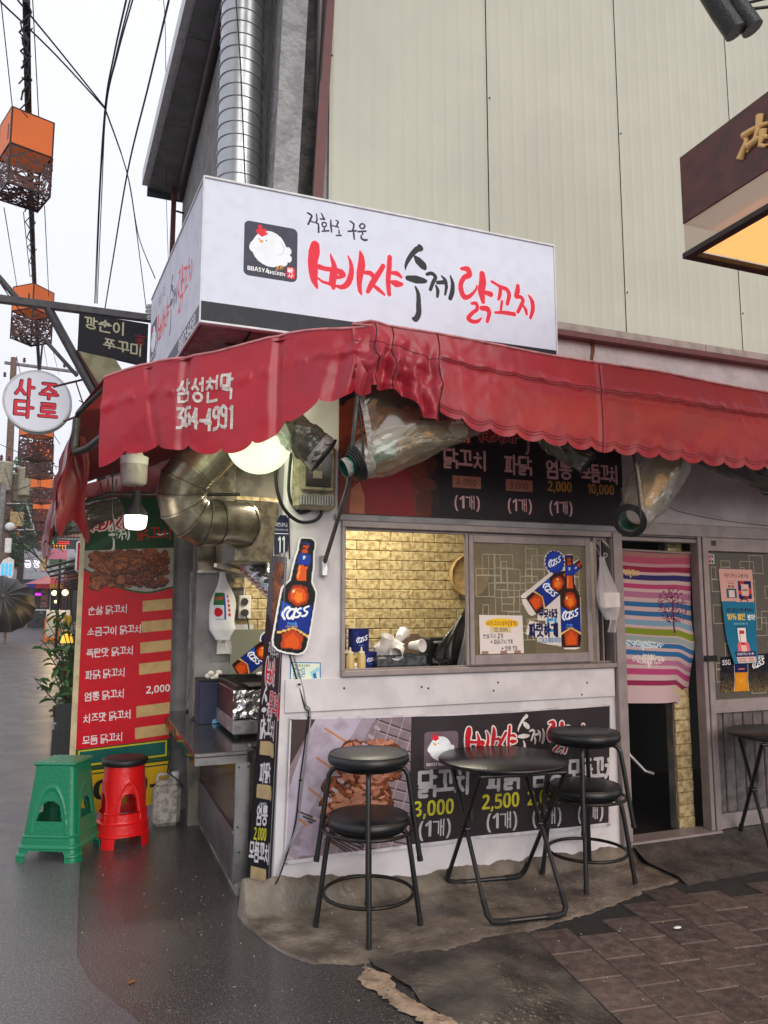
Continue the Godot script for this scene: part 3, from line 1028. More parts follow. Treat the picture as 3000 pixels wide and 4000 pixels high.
func upper_buildings() -> void:
	var b := thing("metal_clad_building", "tall building clad in pale ribbed metal panels above the stall", "building", Vector3(3.4, 2.85, -4.2))
	obj("wall", BX(1.15, 9.0, 2.85, 9.5, -8.0, -4.03, 0), M.wall_grey, b)
	var seams := [1.205, 2.265, 3.295, 4.315, 5.34, 6.36, 7.4]
	for k in seams.size() - 1:
		var x0: float = seams[k] + .004
		var x1: float = seams[k + 1] - .004
		var m := MB.new()
		var n := 44
		for i in n:
			var fx := func(t: float) -> Vector2:
				var p := fmod(t * 11.0, 1.0)
				var d := .0025 * (1.0 - smoothstep(.0, .1, minf(p, 1.0 - p)))
				if t < .02 or t > .98: d = .006
				return Vector2(lerpf(x0, x1, t), -4.0 - d)
			var a: Vector2 = fx.call(float(i) / n)
			var c: Vector2 = fx.call(float(i + 1) / n)
			m.quad(Vector3(a.x, 9.4, a.y), Vector3(c.x, 9.4, c.y), Vector3(c.x, 3.27, c.y), Vector3(a.x, 3.27, a.y), Vector3.BACK)
		var p := obj("panel", m, M.clad, b)
		var rv := MB.new()
		for j in 5: rv.ball(Vector3(x0 + .012, 3.6 + j * 1.15, -3.999), Vector3(.006, .006, .004), 6, 4)
		obj("rivet", rv, M.dark, p)
	# flashing along the foot of the cladding
	var rust := worn(Color(.60, .535, .50), Color(.55, .47, .43), 1.2, .5, 0.0, .0, 5, 22)
	for k in 5:
		var x0 := 1.3 + k * 1.3
		obj("flashing", BX(x0, x0 + 1.297, 3.235, 3.29, -4.0, -3.93, .003), rust, b)
	obj("flashing_edge", BX(1.3, 8.0, 3.19, 3.232, -4.0, -3.905, .004), M.red_trim, b)
	obj("fascia_wall", BX(1.3, 8.0, 2.85, 3.19, -4.028, -3.965, 0), M.plaster, b)
	var st := MB.new()
	st.grid(2, 12, func(u: float, v: float) -> Vector3: return Vector3(2.98 + (u - .5) * (.035 - .02 * v) + .006 * sin(v * 9.0), 3.19 - v * .22, -3.9635))
	obj("rust_stain", st, mat(Color(.42, .26, .15), .9), b)
	var tr := MB.new()
	tr.prism(PackedVector2Array([Vector2(1.095, 3.5), Vector2(1.155, 3.5), Vector2(1.30, 6.6), Vector2(1.44, 9.5), Vector2(1.37, 9.5), Vector2(1.21, 6.0)]), -4.03, -3.985)
	obj("corner_trim", tr, M.red_trim, b)
	var pl := MB.new()
	pl.prism(PackedVector2Array([Vector2(.86, 2.9), Vector2(1.0, 2.9), Vector2(1.13, 6.3), Vector2(1.26, 9.5), Vector2(1.12, 9.5), Vector2(.93, 5.0)]), -4.4, -4.05)
	obj("concrete_pillar", pl, worn(Color(.64, .635, .645), Color(.55, .545, .55), .9, .9, 1.0, 0.0, 6, 15), b)
	pl = MB.new()
	pl.prism(PackedVector2Array([Vector2(1.0, 2.9), Vector2(1.09, 2.9), Vector2(1.25, 6.4), Vector2(1.38, 9.5), Vector2(1.262, 9.5), Vector2(1.13, 6.3)]), -4.4, -4.09)
	obj("dark_gap", pl, worn(Color(.27, .26, .25), Color(.16, .155, .15), 1.0, .95, 1.0, 0.0, 6, 16), b)
	var cb := MB.new()
	cb.tube(PackedVector3Array([Vector3(1.09, 3.4, -4.0), Vector3(1.17, 5.0, -3.99), Vector3(1.33, 7.2, -3.99), Vector3(1.4, 9.4, -3.99)]), .009, 6)
	obj("cable", cb, M.wire, b)
	# building behind: grey wall and a broad soffit
	var r := thing("rear_building", "grey building behind the duct with a wide overhanging soffit", "building", Vector3(1.0, 2.6, -6.0))
	obj("wall", BX(.80, 1.16, 2.6, 6.0, -8.2, -4.42, 0), worn(Color(.5, .495, .49), Color(.44, .435, .43), .7, .85, .4, 0.0, 6, 18), r)
	var sm := worn(Color(.47, .475, .48), Color(.40, .405, .41), .6, .55)
	var zs := [-8.2, -6.95, -5.75, -4.5, -3.2, -1.9]
	for k in 5:
		var z0: float = zs[k]
		var z1: float = zs[k + 1] - .008
		var xo := func(z: float) -> float: return .43 + (z + 8.17) * .048
		var m := MB.new()
		m.prism(PackedVector2Array([Vector2(xo.call(z0), -z0), Vector2(1.16, -z0), Vector2(1.16, -z1), Vector2(xo.call(z1), -z1)]), 0, .05, Transform3D(Basis(Vector3.RIGHT, Vector3.FORWARD, Vector3.UP), Vector3(0, 6.0, 0)))
		obj("soffit_panel", m, sm, r)
	var fm := MB.new()
	fm.prism(PackedVector2Array([Vector2(.37, 8.24), Vector2(1.2, 8.24), Vector2(1.2, 1.8), Vector2(.37 + .048 * 6.44, 1.8)]), 0, .16, Transform3D(Basis(Vector3.RIGHT, Vector3.FORWARD, Vector3.UP), Vector3(0, 6.052, 0)))
	obj("roof_edge", fm, M.white, r)
	obj("end_board", BX(.425, .83, 5.93, 6.05, -8.235, -8.202, .002), mat(Color(.22, .22, .24), .6), r)
	var gt := MB.new()
	gt.tube(PackedVector3Array([Vector3(.77, 5.95, -8.15), Vector3(.775, 5.95, -2.0)]), .05, 8)
	obj("gutter", gt, worn(Color(.2, .12, .13), Color(.13, .08, .09), 1.0, .5), r)
	var dp := thing("red_downpipe", "thin dark red steel post rising beside the rear wall", "pipe", Vector3(.69, 2.7, -8.0))
	obj("post", BX(.665, .715, 2.7, 5.96, -8.03, -7.98, .004), worn(Color(.4, .13, .12), Color(.27, .09, .09), 1.4, .55), dp)
	var brk := MB.new()
	brk.tube(PackedVector3Array([Vector3(.72, 5.7, -8.0), Vector3(.8, 5.7, -8.02)]), .012, 6)
	obj("bracket", brk, M.wire, dp)
	# spiral duct standing beside the pillar
	var d := thing("spiral_duct", "tall shiny ribbed metal exhaust duct rising behind the white sign", "duct", Vector3(.735, 2.4, -4.28))
	var pf := PackedVector2Array()
	for i in 80:
		var y := 2.4 + i * .08
		for q in [[0.0, .125], [.062, .126], [.066, .132], [.074, .132], [.078, .125]]: pf.append(Vector2(q[1], y + q[0]))
	var dm := MB.new()
	dm.lathe(pf, Transform3D(Basis(), Vector3(.735, 0, -4.28)), 28, .7)
	obj("duct_pipe", dm, M.galv, d)
	var wr := thing("duct_stay_cable", "thin black cable crossing in front of the shiny duct", "cable", Vector3(.7, 3.0, -4.1))
	var wm := MB.new()
	wm.tube(PackedVector3Array([Vector3(.62, 5.5, -4.1), Vector3(.70, 4.6, -4.1), Vector3(.76, 3.4, -4.05)]), .004, 5)
	obj("strand", wm, M.wire, wr)
	wm = MB.new()
	wm.tube(PackedVector3Array([Vector3(.93, 5.6, -4.04), Vector3(.84, 4.4, -4.04), Vector3(.83, 3.4, -4.04)]), .006, 5)
	obj("strand", wm, M.wire, wr)

const RED := Color(.88, .12, .22)
const INK := Color(.09, .085, .11)

func xf2(x: float, y: float, s: float, ox := 0.0, oy := 0.0, sx := 1.0) -> Transform2D:
	# maps the logo's millimetres (ox, oy) to (x, y) at scale s
	return Transform2D(Vector2(s * sx, 0), Vector2(0, s), Vector2(x - ox * s * sx, y - oy * s))

func draw_badge(cv: CV, xf: Transform2D, bg: Color) -> void:
	var q := PackedVector2Array()
	for c in [[226, 206, 180], [442, 206, 270], [442, 436, 0], [226, 436, 90]]:
		for i in 6:
			var a := deg_to_rad(c[2] + i * 18.0)
			q.append(xf * (Vector2(c[0], c[1]) + Vector2(cos(a), sin(a)) * 28.0))
	cv.poly(q, bg)
	cv.shape(HEN_BODY, xf, Color(.93, .95, .97))
	cv.shape(HEN_COMB, xf, RED)
	cv.strokes(HEN_WING, xf, Color(.72, .73, .78))
	cv.strokes(HEN_FEET, xf, Color(.9, .62, .2))
	var s := xf.x.length()
	for e in [[273, 265], [310, 267]]: cv.oval(xf * Vector2(e[0], e[1]), Vector2.ONE * 3.6 * s, Color(.3, .3, .38))
	cv.oval(xf * Vector2(285, 275), Vector2(10, 8.5) * s, Color(.92, .65, .28))
	var p := xf * Vector2(219, 414)
	write(cv, "BBASYA", p.x, p.y, 22 * s, Color.WHITE, .11, .98)
	p = xf * Vector2(318, 421)
	write(cv, "CHICKEN", p.x, p.y, 17 * s, Color.WHITE, .11, .98)
	var r := PackedVector2Array()
	for v in [[418, 388], [440, 384], [459, 390], [462, 420], [459, 445], [436, 448], [418, 443], [415, 415]]: r.append(xf * Vector2(v[0], v[1]))
	cv.poly(r, RED)
	p = xf * Vector2(422, 390)
	write(cv, "빠", p.x, p.y, 26 * s, Color.WHITE, .13, 1.2)
	p = xf * Vector2(423, 418)
	write(cv, "샤", p.x, p.y, 24 * s, Color.WHITE, .13, 1.2)

func draw_logo(cv: CV, xf: Transform2D, red: Color, ink: Color, tagc, edge = null, grow := 0.0) -> void:
	if edge != null:
		cv.strokes(LOGO_RED, xf, edge, grow)
	cv.strokes(LOGO_RED, xf, red)
	cv.strokes(LOGO_INK, xf, ink)
	if tagc != null: cv.strokes(LOGO_TAG, xf, tagc)

func draw_bottle(cv: CV, o: Vector2, w: float, h: float, rot: float, back: bool, soft := 0) -> void:
	# a brown beer bottle with a blue label: o is the base's middle, w the body's width, h the height
	var T := Transform2D(rot, o)
	var P := func(a: Array) -> PackedVector2Array:
		var q := PackedVector2Array()
		for p in a: q.append(T * Vector2(p[0] * w, -p[1] * h))
		return q
	var brown := Color(.17, .055, .03)
	var amber := Color(.85, .33, .06)
	var blue := Color(.03, .15, .52)
	if not back: cv.poly(P.call([[-.5, .02], [-.46, 0], [.46, 0], [.5, .02], [.5, .56], [.44, .61], [.25, .68], [.22, .8], [.2, .95], [.22, .96], [.22, 1.0], [-.22, 1.0], [-.22, .96], [-.2, .95], [-.22, .8], [-.25, .68], [-.44, .61], [-.5, .56]]), brown)
	cv.poly(P.call([[-.31, .02], [.31, .02], [.34, .14], [0, .2], [-.34, .14]]), Color(.72, .24, .06))
	cv.poly(P.call([[-.2, .03], [.22, .03], [.24, .1], [0, .17], [-.22, .1]]), amber)
	cv.poly(P.call([[-.5, .13], [0, .2], [.5, .13], [.5, .16], [0, .225], [-.5, .16]]), Color(.88, .7, .38))
	cv.poly(P.call([[-.49, .16], [0, .215], [.49, .16], [.49, .44], [0, .37], [-.49, .44]]), blue)
	cv.poly(P.call([[-.49, .3], [-.3, .3], [-.16, .4], [-.49, .44]]), Color(.08, .3, .72))
	cv.poly(P.call([[.1, .385], [.3, .41], [.22, .37], [.05, .36]]), Color(.15, .4, .8))
	cv.poly(P.call([[-.34, .5], [-.28, .44], [0, .395], [.3, .44], [.34, .5], [.22, .585], [0, .6], [-.22, .585]]), Color(.6, .17, .04))
	cv.poly(P.call([[-.27, .5], [-.22, .46], [0, .42], [.24, .46], [.27, .5], [.16, .56], [0, .57], [-.16, .56]]), amber)
	cv.poly(P.call([[-.14, .47], [0, .435], [.16, .47], [.1, .53], [-.08, .53]]), Color(.93, .5, .1))
	cv.oval(T * Vector2(-.17 * w, -.53 * h), Vector2(.05 * w, .018 * h), Color(.98, .78, .6), rot)
	cv.poly(P.call([[-.16, .635], [.16, .635], [.15, .775], [-.14, .775]]), amber)
	cv.poly(P.call([[-.13, .65], [-.07, .65], [-.06, .77], [-.11, .77]]), Color(.95, .6, .3))
	cv.poly(P.call([[-.215, .78], [.215, .78], [.19, .885], [-.17, .885]]), Color(.04, .2, .62))
	cv.poly(P.call([[-.05, .865], [.06, .865], [.04, .84], [.0, .825], [-.03, .84]]), Color(.85, .84, .8))
	cv.poly(P.call([[-.09, .89], [.1, .89], [.1, .965], [-.09, .965]]), Color(.78, .27, .05))
	cv.poly(P.call([[-.1, .922], [.11, .922], [.11, .932], [-.1, .932]]), brown)
	cv.poly(P.call([[-.13, .97], [.13, .97], [.12, .985], [-.12, .985]]), Color(.05, .2, .6))
	if soft:
		var sz := cv.im.get_size()
		cv.im.resize(sz.x / soft, sz.y / soft, Image.INTERPOLATE_BILINEAR)
		cv.im.resize(sz.x, sz.y, Image.INTERPOLATE_CUBIC)
	cv.strokes(CASS, T * Transform2D(Vector2(w * .0082, -w * .0006), Vector2(0, w * .0082), Vector2(-.42 * w, -.405 * h)), Color(.93, .94, .96))
	var tx := T * Vector2(-.22 * w, -.252 * h)
	if absf(rot) < .3:
		write(cv, "Fresh", tx.x, tx.y, .095 * w, Color(.3, .65, .95), .1, .95)
		tx = T * Vector2(-.26 * w, -.218 * h)
		write(cv, "COLD BREWED", tx.x, tx.y, .055 * w, Color(.8, .66, .45), .1, .78)

func grime(im: Image, seed_: int, amount: float, col := Color(.3, .25, .2)) -> void:
	# faint blotches and specks of dirt on a print
	var r := RandomNumberGenerator.new()
	r.seed = seed_
	var f := FastNoiseLite.new()
	f.seed = seed_
	f.frequency = .012
	f.fractal_octaves = 4
	for y in im.get_height():
		for x in im.get_width():
			var k := clampf(f.get_noise_2d(x, y) * 1.6 + .15, 0.0, 1.0) * amount
			if r.randf() < .006 * amount * 8.0: k = minf(k + .25, .6)
			if k > .01: im.set_pixel(x, y, im.get_pixel(x, y).lerp(col, k))

func meat(cv: CV, x0: float, y0: float, x1: float, y1: float, cnt: int, size: float, seed_: int) -> void:
	# a printed photograph of grilled chicken pieces
	var r := RandomNumberGenerator.new()
	r.seed = seed_
	for i in cnt:
		var t := float(i) / cnt
		var c := Vector2(r.randf_range(x0, x1), lerpf(y0, y1, clampf(t + r.randf_range(-.25, .25), 0, 1)))
		var s := size * r.randf_range(.6, 1.2)
		var an := r.randf_range(-.9, .9)
		var h := r.randf()
		var base := Color(.36, .17, .1).lerp(Color(.62, .36, .22), h)
		cv.oval(c + Vector2(0, s * .18), Vector2(s, s * .62), base * Color(.55, .5, .5), an)
		cv.oval(c, Vector2(s * .9, s * .52), base, an)
		for k in 26:
			var p := c + Vector2(r.randf_range(-.75, .75), r.randf_range(-.4, .35)).rotated(an) * s
			var b2 := base.lerp(Color(.8, .56, .36), r.randf() * .7) if r.randf() < .55 else base * Color(.5, .42, .4)
			cv.oval(p, Vector2(s * r.randf_range(.04, .2), s * r.randf_range(.02, .08)), Color(b2, 1.0), r.randf_range(-1.2, 1.2))

func shop_sign() -> void:
	var s := thing("shop_sign", "big white box sign with a hen badge and red brush lettering over the awning", "shop sign", Vector3(1.4, 2.86, -4.2))
	var cv := CV.new(1403, 507, Color(.84, .86, .92), .7)
	cv.rect(0, 627, 2004, 97, Color(.13, .135, .17))
	draw_badge(cv, Transform2D.IDENTITY, Color(.22, .22, .29))
	draw_logo(cv, Transform2D.IDENTITY, RED, Color(.1, .1, .13), Color(.16, .12, .22), Color(.95, .82, .88), 5.0)
	grime(cv.im, 3, .07, Color(.6, .58, .62))
	var m := MB.new()
	m.board(Vector3(.454, 3.587, -3.6), Vector3(2.458, 3.587, -3.6), Vector3(2.458, 2.863, -3.6), Vector3(.454, 2.863, -3.6), .02)
	obj("sign_face", m, printed(cv.tex(), .3), s)
	# the side face along the alley
	var c2 := CV.new(900, 390, Color(.82, .83, .88), .54)
	c2.rect(0, 627, 1672, 97, Color(.33, .32, .37))
	draw_badge(c2, xf2(14, 200, .95, 194, 180), Color(.33, .29, .38))
	draw_logo(c2, xf2(330, 190, .83, 560, 190), Color(.9, .22, .28), Color(.25, .24, .33), Color(.35, .33, .4))
	write(c2, "0807-6459", 1320, 640, 68, Color(.92, .92, .95), .1, 1.0, .5)
	grime(c2.im, 5, .13, Color(.45, .44, .46))
	m = MB.new()
	m.board(Vector3(.332, 3.587, -5.27), Vector3(.4535, 3.587, -3.602), Vector3(.4535, 2.863, -3.602), Vector3(.332, 2.863, -5.27), .02)
	obj("side_face", m, printed(c2.tex(), .45), s)
	# body, trims, underside
	var f := MB.new()
	bx(f, .452, 2.46, 3.588, 3.6, -3.63, -3.592, .002)
	bx(f, .452, 2.46, 2.85, 2.862, -3.63, -3.594, .002)
	bx(f, 2.459, 2.468, 2.85, 3.6, -3.95, -3.595, .002)
	bx(f, .446, .4535, 2.85, 3.6, -3.607, -3.595, .002)
	var e := Basis(Vector3.UP, atan2(.1215, 1.668))
	f.box(Vector3(.3925, 3.594, -4.436), Vector3(.012, .012, 1.675), .002, e)
	f.box(Vector3(.3925, 2.857, -4.436), Vector3(.012, .012, 1.675), .002, e)
	obj("trim", f, M.white, s)
	var xz := Transform3D(Basis(Vector3.RIGHT, Vector3.FORWARD, Vector3.UP), Vector3(0, 0, 0))
	var op := PackedVector2Array([Vector2(.46, 3.615), Vector2(2.455, 3.615), Vector2(2.455, 3.97), Vector2(.95, 3.97), Vector2(.8, 5.27), Vector2(.345, 5.27)])
	var bt := MB.new()
	bt.prism(op, 2.866, 2.874, xz)
	obj("underside", bt, worn(Color(.62, .6, .6), Color(.5, .47, .47), 1.0, .3), s)
	bt = MB.new()
	bt.prism(op, 3.575, 3.586, xz)
	obj("top_cover", bt, M.galv, s)
	var jn := MB.new()
	bx(jn, .62, .95, 2.858, 2.864, -3.9, -3.885, .001)
	bx(jn, .7, .712, 2.858, 2.864, -3.88, -3.64, .001)
	obj("seam", jn, M.dark, s)
	obj("end_plate", BX(.332, .8, 2.87, 3.58, -5.285, -5.272, 0), M.galv, s)

var cn := FastNoiseLite.new()

func fold(u: float, v: float, k: float) -> float:
	return cn.get_noise_2d(u * k, v * k * .6)

func awning() -> void:
	cn.seed = 9
	cn.frequency = 1.0
	cn.fractal_octaves = 3
	var a := thing("awning", "red vinyl shop awning with a scalloped edge and white stencilled phone number", "awning", Vector3(1.5, 2.3, -3.7))
	var P1 := Vector3(1.185, 2.80, -3.2)
	var P0 := Vector3(.034, 2.6, -3.85)
	# front skirt along the shop front
	var fr := func(u: float, v: float) -> Vector3:
		var x := lerpf(1.52, 6.2, u)
		var top := 2.79 - .03 * (x - 1.52) + .006 * sin(x * 5.0)
		var ph := fmod((x - 1.2) / .146, 1.0)
		var sc := .034 * sqrt(maxf(0.0, 1.0 - pow(2.0 * ph - 1.0, 2.0)))
		var bot := top - .425 - sc + .02 * sin(x * 1.7) + .06 * smoothstep(1.75, 1.5, x)
		var y := lerpf(top, bot, v)
		var z := -3.2 + .02 * sin(v * PI * .8) + .022 * v * fold(x * .8, v * .5, 1.2) + .005 * fold(x * 2.0, v * 1.6, 2.0)
		z += .008 * exp(-pow((v - .3 - .02 * sin(x * 3.0)) * 22.0, 2.0)) * (1.0 + fold(x * 4.0, 0.0, 2.0))
		z -= .006 * exp(-pow((v - .36) * 22.0, 2.0))
		z += .008 * exp(-pow((x - 2.44) * 60.0, 2.0))
		z += .004 * v * sin(x * 43.0) * smoothstep(.75, 1.0, v)
		return Vector3(x, y, z)
	var m := MB.new()
	m.grid(560, 34, fr, true)
	var sk := obj("front_skirt", m, M.red_cloth, a)
	# gathered corner, wrinkled, its hem pulled up in the middle
	var co := func(u: float, v: float) -> Vector3:
		var x := lerpf(1.10, 1.525, u)
		var top := 2.80 - .006 * u + .014 * exp(-pow((u - .18) * 8.0, 2.0))
		var bot := lerpf(2.50, 2.385, smoothstep(.25, 1.0, u)) - .02 * sin(u * 9.0) + (.04 * smoothstep(.35, .0, u))
		var y := lerpf(top, bot, v)
		var z := -3.195 - .05 * smoothstep(.25, 0.0, u)
		var gather := .03 * v * sin(u * 26.0 + v * 3.0 + 2.0 * fold(u * 2.0, v * 2.0, 1.0))
		z += gather * smoothstep(.05, .3, v) + .03 * fold(u * 2.0, v * 2.0, 1.6) * v + .02 * sin(v * 3.0)
		z += .012 * sin((u * 3.0 + v * 2.0) * 5.0 + 3.0 * fold(u, v, 2.0)) * smoothstep(.2, .6, v)
		return Vector3(x, y, z)
	m = MB.new()
	m.grid(90, 60, co, true)
	obj("corner_patch", m, M.red_cloth, a)
	var sm := MB.new()
	for ux in [.22, .42, .97]:
		sm = MB.new()
		var pts := PackedVector3Array()
		for i in 26:
			var q: Vector3 = co.call(ux + .015 * sin(i * .5), i / 25.0)
			pts.append(q + Vector3(0, 0, .003))
		sm.tube(pts, .0022, 5)
		obj("seam", sm, mat(Color(.12, .03, .04), .7), a)
	for q in [[.325, 1], [.90, 1], [.93, 1], [.31, 0], [.30, 1]]:
		var pts := PackedVector3Array()
		for i in 130: pts.append((fr if q[1] else co).call(i / 129.0 * (.6 if q[1] else 1.0), q[0] + .004 * sin(i * .3)) + Vector3(0, 0, .0015))
		sm = MB.new()
		sm.tube(pts, .0013, 4)
		obj("stitch_line", sm, mat(Color(.36, .05, .09), .7), a)
	sm = MB.new()
	var sp2 := PackedVector3Array()
	for i in 30: sp2.append(fr.call((2.44 - 1.52) / 4.68, i / 29.0) + Vector3(0, 0, .002))
	sm.tube(sp2, .002, 4)
	obj("seam", sm, mat(Color(.36, .05, .09), .7), a)
	# skirt across the chamfered corner, with the stencilled number
	var d := (P1 - P0)
	var dn := Vector3(d.z, 0, -d.x).normalized()
	if dn.z < 0: dn = -dn
	var le := func(u: float, v: float) -> Vector3:
		var t := u
		var top: Vector3 = P0 + d * t + Vector3(0, .03 * sin(t * PI) + .012 * sin(t * 11.0), 0)
		var ph := fmod(t * 8.4 + .15, 1.0)
		var sc := .036 * sqrt(maxf(0.0, 1.0 - pow(2.0 * ph - 1.0, 2.0)))
		var h := lerpf(.415, .30, smoothstep(.55, 1.0, t)) - .02 * sin(t * 9.0) + sc + .05 * exp(-pow((t - .55) * 5.0, 2.0))
		var off := .02 * sin(v * PI * .7) + .03 * v * fold(t * 1.3, v * .5, 1.1) + .006 * fold(t * 3.0, v * 1.5, 1.8)
		off += .012 * exp(-pow((v - .34 - .02 * sin(t * 8.0)) * 16.0, 2.0)) * (.6 + fold(t * 5.0, .0, 2.0))
		off -= .016 * exp(-pow((t - .315) * 55.0, 2.0)) + .016 * exp(-pow((t - .66) * 55.0, 2.0)) + .010 * exp(-pow((t - .17 - .05 * v) * 60.0, 2.0))
		off += .008 * v * v * sin(t * 26.0)
		off += .03 * smoothstep(.75, 1.0, t) * v * sin(t * 60.0 + v * 4.0)
		return top + Vector3(0, -h * v, 0) + dn * off
	m = MB.new()
	m.grid(260, 44, le, true)
	obj("corner_skirt", m, M.red_cloth, a)
	m = MB.new()
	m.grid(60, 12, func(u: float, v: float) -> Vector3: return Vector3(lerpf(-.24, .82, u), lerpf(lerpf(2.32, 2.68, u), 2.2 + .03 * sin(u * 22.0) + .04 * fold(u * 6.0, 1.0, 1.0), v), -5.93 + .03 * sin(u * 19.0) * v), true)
	obj("end_skirt", m, M.shaded_cloth, a)
	# stencil paint follows the cloth
	var sp := MB.new()
	stencil(sp, le, dn)
	obj("stencil_lettering", sp, worn(Color(.82, .78, .76), Color(.72, .56, .56), 6.0, .7), a)
	# hem piping along the top
	var pp := PackedVector3Array()
	for i in 30: pp.append(le.call(i / 29.0, 0.0) + Vector3(0, .004, 0))
	for i in 12: pp.append(co.call(i / 11.0, 0.0) + Vector3(0, .004, 0))
	for i in 40: pp.append(fr.call(i / 39.0, 0.0) + Vector3(0, .004, 0))
	m = MB.new()
	m.tube(pp, .007, 6)
	obj("hem_piping", m, worn(Color(.8, .5, .52), Color(.7, .34, .38), 2.0, .5), a)
	# sloping cover behind the skirts
	var outer := [P0 + Vector3(-.124, -.09, -.35), P0, P0.lerp(P1, .5) + Vector3(0, .02, 0), P1, Vector3(1.6, 2.785, -3.2), Vector3(6.2, 2.65, -3.2)]
	var inner := [Vector3(.94, 2.84, -4.4), Vector3(.94, 2.845, -4.1), Vector3(.98, 2.85, -3.96), Vector3(1.1, 2.85, -3.955), Vector3(1.6, 2.852, -3.952), Vector3(6.2, 2.84, -3.952)]
	var cover := func(u: float, v: float) -> Vector3:
		var t := u * 5.0
		var i := mini(int(t), 4)
		var p: Vector3 = outer[i].lerp(outer[i + 1], t - i)
		var q: Vector3 = inner[i].lerp(inner[i + 1], t - i)
		var r: Vector3 = p.lerp(q, v)
		r.y -= .018 * sin(v * PI) + .01 * fold(r.x * 2.0, r.z * 2.0, 1.2) * sin(v * PI)
		return r
	m = MB.new()
	m.grid(60, 12, cover, true)
	obj("cover", m, M.red_cloth, a)
	var S1 := Vector3(-.09, 2.51, -4.2)
	var S2 := Vector3(-.22, 2.33, -5.75)
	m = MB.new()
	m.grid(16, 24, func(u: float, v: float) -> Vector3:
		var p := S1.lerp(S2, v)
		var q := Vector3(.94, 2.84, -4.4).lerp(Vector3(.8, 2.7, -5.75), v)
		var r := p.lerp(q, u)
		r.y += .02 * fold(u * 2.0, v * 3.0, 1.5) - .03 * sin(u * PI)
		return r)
	obj("side_cover", m, M.shaded_cloth, a)
	# torn side skirt hanging along the alley
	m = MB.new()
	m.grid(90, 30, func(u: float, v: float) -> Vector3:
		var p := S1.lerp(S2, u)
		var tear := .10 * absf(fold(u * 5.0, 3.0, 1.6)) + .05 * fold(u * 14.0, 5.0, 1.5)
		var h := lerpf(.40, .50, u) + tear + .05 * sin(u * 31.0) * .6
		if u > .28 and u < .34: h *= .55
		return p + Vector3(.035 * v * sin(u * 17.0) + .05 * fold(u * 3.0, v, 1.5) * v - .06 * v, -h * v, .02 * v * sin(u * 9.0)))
	var tsk := obj("torn_side_skirt", m, M.shaded_cloth, a)
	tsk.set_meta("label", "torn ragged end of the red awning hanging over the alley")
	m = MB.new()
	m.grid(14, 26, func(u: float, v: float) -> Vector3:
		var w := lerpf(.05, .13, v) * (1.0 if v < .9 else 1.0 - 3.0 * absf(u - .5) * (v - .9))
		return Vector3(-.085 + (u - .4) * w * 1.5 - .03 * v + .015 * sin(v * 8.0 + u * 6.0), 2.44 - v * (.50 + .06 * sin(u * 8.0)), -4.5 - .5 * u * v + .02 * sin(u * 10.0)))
	obj("torn_flap", m, M.shaded_cloth, a)
	var gm := MB.new()
	for q in [[0.06, 2.47], [.2, 2.40], [.42, 2.3]]:
		var p := S1.lerp(S2, q[0])
		var ring := PackedVector3Array()
		for i in 12: ring.append(p + Vector3(.012, -.06 + .014 * sin(TAU * i / 12), .014 * cos(TAU * i / 12)))
		gm.tube(ring, .004, 5, true)
	obj("eyelet", gm, M.galv, a)
	# pipe frame
	var fm := MB.new()
	fm.tube(PackedVector3Array([P0 + Vector3(.02, -.02, -.04), S1 + Vector3(.01, -.01, 0), S2 + Vector3(.02, -.02, 0)]), .014, 8)
	fm.tube(PackedVector3Array([P0 + Vector3(.02, -.03, -.03), P1 + Vector3(-.02, -.03, -.05), Vector3(6.2, 2.61, -3.24)]), .014, 8)
	fm.tube(PackedVector3Array([Vector3(-.085, 2.47, -4.2), Vector3(-.09, 2.33, -4.2), Vector3(-.085, 2.29, -4.2), Vector3(-.02, 2.3, -4.1), Vector3(.05, 2.34, -3.95)]), .02, 8)
	fm.tube(PackedVector3Array([Vector3(-.19, 2.1, -5.2), Vector3(.1, 2.18, -4.9), Vector3(.9, 2.22, -4.9)]), .012, 6)
	for x in [1.6, 2.9, 4.2]:
		fm.tube(PackedVector3Array([Vector3(x, 2.76 - .03 * (x - 1.5), -3.22), Vector3(x, 2.8, -3.95)]), .012, 6)
	obj("pipe_frame", fm, worn(Color(.3, .29, .28), Color(.2, .19, .19), 1.5, .45, 0.0, .6), a)
	var rod := MB.new()
	rod.tube(PackedVector3Array([Vector3(1.178, 1.73, -3.915), Vector3(1.145, 2.08, -3.42), Vector3(1.13, 2.3, -3.3), Vector3(1.15, 2.74, -3.24)]), .012, 8)
	var ro := obj("brace_rod", rod, worn(Color(.45, .44, .43), Color(.3, .29, .28), 1.5, .4, 0.0, .7), a)
	obj("bracket", BX(1.16, 1.195, 1.66, 1.77, -3.949, -3.9, .004), M.steel, ro)

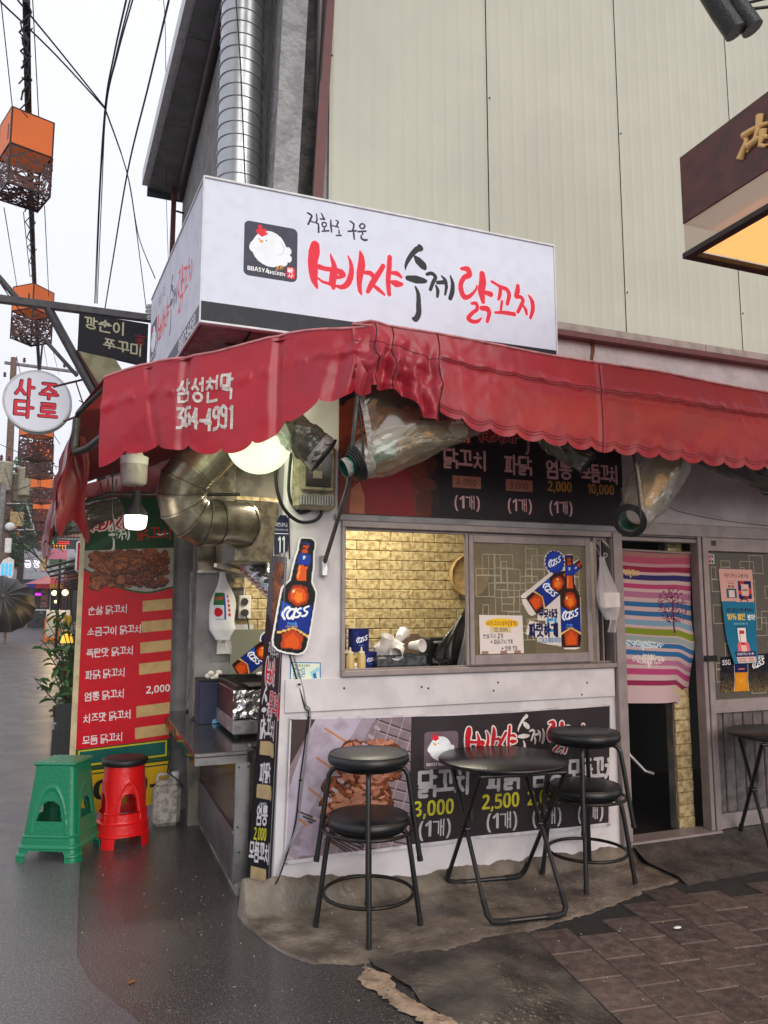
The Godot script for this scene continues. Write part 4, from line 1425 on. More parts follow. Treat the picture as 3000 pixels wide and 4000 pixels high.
func stencil(m: MB, surf: Callable, dn: Vector3) -> void:
	# stencilled company line and number laid as thin paint on the skirt, gaps as stencils leave
	var C := CV.new(4, 4, Color.WHITE)
	var put := func(a: Vector2, b: Vector2, w: float) -> void:
		var K := Vector2(1.32, .4)
		a *= K; b *= K
		var n := maxi(1, int(a.distance_to(b) / .02))
		for i in n:
			if n > 3 and i == n / 2: continue
			var p := a.lerp(b, float(i) / n)
			var q := a.lerp(b, float(i + 1) / n)
			var o := (q - p).orthogonal().normalized() * w * .5
			var e := (q - p).normalized() * w * .3
			var c := []
			for z in [p + o - e, q + o + e, q - o + e, p - o - e]: c.append(surf.call(z.x / K.x, z.y / K.y) + dn * .0035)
			m.quad(c[0], c[1], c[2], c[3], dn)
	# characters as strokes in skirt coordinates (u along, v down)
	var rows := [["삼성천막", .292, .25, .054, .25], ["364-4991", .297, .57, .0285, .2]]
	for r in rows:
		var x: float = r[1]
		for ch in r[0]:
			var lines := stroke_lines(ch)
			for l in lines:
				for i in l.size() - 1:
					put.call(Vector2(x + l[i].x * r[3] * .9, r[2] + l[i].y * r[4]), Vector2(x + l[i + 1].x * r[3] * .9, r[2] + l[i + 1].y * r[4]), .012 if ch.unicode_at(0) > 1000 else .014)
			x += r[3] * (1.0 if ch != "-" else .7)

class Rec extends CV:
	var got := []
	func _init() -> void: super(2, 2, Color.WHITE)
	func line(pts: Array, _w: float, _c: Color) -> void: got.append(pts)

const DIGIT := {"0": "10 20 31 38 29 19 08 01 10", "1": "11 20 29", "2": "02 10 20 32 33 09 39", "3": "00 30 14 24 35 38 29 09", "4": "29 20 06 36", "5": "30 00 04 24 35 38 29 09", "6": "30 10 01 08 19 29 38 35 24 05", "7": "00 30 19", "8": "10 20 31 33 24 14 03 01 10;14 05 08 19 29 38 35 24", "9": "34 14 03 01 10 20 31 38 29 09", "-": "05 35"}

func stroke_lines(ch: String) -> Array:
	if DIGIT.has(ch):
		var out := []
		for st in DIGIT[ch].split(";"):
			var q := []
			for p in st.split(" "): q.append(Vector2(int(p[0]) / 3.0 * .72, int(p[1]) / 9.0))
			out.append(q)
		return out
	var r := Rec.new()
	hangul(r, ch.unicode_at(0), 0, 0, .92, 1, .1, Color.WHITE)
	return r.got

func gore(m: MB, a: Vector3, b: Vector3, na: Vector3, nb: Vector3, r: float) -> void:
	# one mitred length of round duct between two cutting planes
	var d := (b - a).normalized()
	var u := d.cross(Vector3.BACK).normalized()
	var w := d.cross(u)
	for j in 36:
		var q := []
		var nn := []
		for k in 2:
			var an := TAU * (j + k) / 36
			var o := u * cos(an) + w * sin(an)
			nn.append(o)
			q.append(a + o * r - d * ((o * r).dot(na) / d.dot(na)))
			q.append(b + o * r - d * ((o * r).dot(nb) / d.dot(nb)))
		m.tri(q[0], q[2], q[3], nn[0], nn[1], nn[1])
		m.tri(q[0], q[3], q[1], nn[0], nn[1], nn[0])

func counter_side() -> void:
	# pier and frame at the alley end of the opening
	var st := thing("alley_pier", "grey end wall of the stall behind the green and red menu board", "wall", Vector3(.72, 0, -6.0))
	obj("wall", BX(.585, .86, 0, 2.75, -6.25, -6.05, .004), M.wall_grey, st)
	obj("side_wall", BX(.8, .9, 0, 2.75, -12.0, -6.25, 0), M.wall_grey, st)
	var fr := MB.new()
	bx(fr, .735, .765, .74, 1.76, -6.02, -5.95, .003)
	bx(fr, .77, .825, .74, 1.765, -5.99, -5.93, .003)
	var al := obj("frame_post", fr, worn(Color(.7, .71, .72), Color(.55, .55, .56), 1.0, .4, 0.0, .4), st)
	var sc := MB.new()
	for y in [.95, 1.5]: sc.ball(Vector3(.80, y, -5.928), Vector3(.012, .012, .005), 8, 5)
	obj("screw", sc, M.dark, al)
	var hn := MB.new()
	hn.tube(PackedVector3Array([Vector3(.76, 1.42, -5.945), Vector3(.755, 1.4, -5.91), Vector3(.752, 1.3, -5.905), Vector3(.755, 1.22, -5.92), Vector3(.76, 1.2, -5.945)]), .009, 8)
	obj("handle", hn, M.white, al)
	# counter
	var c := thing("steel_counter", "stainless steel serving counter with a brown glossy front panel", "counter", Vector3(.75, 0, -5.0))
	var t := MB.new()
	bx(t, .575, .90, .7, .722, -6.05, -4.27, .004)
	bx(t, .9, 1.06, .7, .722, -6.05, -4.4, .004)
	bx(t, .575, .59, .655, .7, -6.05, -4.27, .003)
	bx(t, .575, .89, .655, .7, -4.285, -4.268, .003)
	obj("worktop", t, M.worktop, c)
	obj("front_panel", BX(.795, .82, .3, .66, -6.02, -4.28, .002), worn(Color(.22, .085, .07), Color(.14, .055, .05), 1.0, .2), c)
	t = BX(.788, .83, .04, .3, -6.02, -4.26, .003)
	bx(t, .783, .80, .292, .31, -6.02, -4.26, .002)
	obj("kick_panel", t, M.dull_steel, c)
	obj("end_panel", BX(.79, .872, .05, .66, -4.27, -4.25, .003), M.dull_steel, c)
	var rv := MB.new()
	for p in [[.81, .64], [.81, .33], [.86, .64], [.82, .2]]: rv.ball(Vector3(p[0], p[1], -4.249), Vector3(.006, .006, .003), 6, 4)
	obj("rivet", rv, M.dark, c)
	var st2 := MB.new()
	bx(st2, .572, .5745, .66, .72, -6.05, -5.2, .001)
	obj("sticker_strip", st2, worn(Color(.75, .12, .1), Color(.1, .3, .15), 2.5, .5), c)
	var vent := MB.new()
	for i in 5: bx(vent, .785, .789, .215 + i * .012, .222 + i * .012, -5.75, -5.62, 0)
	obj("vent_slot", vent, M.dark, c)
	obj("base", BX(.80, .95, -.02, .05, -6.3, -4.2, .01), M.concrete, c)
	# hood over the counter
	var h := thing("steel_hood", "greasy stainless extractor hood above the counter with a shelf lip", "extractor hood", Vector3(.95, 1.74, -5.2))
	obj("hood_box", BX(.84, 1.14, 1.775, 2.16, -5.45, -4.72, .006), M.greasy, h)
	obj("rear_panel", BX(.73, .99, 1.75, 2.6, -5.56, -5.53, .003), M.greasy, h)
	var lip := MB.new()
	lip.box(Vector3(.885, 1.748, -5.12), Vector3(.02, .026, .92), .003, Basis(Vector3.UP, -.36))
	bx(lip, .73, 1.06, 1.735, 1.755, -5.56, -5.53, .002)
	obj("shelf_lip", lip, M.steel, h)
	# the big greasy elbow
	var e := thing("duct_elbow", "fat greasy segmented metal duct elbow curving down under the awning", "duct", Vector3(.55, 1.9, -4.6))
	var cl := [Vector3(.86, 2.62, -4.44), Vector3(.70, 2.455, -4.45)]
	for i in 7:
		var th := deg_to_rad(132.0 + i * 26.0)
		cl.append(Vector3(.655 + .168 * cos(th), 2.155 + .168 * sin(th), -4.46 - .02 * i))
	cl.append(Vector3(.9, 2.0, -4.7))
	for i in cl.size() - 1:
		var a: Vector3 = cl[i]
		var b: Vector3 = cl[i + 1]
		var dr := (b - a).normalized()
		var na := dr if i == 0 else (dr + (a - (cl[i - 1] as Vector3)).normalized()).normalized()
		var nb := dr if i == cl.size() - 2 else (dr + ((cl[i + 2] as Vector3) - b).normalized()).normalized()
		var m := MB.new()
		gore(m, a, b, na, nb, .137)
		var sg := obj("duct_segment", m, M.greasy, e)
		m = MB.new()
		gore(m, b - dr * .012, b + dr * .0, nb, nb, .1415)
		obj("seam_lip", m, M.greasy, sg)
		m = MB.new()
		gore(m, b - dr * .016, b - dr * .012, nb, nb, .1395)
		obj("seam_line", m, M.dark, sg)  # thin dark ring behind each seam lip
	var sw := MB.new()
	sw.tube(PackedVector3Array([Vector3(.70, 2.42, -4.33), Vector3(.60, 2.33, -4.36), Vector3(.585, 2.2, -4.4)]), .003, 5)
	obj("hanging_wire", sw, M.wire, e)
	# grill
	var g := thing("countertop_grill", "boxy steel grill wrapped in crinkled aluminium foil on the counter", "grill", Vector3(1.05, .74, -4.85))
	obj("base_box", BX(.845, 1.3, .745, .83, -5.3, -4.64, .006), M.steel, g)
	var foil := mat(Color(.86, .86, .87), .22, .95)
	foil.heightmap_enabled = true
	foil.heightmap_texture = noise(.011, 2, [], FastNoiseLite.TYPE_CELLULAR, 77)
	foil.heightmap_scale = 1.6
	foil.uv1_triplanar = true
	foil.uv1_scale = Vector3.ONE * 3.0
	M.foil = foil
	var fm := MB.new()
	fm.grid(26, 16, func(u: float, v: float) -> Vector3: return Vector3(lerpf(.84, 1.3, u), lerpf(1.005, .832 + .012 * sin(u * 9.0), v), -4.632 + .012 * cn.get_noise_2d(u * 7.0, v * 5.0)), true)
	obj("foil_front", fm, foil, g)
	obj("firebox", BX(.85, 1.3, .83, 1.0, -5.3, -4.65, .006), worn(Color(.45, .29, .27), Color(.3, .2, .19), 2.0, .3, 0.0, .7), g)
	var tr := MB.new()
	bx(tr, .855, 1.3, 1.0, 1.045, -5.3, -5.27, .003)
	bx(tr, .855, .88, 1.0, 1.03, -5.3, -4.66, .003)
	bx(tr, .93, 1.3, 1.02, 1.03, -4.85, -4.62, .002)
	for i in 9: bx(tr, .88, 1.3, 1.004, 1.012, -5.25 + i * .065, -5.242 + i * .065, 0)
	obj("grill_rack", tr, worn(Color(.12, .11, .11), Color(.2, .19, .18), 3.0, .4, 0.0, .6), g)
	for x in [.88, 1.2]:
		var ft := MB.new()
		ft.lathe(PackedVector2Array([Vector2(.018, 0), Vector2(.018, .025), Vector2(0, .025)]), Transform3D(Basis(), Vector3(x, .722, -4.7)), 10)
		obj("foot", ft, M.rubber, g)
	# blue box of bottles behind the grill
	var b := thing("blue_carton", "dark blue carton with a torn light blue corner behind the grill", "carton", Vector3(.88, .72, -5.4))
	obj("carton_body", BX(.735, 1.05, .722, 1.0, -5.52, -5.30, .004), worn(Color(.035, .09, .26), Color(.03, .075, .22), 2.0, .4), b)
	var tg := MB.new()
	tg.prism(PackedVector2Array([Vector2(.82, .725), Vector2(.99, .728), Vector2(.99, .83), Vector2(.965, .80), Vector2(.955, .765), Vector2(.83, .75)]), -5.299, -5.295)
	obj("torn_print", tg, mat(Color(.45, .66, .85), .4), b)
	obj("lid", BX(.73, 1.055, 1.0, 1.012, -5.525, -5.295, .003), M.dark, b)
	var ts := MB.new()
	for i in 5: ts.ball(Vector3(.8 + .018 * i, 1.03 + .02 * sin(i * 2.0), -5.38 + .01 * (i % 2)), Vector3(.022, .018, .016), 8, 6)
	tag(obj("crumpled_tissue", ts, M.paper), "crumpled white tissue lying on the dark blue carton", "tissue")
	var t2 := MB.new()
	for i in 5: t2.ball(Vector3(1.12 + .03 * i, 1.05 + .008 * sin(i * 3.0), -5.2), Vector3(.03, .012, .03), 8, 6)
	tag(obj("wiping_cloth", t2, M.paper), "white wiping cloth lying on top of the foil wrapped grill", "cloth")
	# carrier bag with a printed label
	var bag := thing("hanging_carrier_bag", "white plastic bag with green and red print hanging by the aluminium post", "plastic bag", Vector3(.89, 1.2, -5.45))
	var cv := CV.new(256, 384, Color(.9, .9, .91))
	cv.rect(118, 120, 76, 150, Color(.16, .3, .66))
	cv.rect(128, 118, 90, 70, Color(.1, .42, .2))
	cv.rect(128, 188, 90, 80, Color(.86, .88, .9))
	cv.oval(Vector2(172, 228), Vector2(36, 26), Color(.8, .1, .16))
	write(cv, "Sugar", 134, 136, 22, Color(.85, .2, .2), .1, .9)
	for i in 5: cv.rect(86, 130 + i * 26, 18, 18, Color(.8, .25, .3))
	var bm := MB.new()
	bm.grid(30, 34, func(u: float, v: float) -> Vector3:
		var w := lerpf(.018, .088, smoothstep(0.0, .5, v)) * (1.0 if v < .85 else lerpf(1.0, .6, (v - .85) / .15))
		var an := TAU * u
		var r := 1.0 + .16 * sin(an * 3.0 + v * 6.0) * (1.0 - v * .4)
		return Vector3(.89 + .02 * v + cos(an) * w * r, 1.74 - v * .47, -5.45 + sin(an) * w * .55 * r), false, Vector2(2, 1))
	obj("bag_body", bm, printed(cv.tex(), .35), bag)
	(bag.get_node("bag_body") as MeshInstance3D).material_override.texture_repeat = true
	bm = MB.new()
	bm.grid(8, 10, func(u: float, v: float) -> Vector3: return Vector3(.93 + (u - .5) * .04 + .03 * v, 1.27 - v * .1, -5.42 + .012 * sin(u * 7.0 + v * 5.0)))
	obj("loose_corner", bm, M.bagplastic, bag)
	# account-number paper
	var cp := CV.new(360, 250, Color(.78, .77, .78))
	write(cp, "농협", 175, 68, 26, Color(.12, .12, .14), .11, 1.0, .5)
	write(cp, "356-7177-2662-91", 190, 128, 30, Color(.15, .15, .18), .1, .9, .5)
	write(cp, "(김소미)", 180, 182, 22, Color(.12, .12, .14), .11, 1.0, .5)
	var pm := MB.new()
	pm.board(Vector3(.885, 1.375, -5.545), Vector3(1.14, 1.37, -5.545), Vector3(1.135, 1.17, -5.545), Vector3(.88, 1.165, -5.545), .002)
	tag(obj("account_notice", pm, printed(cp.tex(), .8)), "white paper with a handwritten account number on the grey panel", "notice")
	# socket, plug and flex
	var so := thing("wall_socket", "cream double wall socket with a plugged in black flex", "socket", Vector3(1.075, 1.4, -5.57))
	obj("plate", BX(1.03, 1.12, 1.41, 1.58, -5.585, -5.555, .006), M.paper, so)
	var pl := MB.new()
	for y in [1.455, 1.535]:
		pl.lathe(PackedVector2Array([Vector2(.026, 0), Vector2(.026, .01 if y > 1.5 else .035), Vector2(0, .01 if y > 1.5 else .035)]), Transform3D(Basis(Vector3.RIGHT, PI / 2), Vector3(1.072, y, -5.555)), 14)
	obj("plug", pl, worn(Color(.25, .22, .19), Color(.15, .13, .12), 3.0, .6), so)
	var fx := MB.new()
	fx.tube(PackedVector3Array([Vector3(1.072, 1.455, -5.53), Vector3(1.09, 1.40, -5.51), Vector3(1.115, 1.25, -5.51), Vector3(1.10, 1.0, -5.51)]), .005, 6)
	obj("flex", fx, M.wire, so)
	fx = MB.new()
	fx.tube(PackedVector3Array([Vector3(1.07, 1.58, -5.565), Vector3(1.075, 1.7, -5.565), Vector3(1.06, 2.0, -5.565)]), .006, 6)
	obj("conduit", fx, M.paper, so)
	# flexible foil duct
	var fd := thing("foil_flex_duct", "crinkled silver flexible duct bending down inside the stall", "duct", Vector3(1.2, 1.3, -5.1))
	var pts := PackedVector3Array()
	var rs := []
	for i in 44:
		var q := i / 43.0
		pts.append(Vector3(1.04 + .26 * q + .06 * sin(q * 3.0), 1.80 - .5 * q, -5.25 + .55 * q))
		rs.append(.085 + .009 * (1 if i % 2 else -1))
	var dm := MB.new()
	dm.tube(pts, rs, 20, false, true)
	obj("duct_pipe", dm, foil, fd)
	# a bottle poster inside the opening
	var co := CV.new(400, 300, Color(.75, .74, .72))
	co.rect(0, 0, 400, 300, Color(.50, .50, .44))
	co.poly(PackedVector2Array([Vector2(150, 300), Vector2(400, 130), Vector2(400, 300)]), Color(.86, .85, .84))
	co.oval(Vector2(290, 60), Vector2(95, 62), Color(.9, .9, .9))
	co.oval(Vector2(290, 60), Vector2(86, 54), Color(.05, .12, .4))
	co.strokes(CASS, Transform2D(Vector2(1.3, -.1), Vector2(0, 1.1), Vector2(230, 34)), Color(.92, .93, .95))
	draw_bottle(co, Vector2(45, 262), 120, 420, .95, false, 4)
	write(co, "짜릿하게", 230, 250, 34, Color(.05, .05, .12), .13, .9)
	var bp := MB.new()
	bp.board(Vector3(.955, 1.34, -5.42), Vector3(1.36, 1.34, -5.36), Vector3(1.36, 1.0, -5.36), Vector3(.955, 1.0, -5.42), .004)
	tag(obj("beer_poster", bp, printed(co.tex(), .35)), "beer poster with a tilted bottle and blue cap inside the side opening", "poster")

func window_things() -> void:
	# everything standing on the ledge behind the serving window
	var ledge := thing("window_ledge", "steel ledge inside the serving window that carries boxes and sauces", "ledge", Vector3(2.1, 1.1, -4.3))
	obj("shelf", BX(1.1, 3.05, 1.115, 1.14, -4.75, -4.062, .003), M.steel, ledge)
	var blue := Color(.04, .09, .36)
	for k in 3:
		var cv := CV.new(160, 220, blue)
		cv.poly(PackedVector2Array([Vector2(20, 40), Vector2(70, 20), Vector2(50, 60), Vector2(90, 110), Vector2(30, 120)]), Color(.06, .16, .5))
		cv.strokes(CASS, Transform2D(Vector2(1.1, -.12), Vector2(0, 1.15), Vector2(38, 72)), Color(.88, .9, .95))
		write(cv, "Fresh", 62, 148, 16, Color(.3, .5, .85), .1, .9)
		if k == 0: M.carton_print = printed(cv.tex(), .4)
		var x0: float = [1.45, 1.40, 1.52][k]
		var y0: float = [1.237, 1.237, 1.142][k]
		var w: float = [.1, .045, .08][k]
		var hh: float = [.135, .135, .096][k]
		var z := -4.24 - (.1 if k == 1 else .0)
		var o := thing("beer_carton", ["blue beer carton on top behind the two sauce bottles", "narrow blue beer carton at the far left of the window", "blue beer carton underneath the others in the window"][k], "carton", Vector3(x0, y0, z), "blue cartons in the window")
		var m := MB.new()
		m.board(Vector3(x0, y0 + hh, z), Vector3(x0 + w, y0 + hh, z), Vector3(x0 + w, y0, z), Vector3(x0, y0, z), .08)
		obj("carton_body", m, M.carton_print, o)
	var sb: Node3D = null
	for k in 3:
		var p: Vector3 = [Vector3(1.395, 1.142, -4.12), Vector3(1.462, 1.142, -4.12), Vector3(1.385, 1.142, -4.2)][k]
		var lbl: String = ["cream sauce squeeze bottle, left one at the window edge", "cream sauce squeeze bottle, right one in front of the blue carton", "brown sauce bottle half hidden by the window's left edge"][k]
		if k == 0 or k == 2:
			sb = thing("squeeze_bottle", lbl, "sauce bottle", p, "sauce bottles in the window")
			var m := MB.new()
			m.lathe(PackedVector2Array([Vector2(0, 0), Vector2(.022, 0), Vector2(.0235, .006), Vector2(.0235, .08), Vector2(.018, .092), Vector2(.016, .095)]), Transform3D(), 20)
			obj("bottle_body", m, mat(Color(.80, .70, .45) if k == 0 else Color(.3, .13, .06), .4), sb, false)
			m = MB.new()
			m.lathe(PackedVector2Array([Vector2(.018, .094), Vector2(.018, .105), Vector2(.007, .108), Vector2(.003, .132), Vector2(0, .132)]), Transform3D(), 14)
			obj("nozzle", m, mat(Color(.86, .82, .7), .4), sb, false)
		else: dup(sb, "squeeze_bottle", p, 0.4, lbl)
	# paper cups in a steel tray
	var tray := thing("cup_tray", "dark steel tray in the window holding a heap of paper cups", "tray", Vector3(1.62, 1.14, -4.28))
	var tm := MB.new()
	bx(tm, 1.46, 1.77, 1.15, 1.158, -4.4, -4.18)
	bx(tm, 1.46, 1.77, 1.158, 1.215, -4.186, -4.18)
	bx(tm, 1.46, 1.77, 1.158, 1.215, -4.4, -4.394)
	bx(tm, 1.46, 1.466, 1.158, 1.215, -4.394, -4.186)
	bx(tm, 1.764, 1.77, 1.158, 1.215, -4.394, -4.186)
	bx(tm, 1.45, 1.78, 1.213, 1.221, -4.188, -4.166)
	obj("tray_body", tm, worn(Color(.3, .32, .33), Color(.16, .2, .2), 3.0, .35, 0.0, .6), tray)
	var cup := MB.new()
	cup.lathe(PackedVector2Array([Vector2(0, 0), Vector2(.026, 0), Vector2(.038, .085), Vector2(.0405, .086), Vector2(.0385, .089), Vector2(.036, .085), Vector2(.025, .004), Vector2(0, .004)]), Transform3D(), 22)
	var c0: Node3D = null
	var spots := [[1.70, 1.265, -4.25, 1.5, .5, "paper cup lying with its open mouth towards the street"], [1.57, 1.30, -4.27, 2.2, .9, "paper cup on top of the heap"], [1.62, 1.255, -4.22, 1.9, -.7, "paper cup in the middle of the heap"], [1.525, 1.25, -4.25, .5, .3, "paper cup at the left end of the heap"], [1.65, 1.31, -4.31, 1.2, 2.4, "paper cup at the back of the heap"], [1.50, 1.24, -4.33, 1.3, 1.4, "paper cup under the clear wrapping"]]
	for k in spots.size():
		var q: Array = spots[k]
		if c0 == null:
			c0 = thing("paper_cup", q[5], "cup", Vector3(q[0], q[1], q[2]), "paper cups in the window")
			obj("cup_body", cup, M.paper, c0, false)
		else: c0 = dup(c0, "paper_cup", Vector3(q[0], q[1], q[2]), 0, q[5])
		c0.basis = Basis(Vector3.UP, q[4]) * Basis(Vector3.RIGHT, q[3])
	var wr := MB.new()
	wr.grid(20, 14, func(u: float, v: float) -> Vector3:
		var an := PI * v
		return Vector3(1.46 + .16 * u, 1.2 + (.085 + .02 * sin(u * 12.0 + v * 5.0)) * sin(an), -4.27 + cos(an) * (.09 + .012 * sin(u * 9.0))))
	tag(obj("plastic_wrapping", wr, M.bagplastic), "crumpled clear plastic wrapping over the paper cups", "plastic wrap")
	tag(obj("brown_carton", BX(1.66, 1.80, 1.145, 1.335, -4.52, -4.43, .004), M.cardboard), "small brown cardboard box behind the paper cups", "box")
	var bk := thing("black_machine", "black appliance with steel trim beside the black bin bag", "appliance", Vector3(1.9, 1.14, -4.4))
	obj("case", BX(1.80, 2.05, 1.145, 1.31, -4.5, -4.3, .01), M.black, bk)
	
	obj("steel_trim", BX(1.83, 1.95, 1.275, 1.29, -4.298, -4.285, .003), M.steel, bk)
	obj("tray_shelf", BX(1.82, 2.05, 1.16, 1.19, -4.298, -4.25, .004), M.steel, bk)
	var bag := thing("black_bin_bag", "black plastic bag hanging behind the sliding window", "bag", Vector3(2.0, 1.15, -4.2))
	var bm := MB.new()
	bm.grid(36, 26, func(u: float, v: float) -> Vector3:
		var an := TAU * u
		var r := lerpf(.01, .11, smoothstep(0, .8, v)) * (1.0 + .2 * sin(an * 5.0 + v * 4.0)) * (1.0 if v < .9 else 1.0 - 4.0 * (v - .9))
		return Vector3(2.09 - .11 * v + cos(an) * r, 1.52 - v * .37, -4.2 + sin(an) * r * .6))
	obj("bag_body", bm, mat(Color(.02, .02, .022), .25), bag)
	bm = MB.new()
	bm.grid(18, 14, func(u: float, v: float) -> Vector3: return Vector3(2.03 - .06 * v + u * .08, 1.42 - .27 * v, -4.12 + .02 * sin(u * 14.0 + v * 3.0)))
	obj("clear_liner", bm, M.bagplastic, bag)
	var dk := thing("round_hat", "round tan woven tray hanging on the gold brick wall", "tray", Vector3(2.87, 1.57, -5.52))
	var dm := MB.new()
	dm.lathe(PackedVector2Array([Vector2(.0, .02), Vector2(.135, .02), Vector2(.15, .03), Vector2(.165, .045), Vector2(.172, .04), Vector2(.172, .0), Vector2(.0, .0)]), Transform3D(Basis(Vector3.RIGHT, PI / 2), Vector3(2.87, 1.745, -5.52)), 30)
	obj("disc", dm, worn(Color(.75, .62, .42), Color(.6, .48, .3), 2.5, .6, .2), dk)
	for q in {"cup_tray": .12, "paper_cup": .12, "plastic_wrapping": .12, "brown_carton": .16, "black_machine": .16, "black_bin_bag": .09}.keys():
		for ch in get_children():
			if String(ch.name).begins_with(q): ch.position.x += {"cup_tray": .12, "paper_cup": .12, "plastic_wrapping": .12, "brown_carton": .16, "black_machine": .16, "black_bin_bag": .09}[q]
	# print stuck on the sliding glass: two bottles, a cap and a slogan
	var cv := CV.new(440, 640, Color(.86, .82, .80), 1.08, Vector2(-66, 5))
	draw_bottle(cv, Vector2(-32, 350), 125, 470, .94, false, 3)
	draw_bottle(cv, Vector2(243, 594), 142, 556, .0, false, 3)
	cv.oval(Vector2(140, 83), Vector2(66, 66), Color(.05, .2, .6))
	for i in 18: cv.oval(Vector2(140, 83) + Vector2(cos(i * TAU / 18), sin(i * TAU / 18)) * 64, Vector2(8, 8), Color(.04, .17, .52))
	cv.oval(Vector2(140, 80), Vector2(54, 54), Color(.06, .23, .65))
	cv.strokes(CASS, Transform2D(Vector2(.9, -.22), Vector2(.05, .95), Vector2(94, 64)), Color(.92, .94, .96))
	write(cv, "부딪쳐라", 20, 366, 50, Color(.06, .07, .28), .16, .64)
	write(cv, "더", 78, 420, 84, Color(.05, .55, .8), .19, .8)
	write(cv, "짜릿하게", -50, 452, 76, Color(.06, .07, .3), .16, .64)
	write(cv, "COLD BREWED", 14, 536, 27, Color(.12, .42, .68), .1, .66)
	var q := PackedVector2Array()
	for s in DUO_CUT.split(" "):
		var f := s.split_floats(",")
		q.append(Vector2(2.5 + f[0] * .001, 1.85 - f[1] * .001))
	var m := MB.new()
	m.prism(q, -3.9475, -3.9445, Transform3D(), Rect2(2.434, 1.845 - 640 / 1080.0, 440 / 1080.0, 640 / 1080.0))
	tag(obj("beer_sticker", m, printed(cv.tex(), .35)), "cut out beer sticker with two crossed bottles and a blue cap on the sliding window", "sticker")
	# hand-written set price
	cv = CV.new(290, 222, Color(.88, .84, .83), 1.0)
	cv.oval(Vector2(150, 48), Vector2(115, 30), Color(.93, .78, .2))
	write(cv, "모듬꼬치세트(3개)", 150, 34, 27, Color(.6, .2, .1), .09, .86, .5)
	write(cv, "12,000", 130, 72, 26, Color(.45, .4, .35), .07, 1.0, .5)
	cv.rect(70, 70, 140, 32, Color(.84, .76, .6))
	write(cv, "12,000", 140, 75, 22, Color(.5, .44, .36), .07, 1.1, .5)
	write(cv, "순살꼬치 2개", 22, 108, 26, Color(.12, .1, .14), .09, .82)
	write(cv, "+ 파닭꼬치 1개", 70, 142, 26, Color(.12, .1, .14), .09, .8)
	write(cv, "+ 염통 1개", 140, 180, 26, Color(.12, .1, .14), .09, .82)
	for x in [10, 132, 225]: cv.rect(x, 206, 44, 16, Color(.6, .48, .42))
	m = MB.new()
	m.board(Vector3(2.118, 1.452, -3.9448), Vector3(2.405, 1.447, -3.9448), Vector3(2.411, 1.229, -3.9448), Vector3(2.122, 1.229, -3.9448), .0012)
	tag(obj("handwritten_note", m, printed(cv.tex(), .85)), "white handwritten set price note taped low on the sliding window", "note")
	# green bowl seen through the glass
	var gb := MB.new()
	gb.lathe(PackedVector2Array([Vector2(0, 0), Vector2(.05, 0), Vector2(.085, .07), Vector2(.088, .15), Vector2(.07, .19), Vector2(0, .2)]), Transform3D(Basis(), Vector3(2.53, 1.15, -4.16)), 20)
	tag(obj("green_tub", gb, mat(Color(.05, .55, .42), .35)), "green plastic tub standing behind the frosted window glass", "tub")
	# white bag with a foam box hung on the window frame
	var pb := thing("hanging_white_bag", "thin white bag with a foam box hanging at the window's right jamb", "plastic bag", Vector3(2.96, 1.37, -3.88))
	m = MB.new()
	m.grid(34, 34, func(u: float, v: float) -> Vector3:
		var an := TAU * u
		var w := lerpf(.018, .078, smoothstep(0.0, .72, v)) * (1.0 if v < .8 else lerpf(1.0, .55, (v - .8) / .2))
		var r := 1.0 + .14 * sin(an * 4.0 + v * 3.0) * (1.0 - .6 * v)
		return Vector3(2.925 + .055 * v + cos(an) * w * r, 1.80 - .38 * v, -3.865 + sin(an) * w * .55 * r))
	obj("bag_body", m, M.bagplastic, pb)
	obj("foam_box", BX(2.915, 3.03, 1.49, 1.585, -3.895, -3.835, .008), M.paper, pb)
	m = MB.new()
	m.grid(12, 10, func(u: float, v: float) -> Vector3: return Vector3(2.975 + (u - .5) * lerpf(.05, .075, v), 1.43 - .085 * v, -3.85 + .02 * sin(u * 9.0 + v * 3.0)))
	obj("knotted_end", m, M.bagplastic, pb)
	m = MB.new()
	m.tube(PackedVector3Array([Vector3(2.905, 1.90, -3.93), Vector3(2.915, 1.85, -3.90), Vector3(2.925, 1.80, -3.87)]), .003, 5)
	var ring := PackedVector3Array()
	for i in 12: ring.append(Vector3(2.952 + .012 * cos(TAU * i / 12), 1.812 + .012 * sin(TAU * i / 12), -3.865))
	m.tube(ring, .004, 5, true)
	obj("loop", m, M.bagplastic, pb)

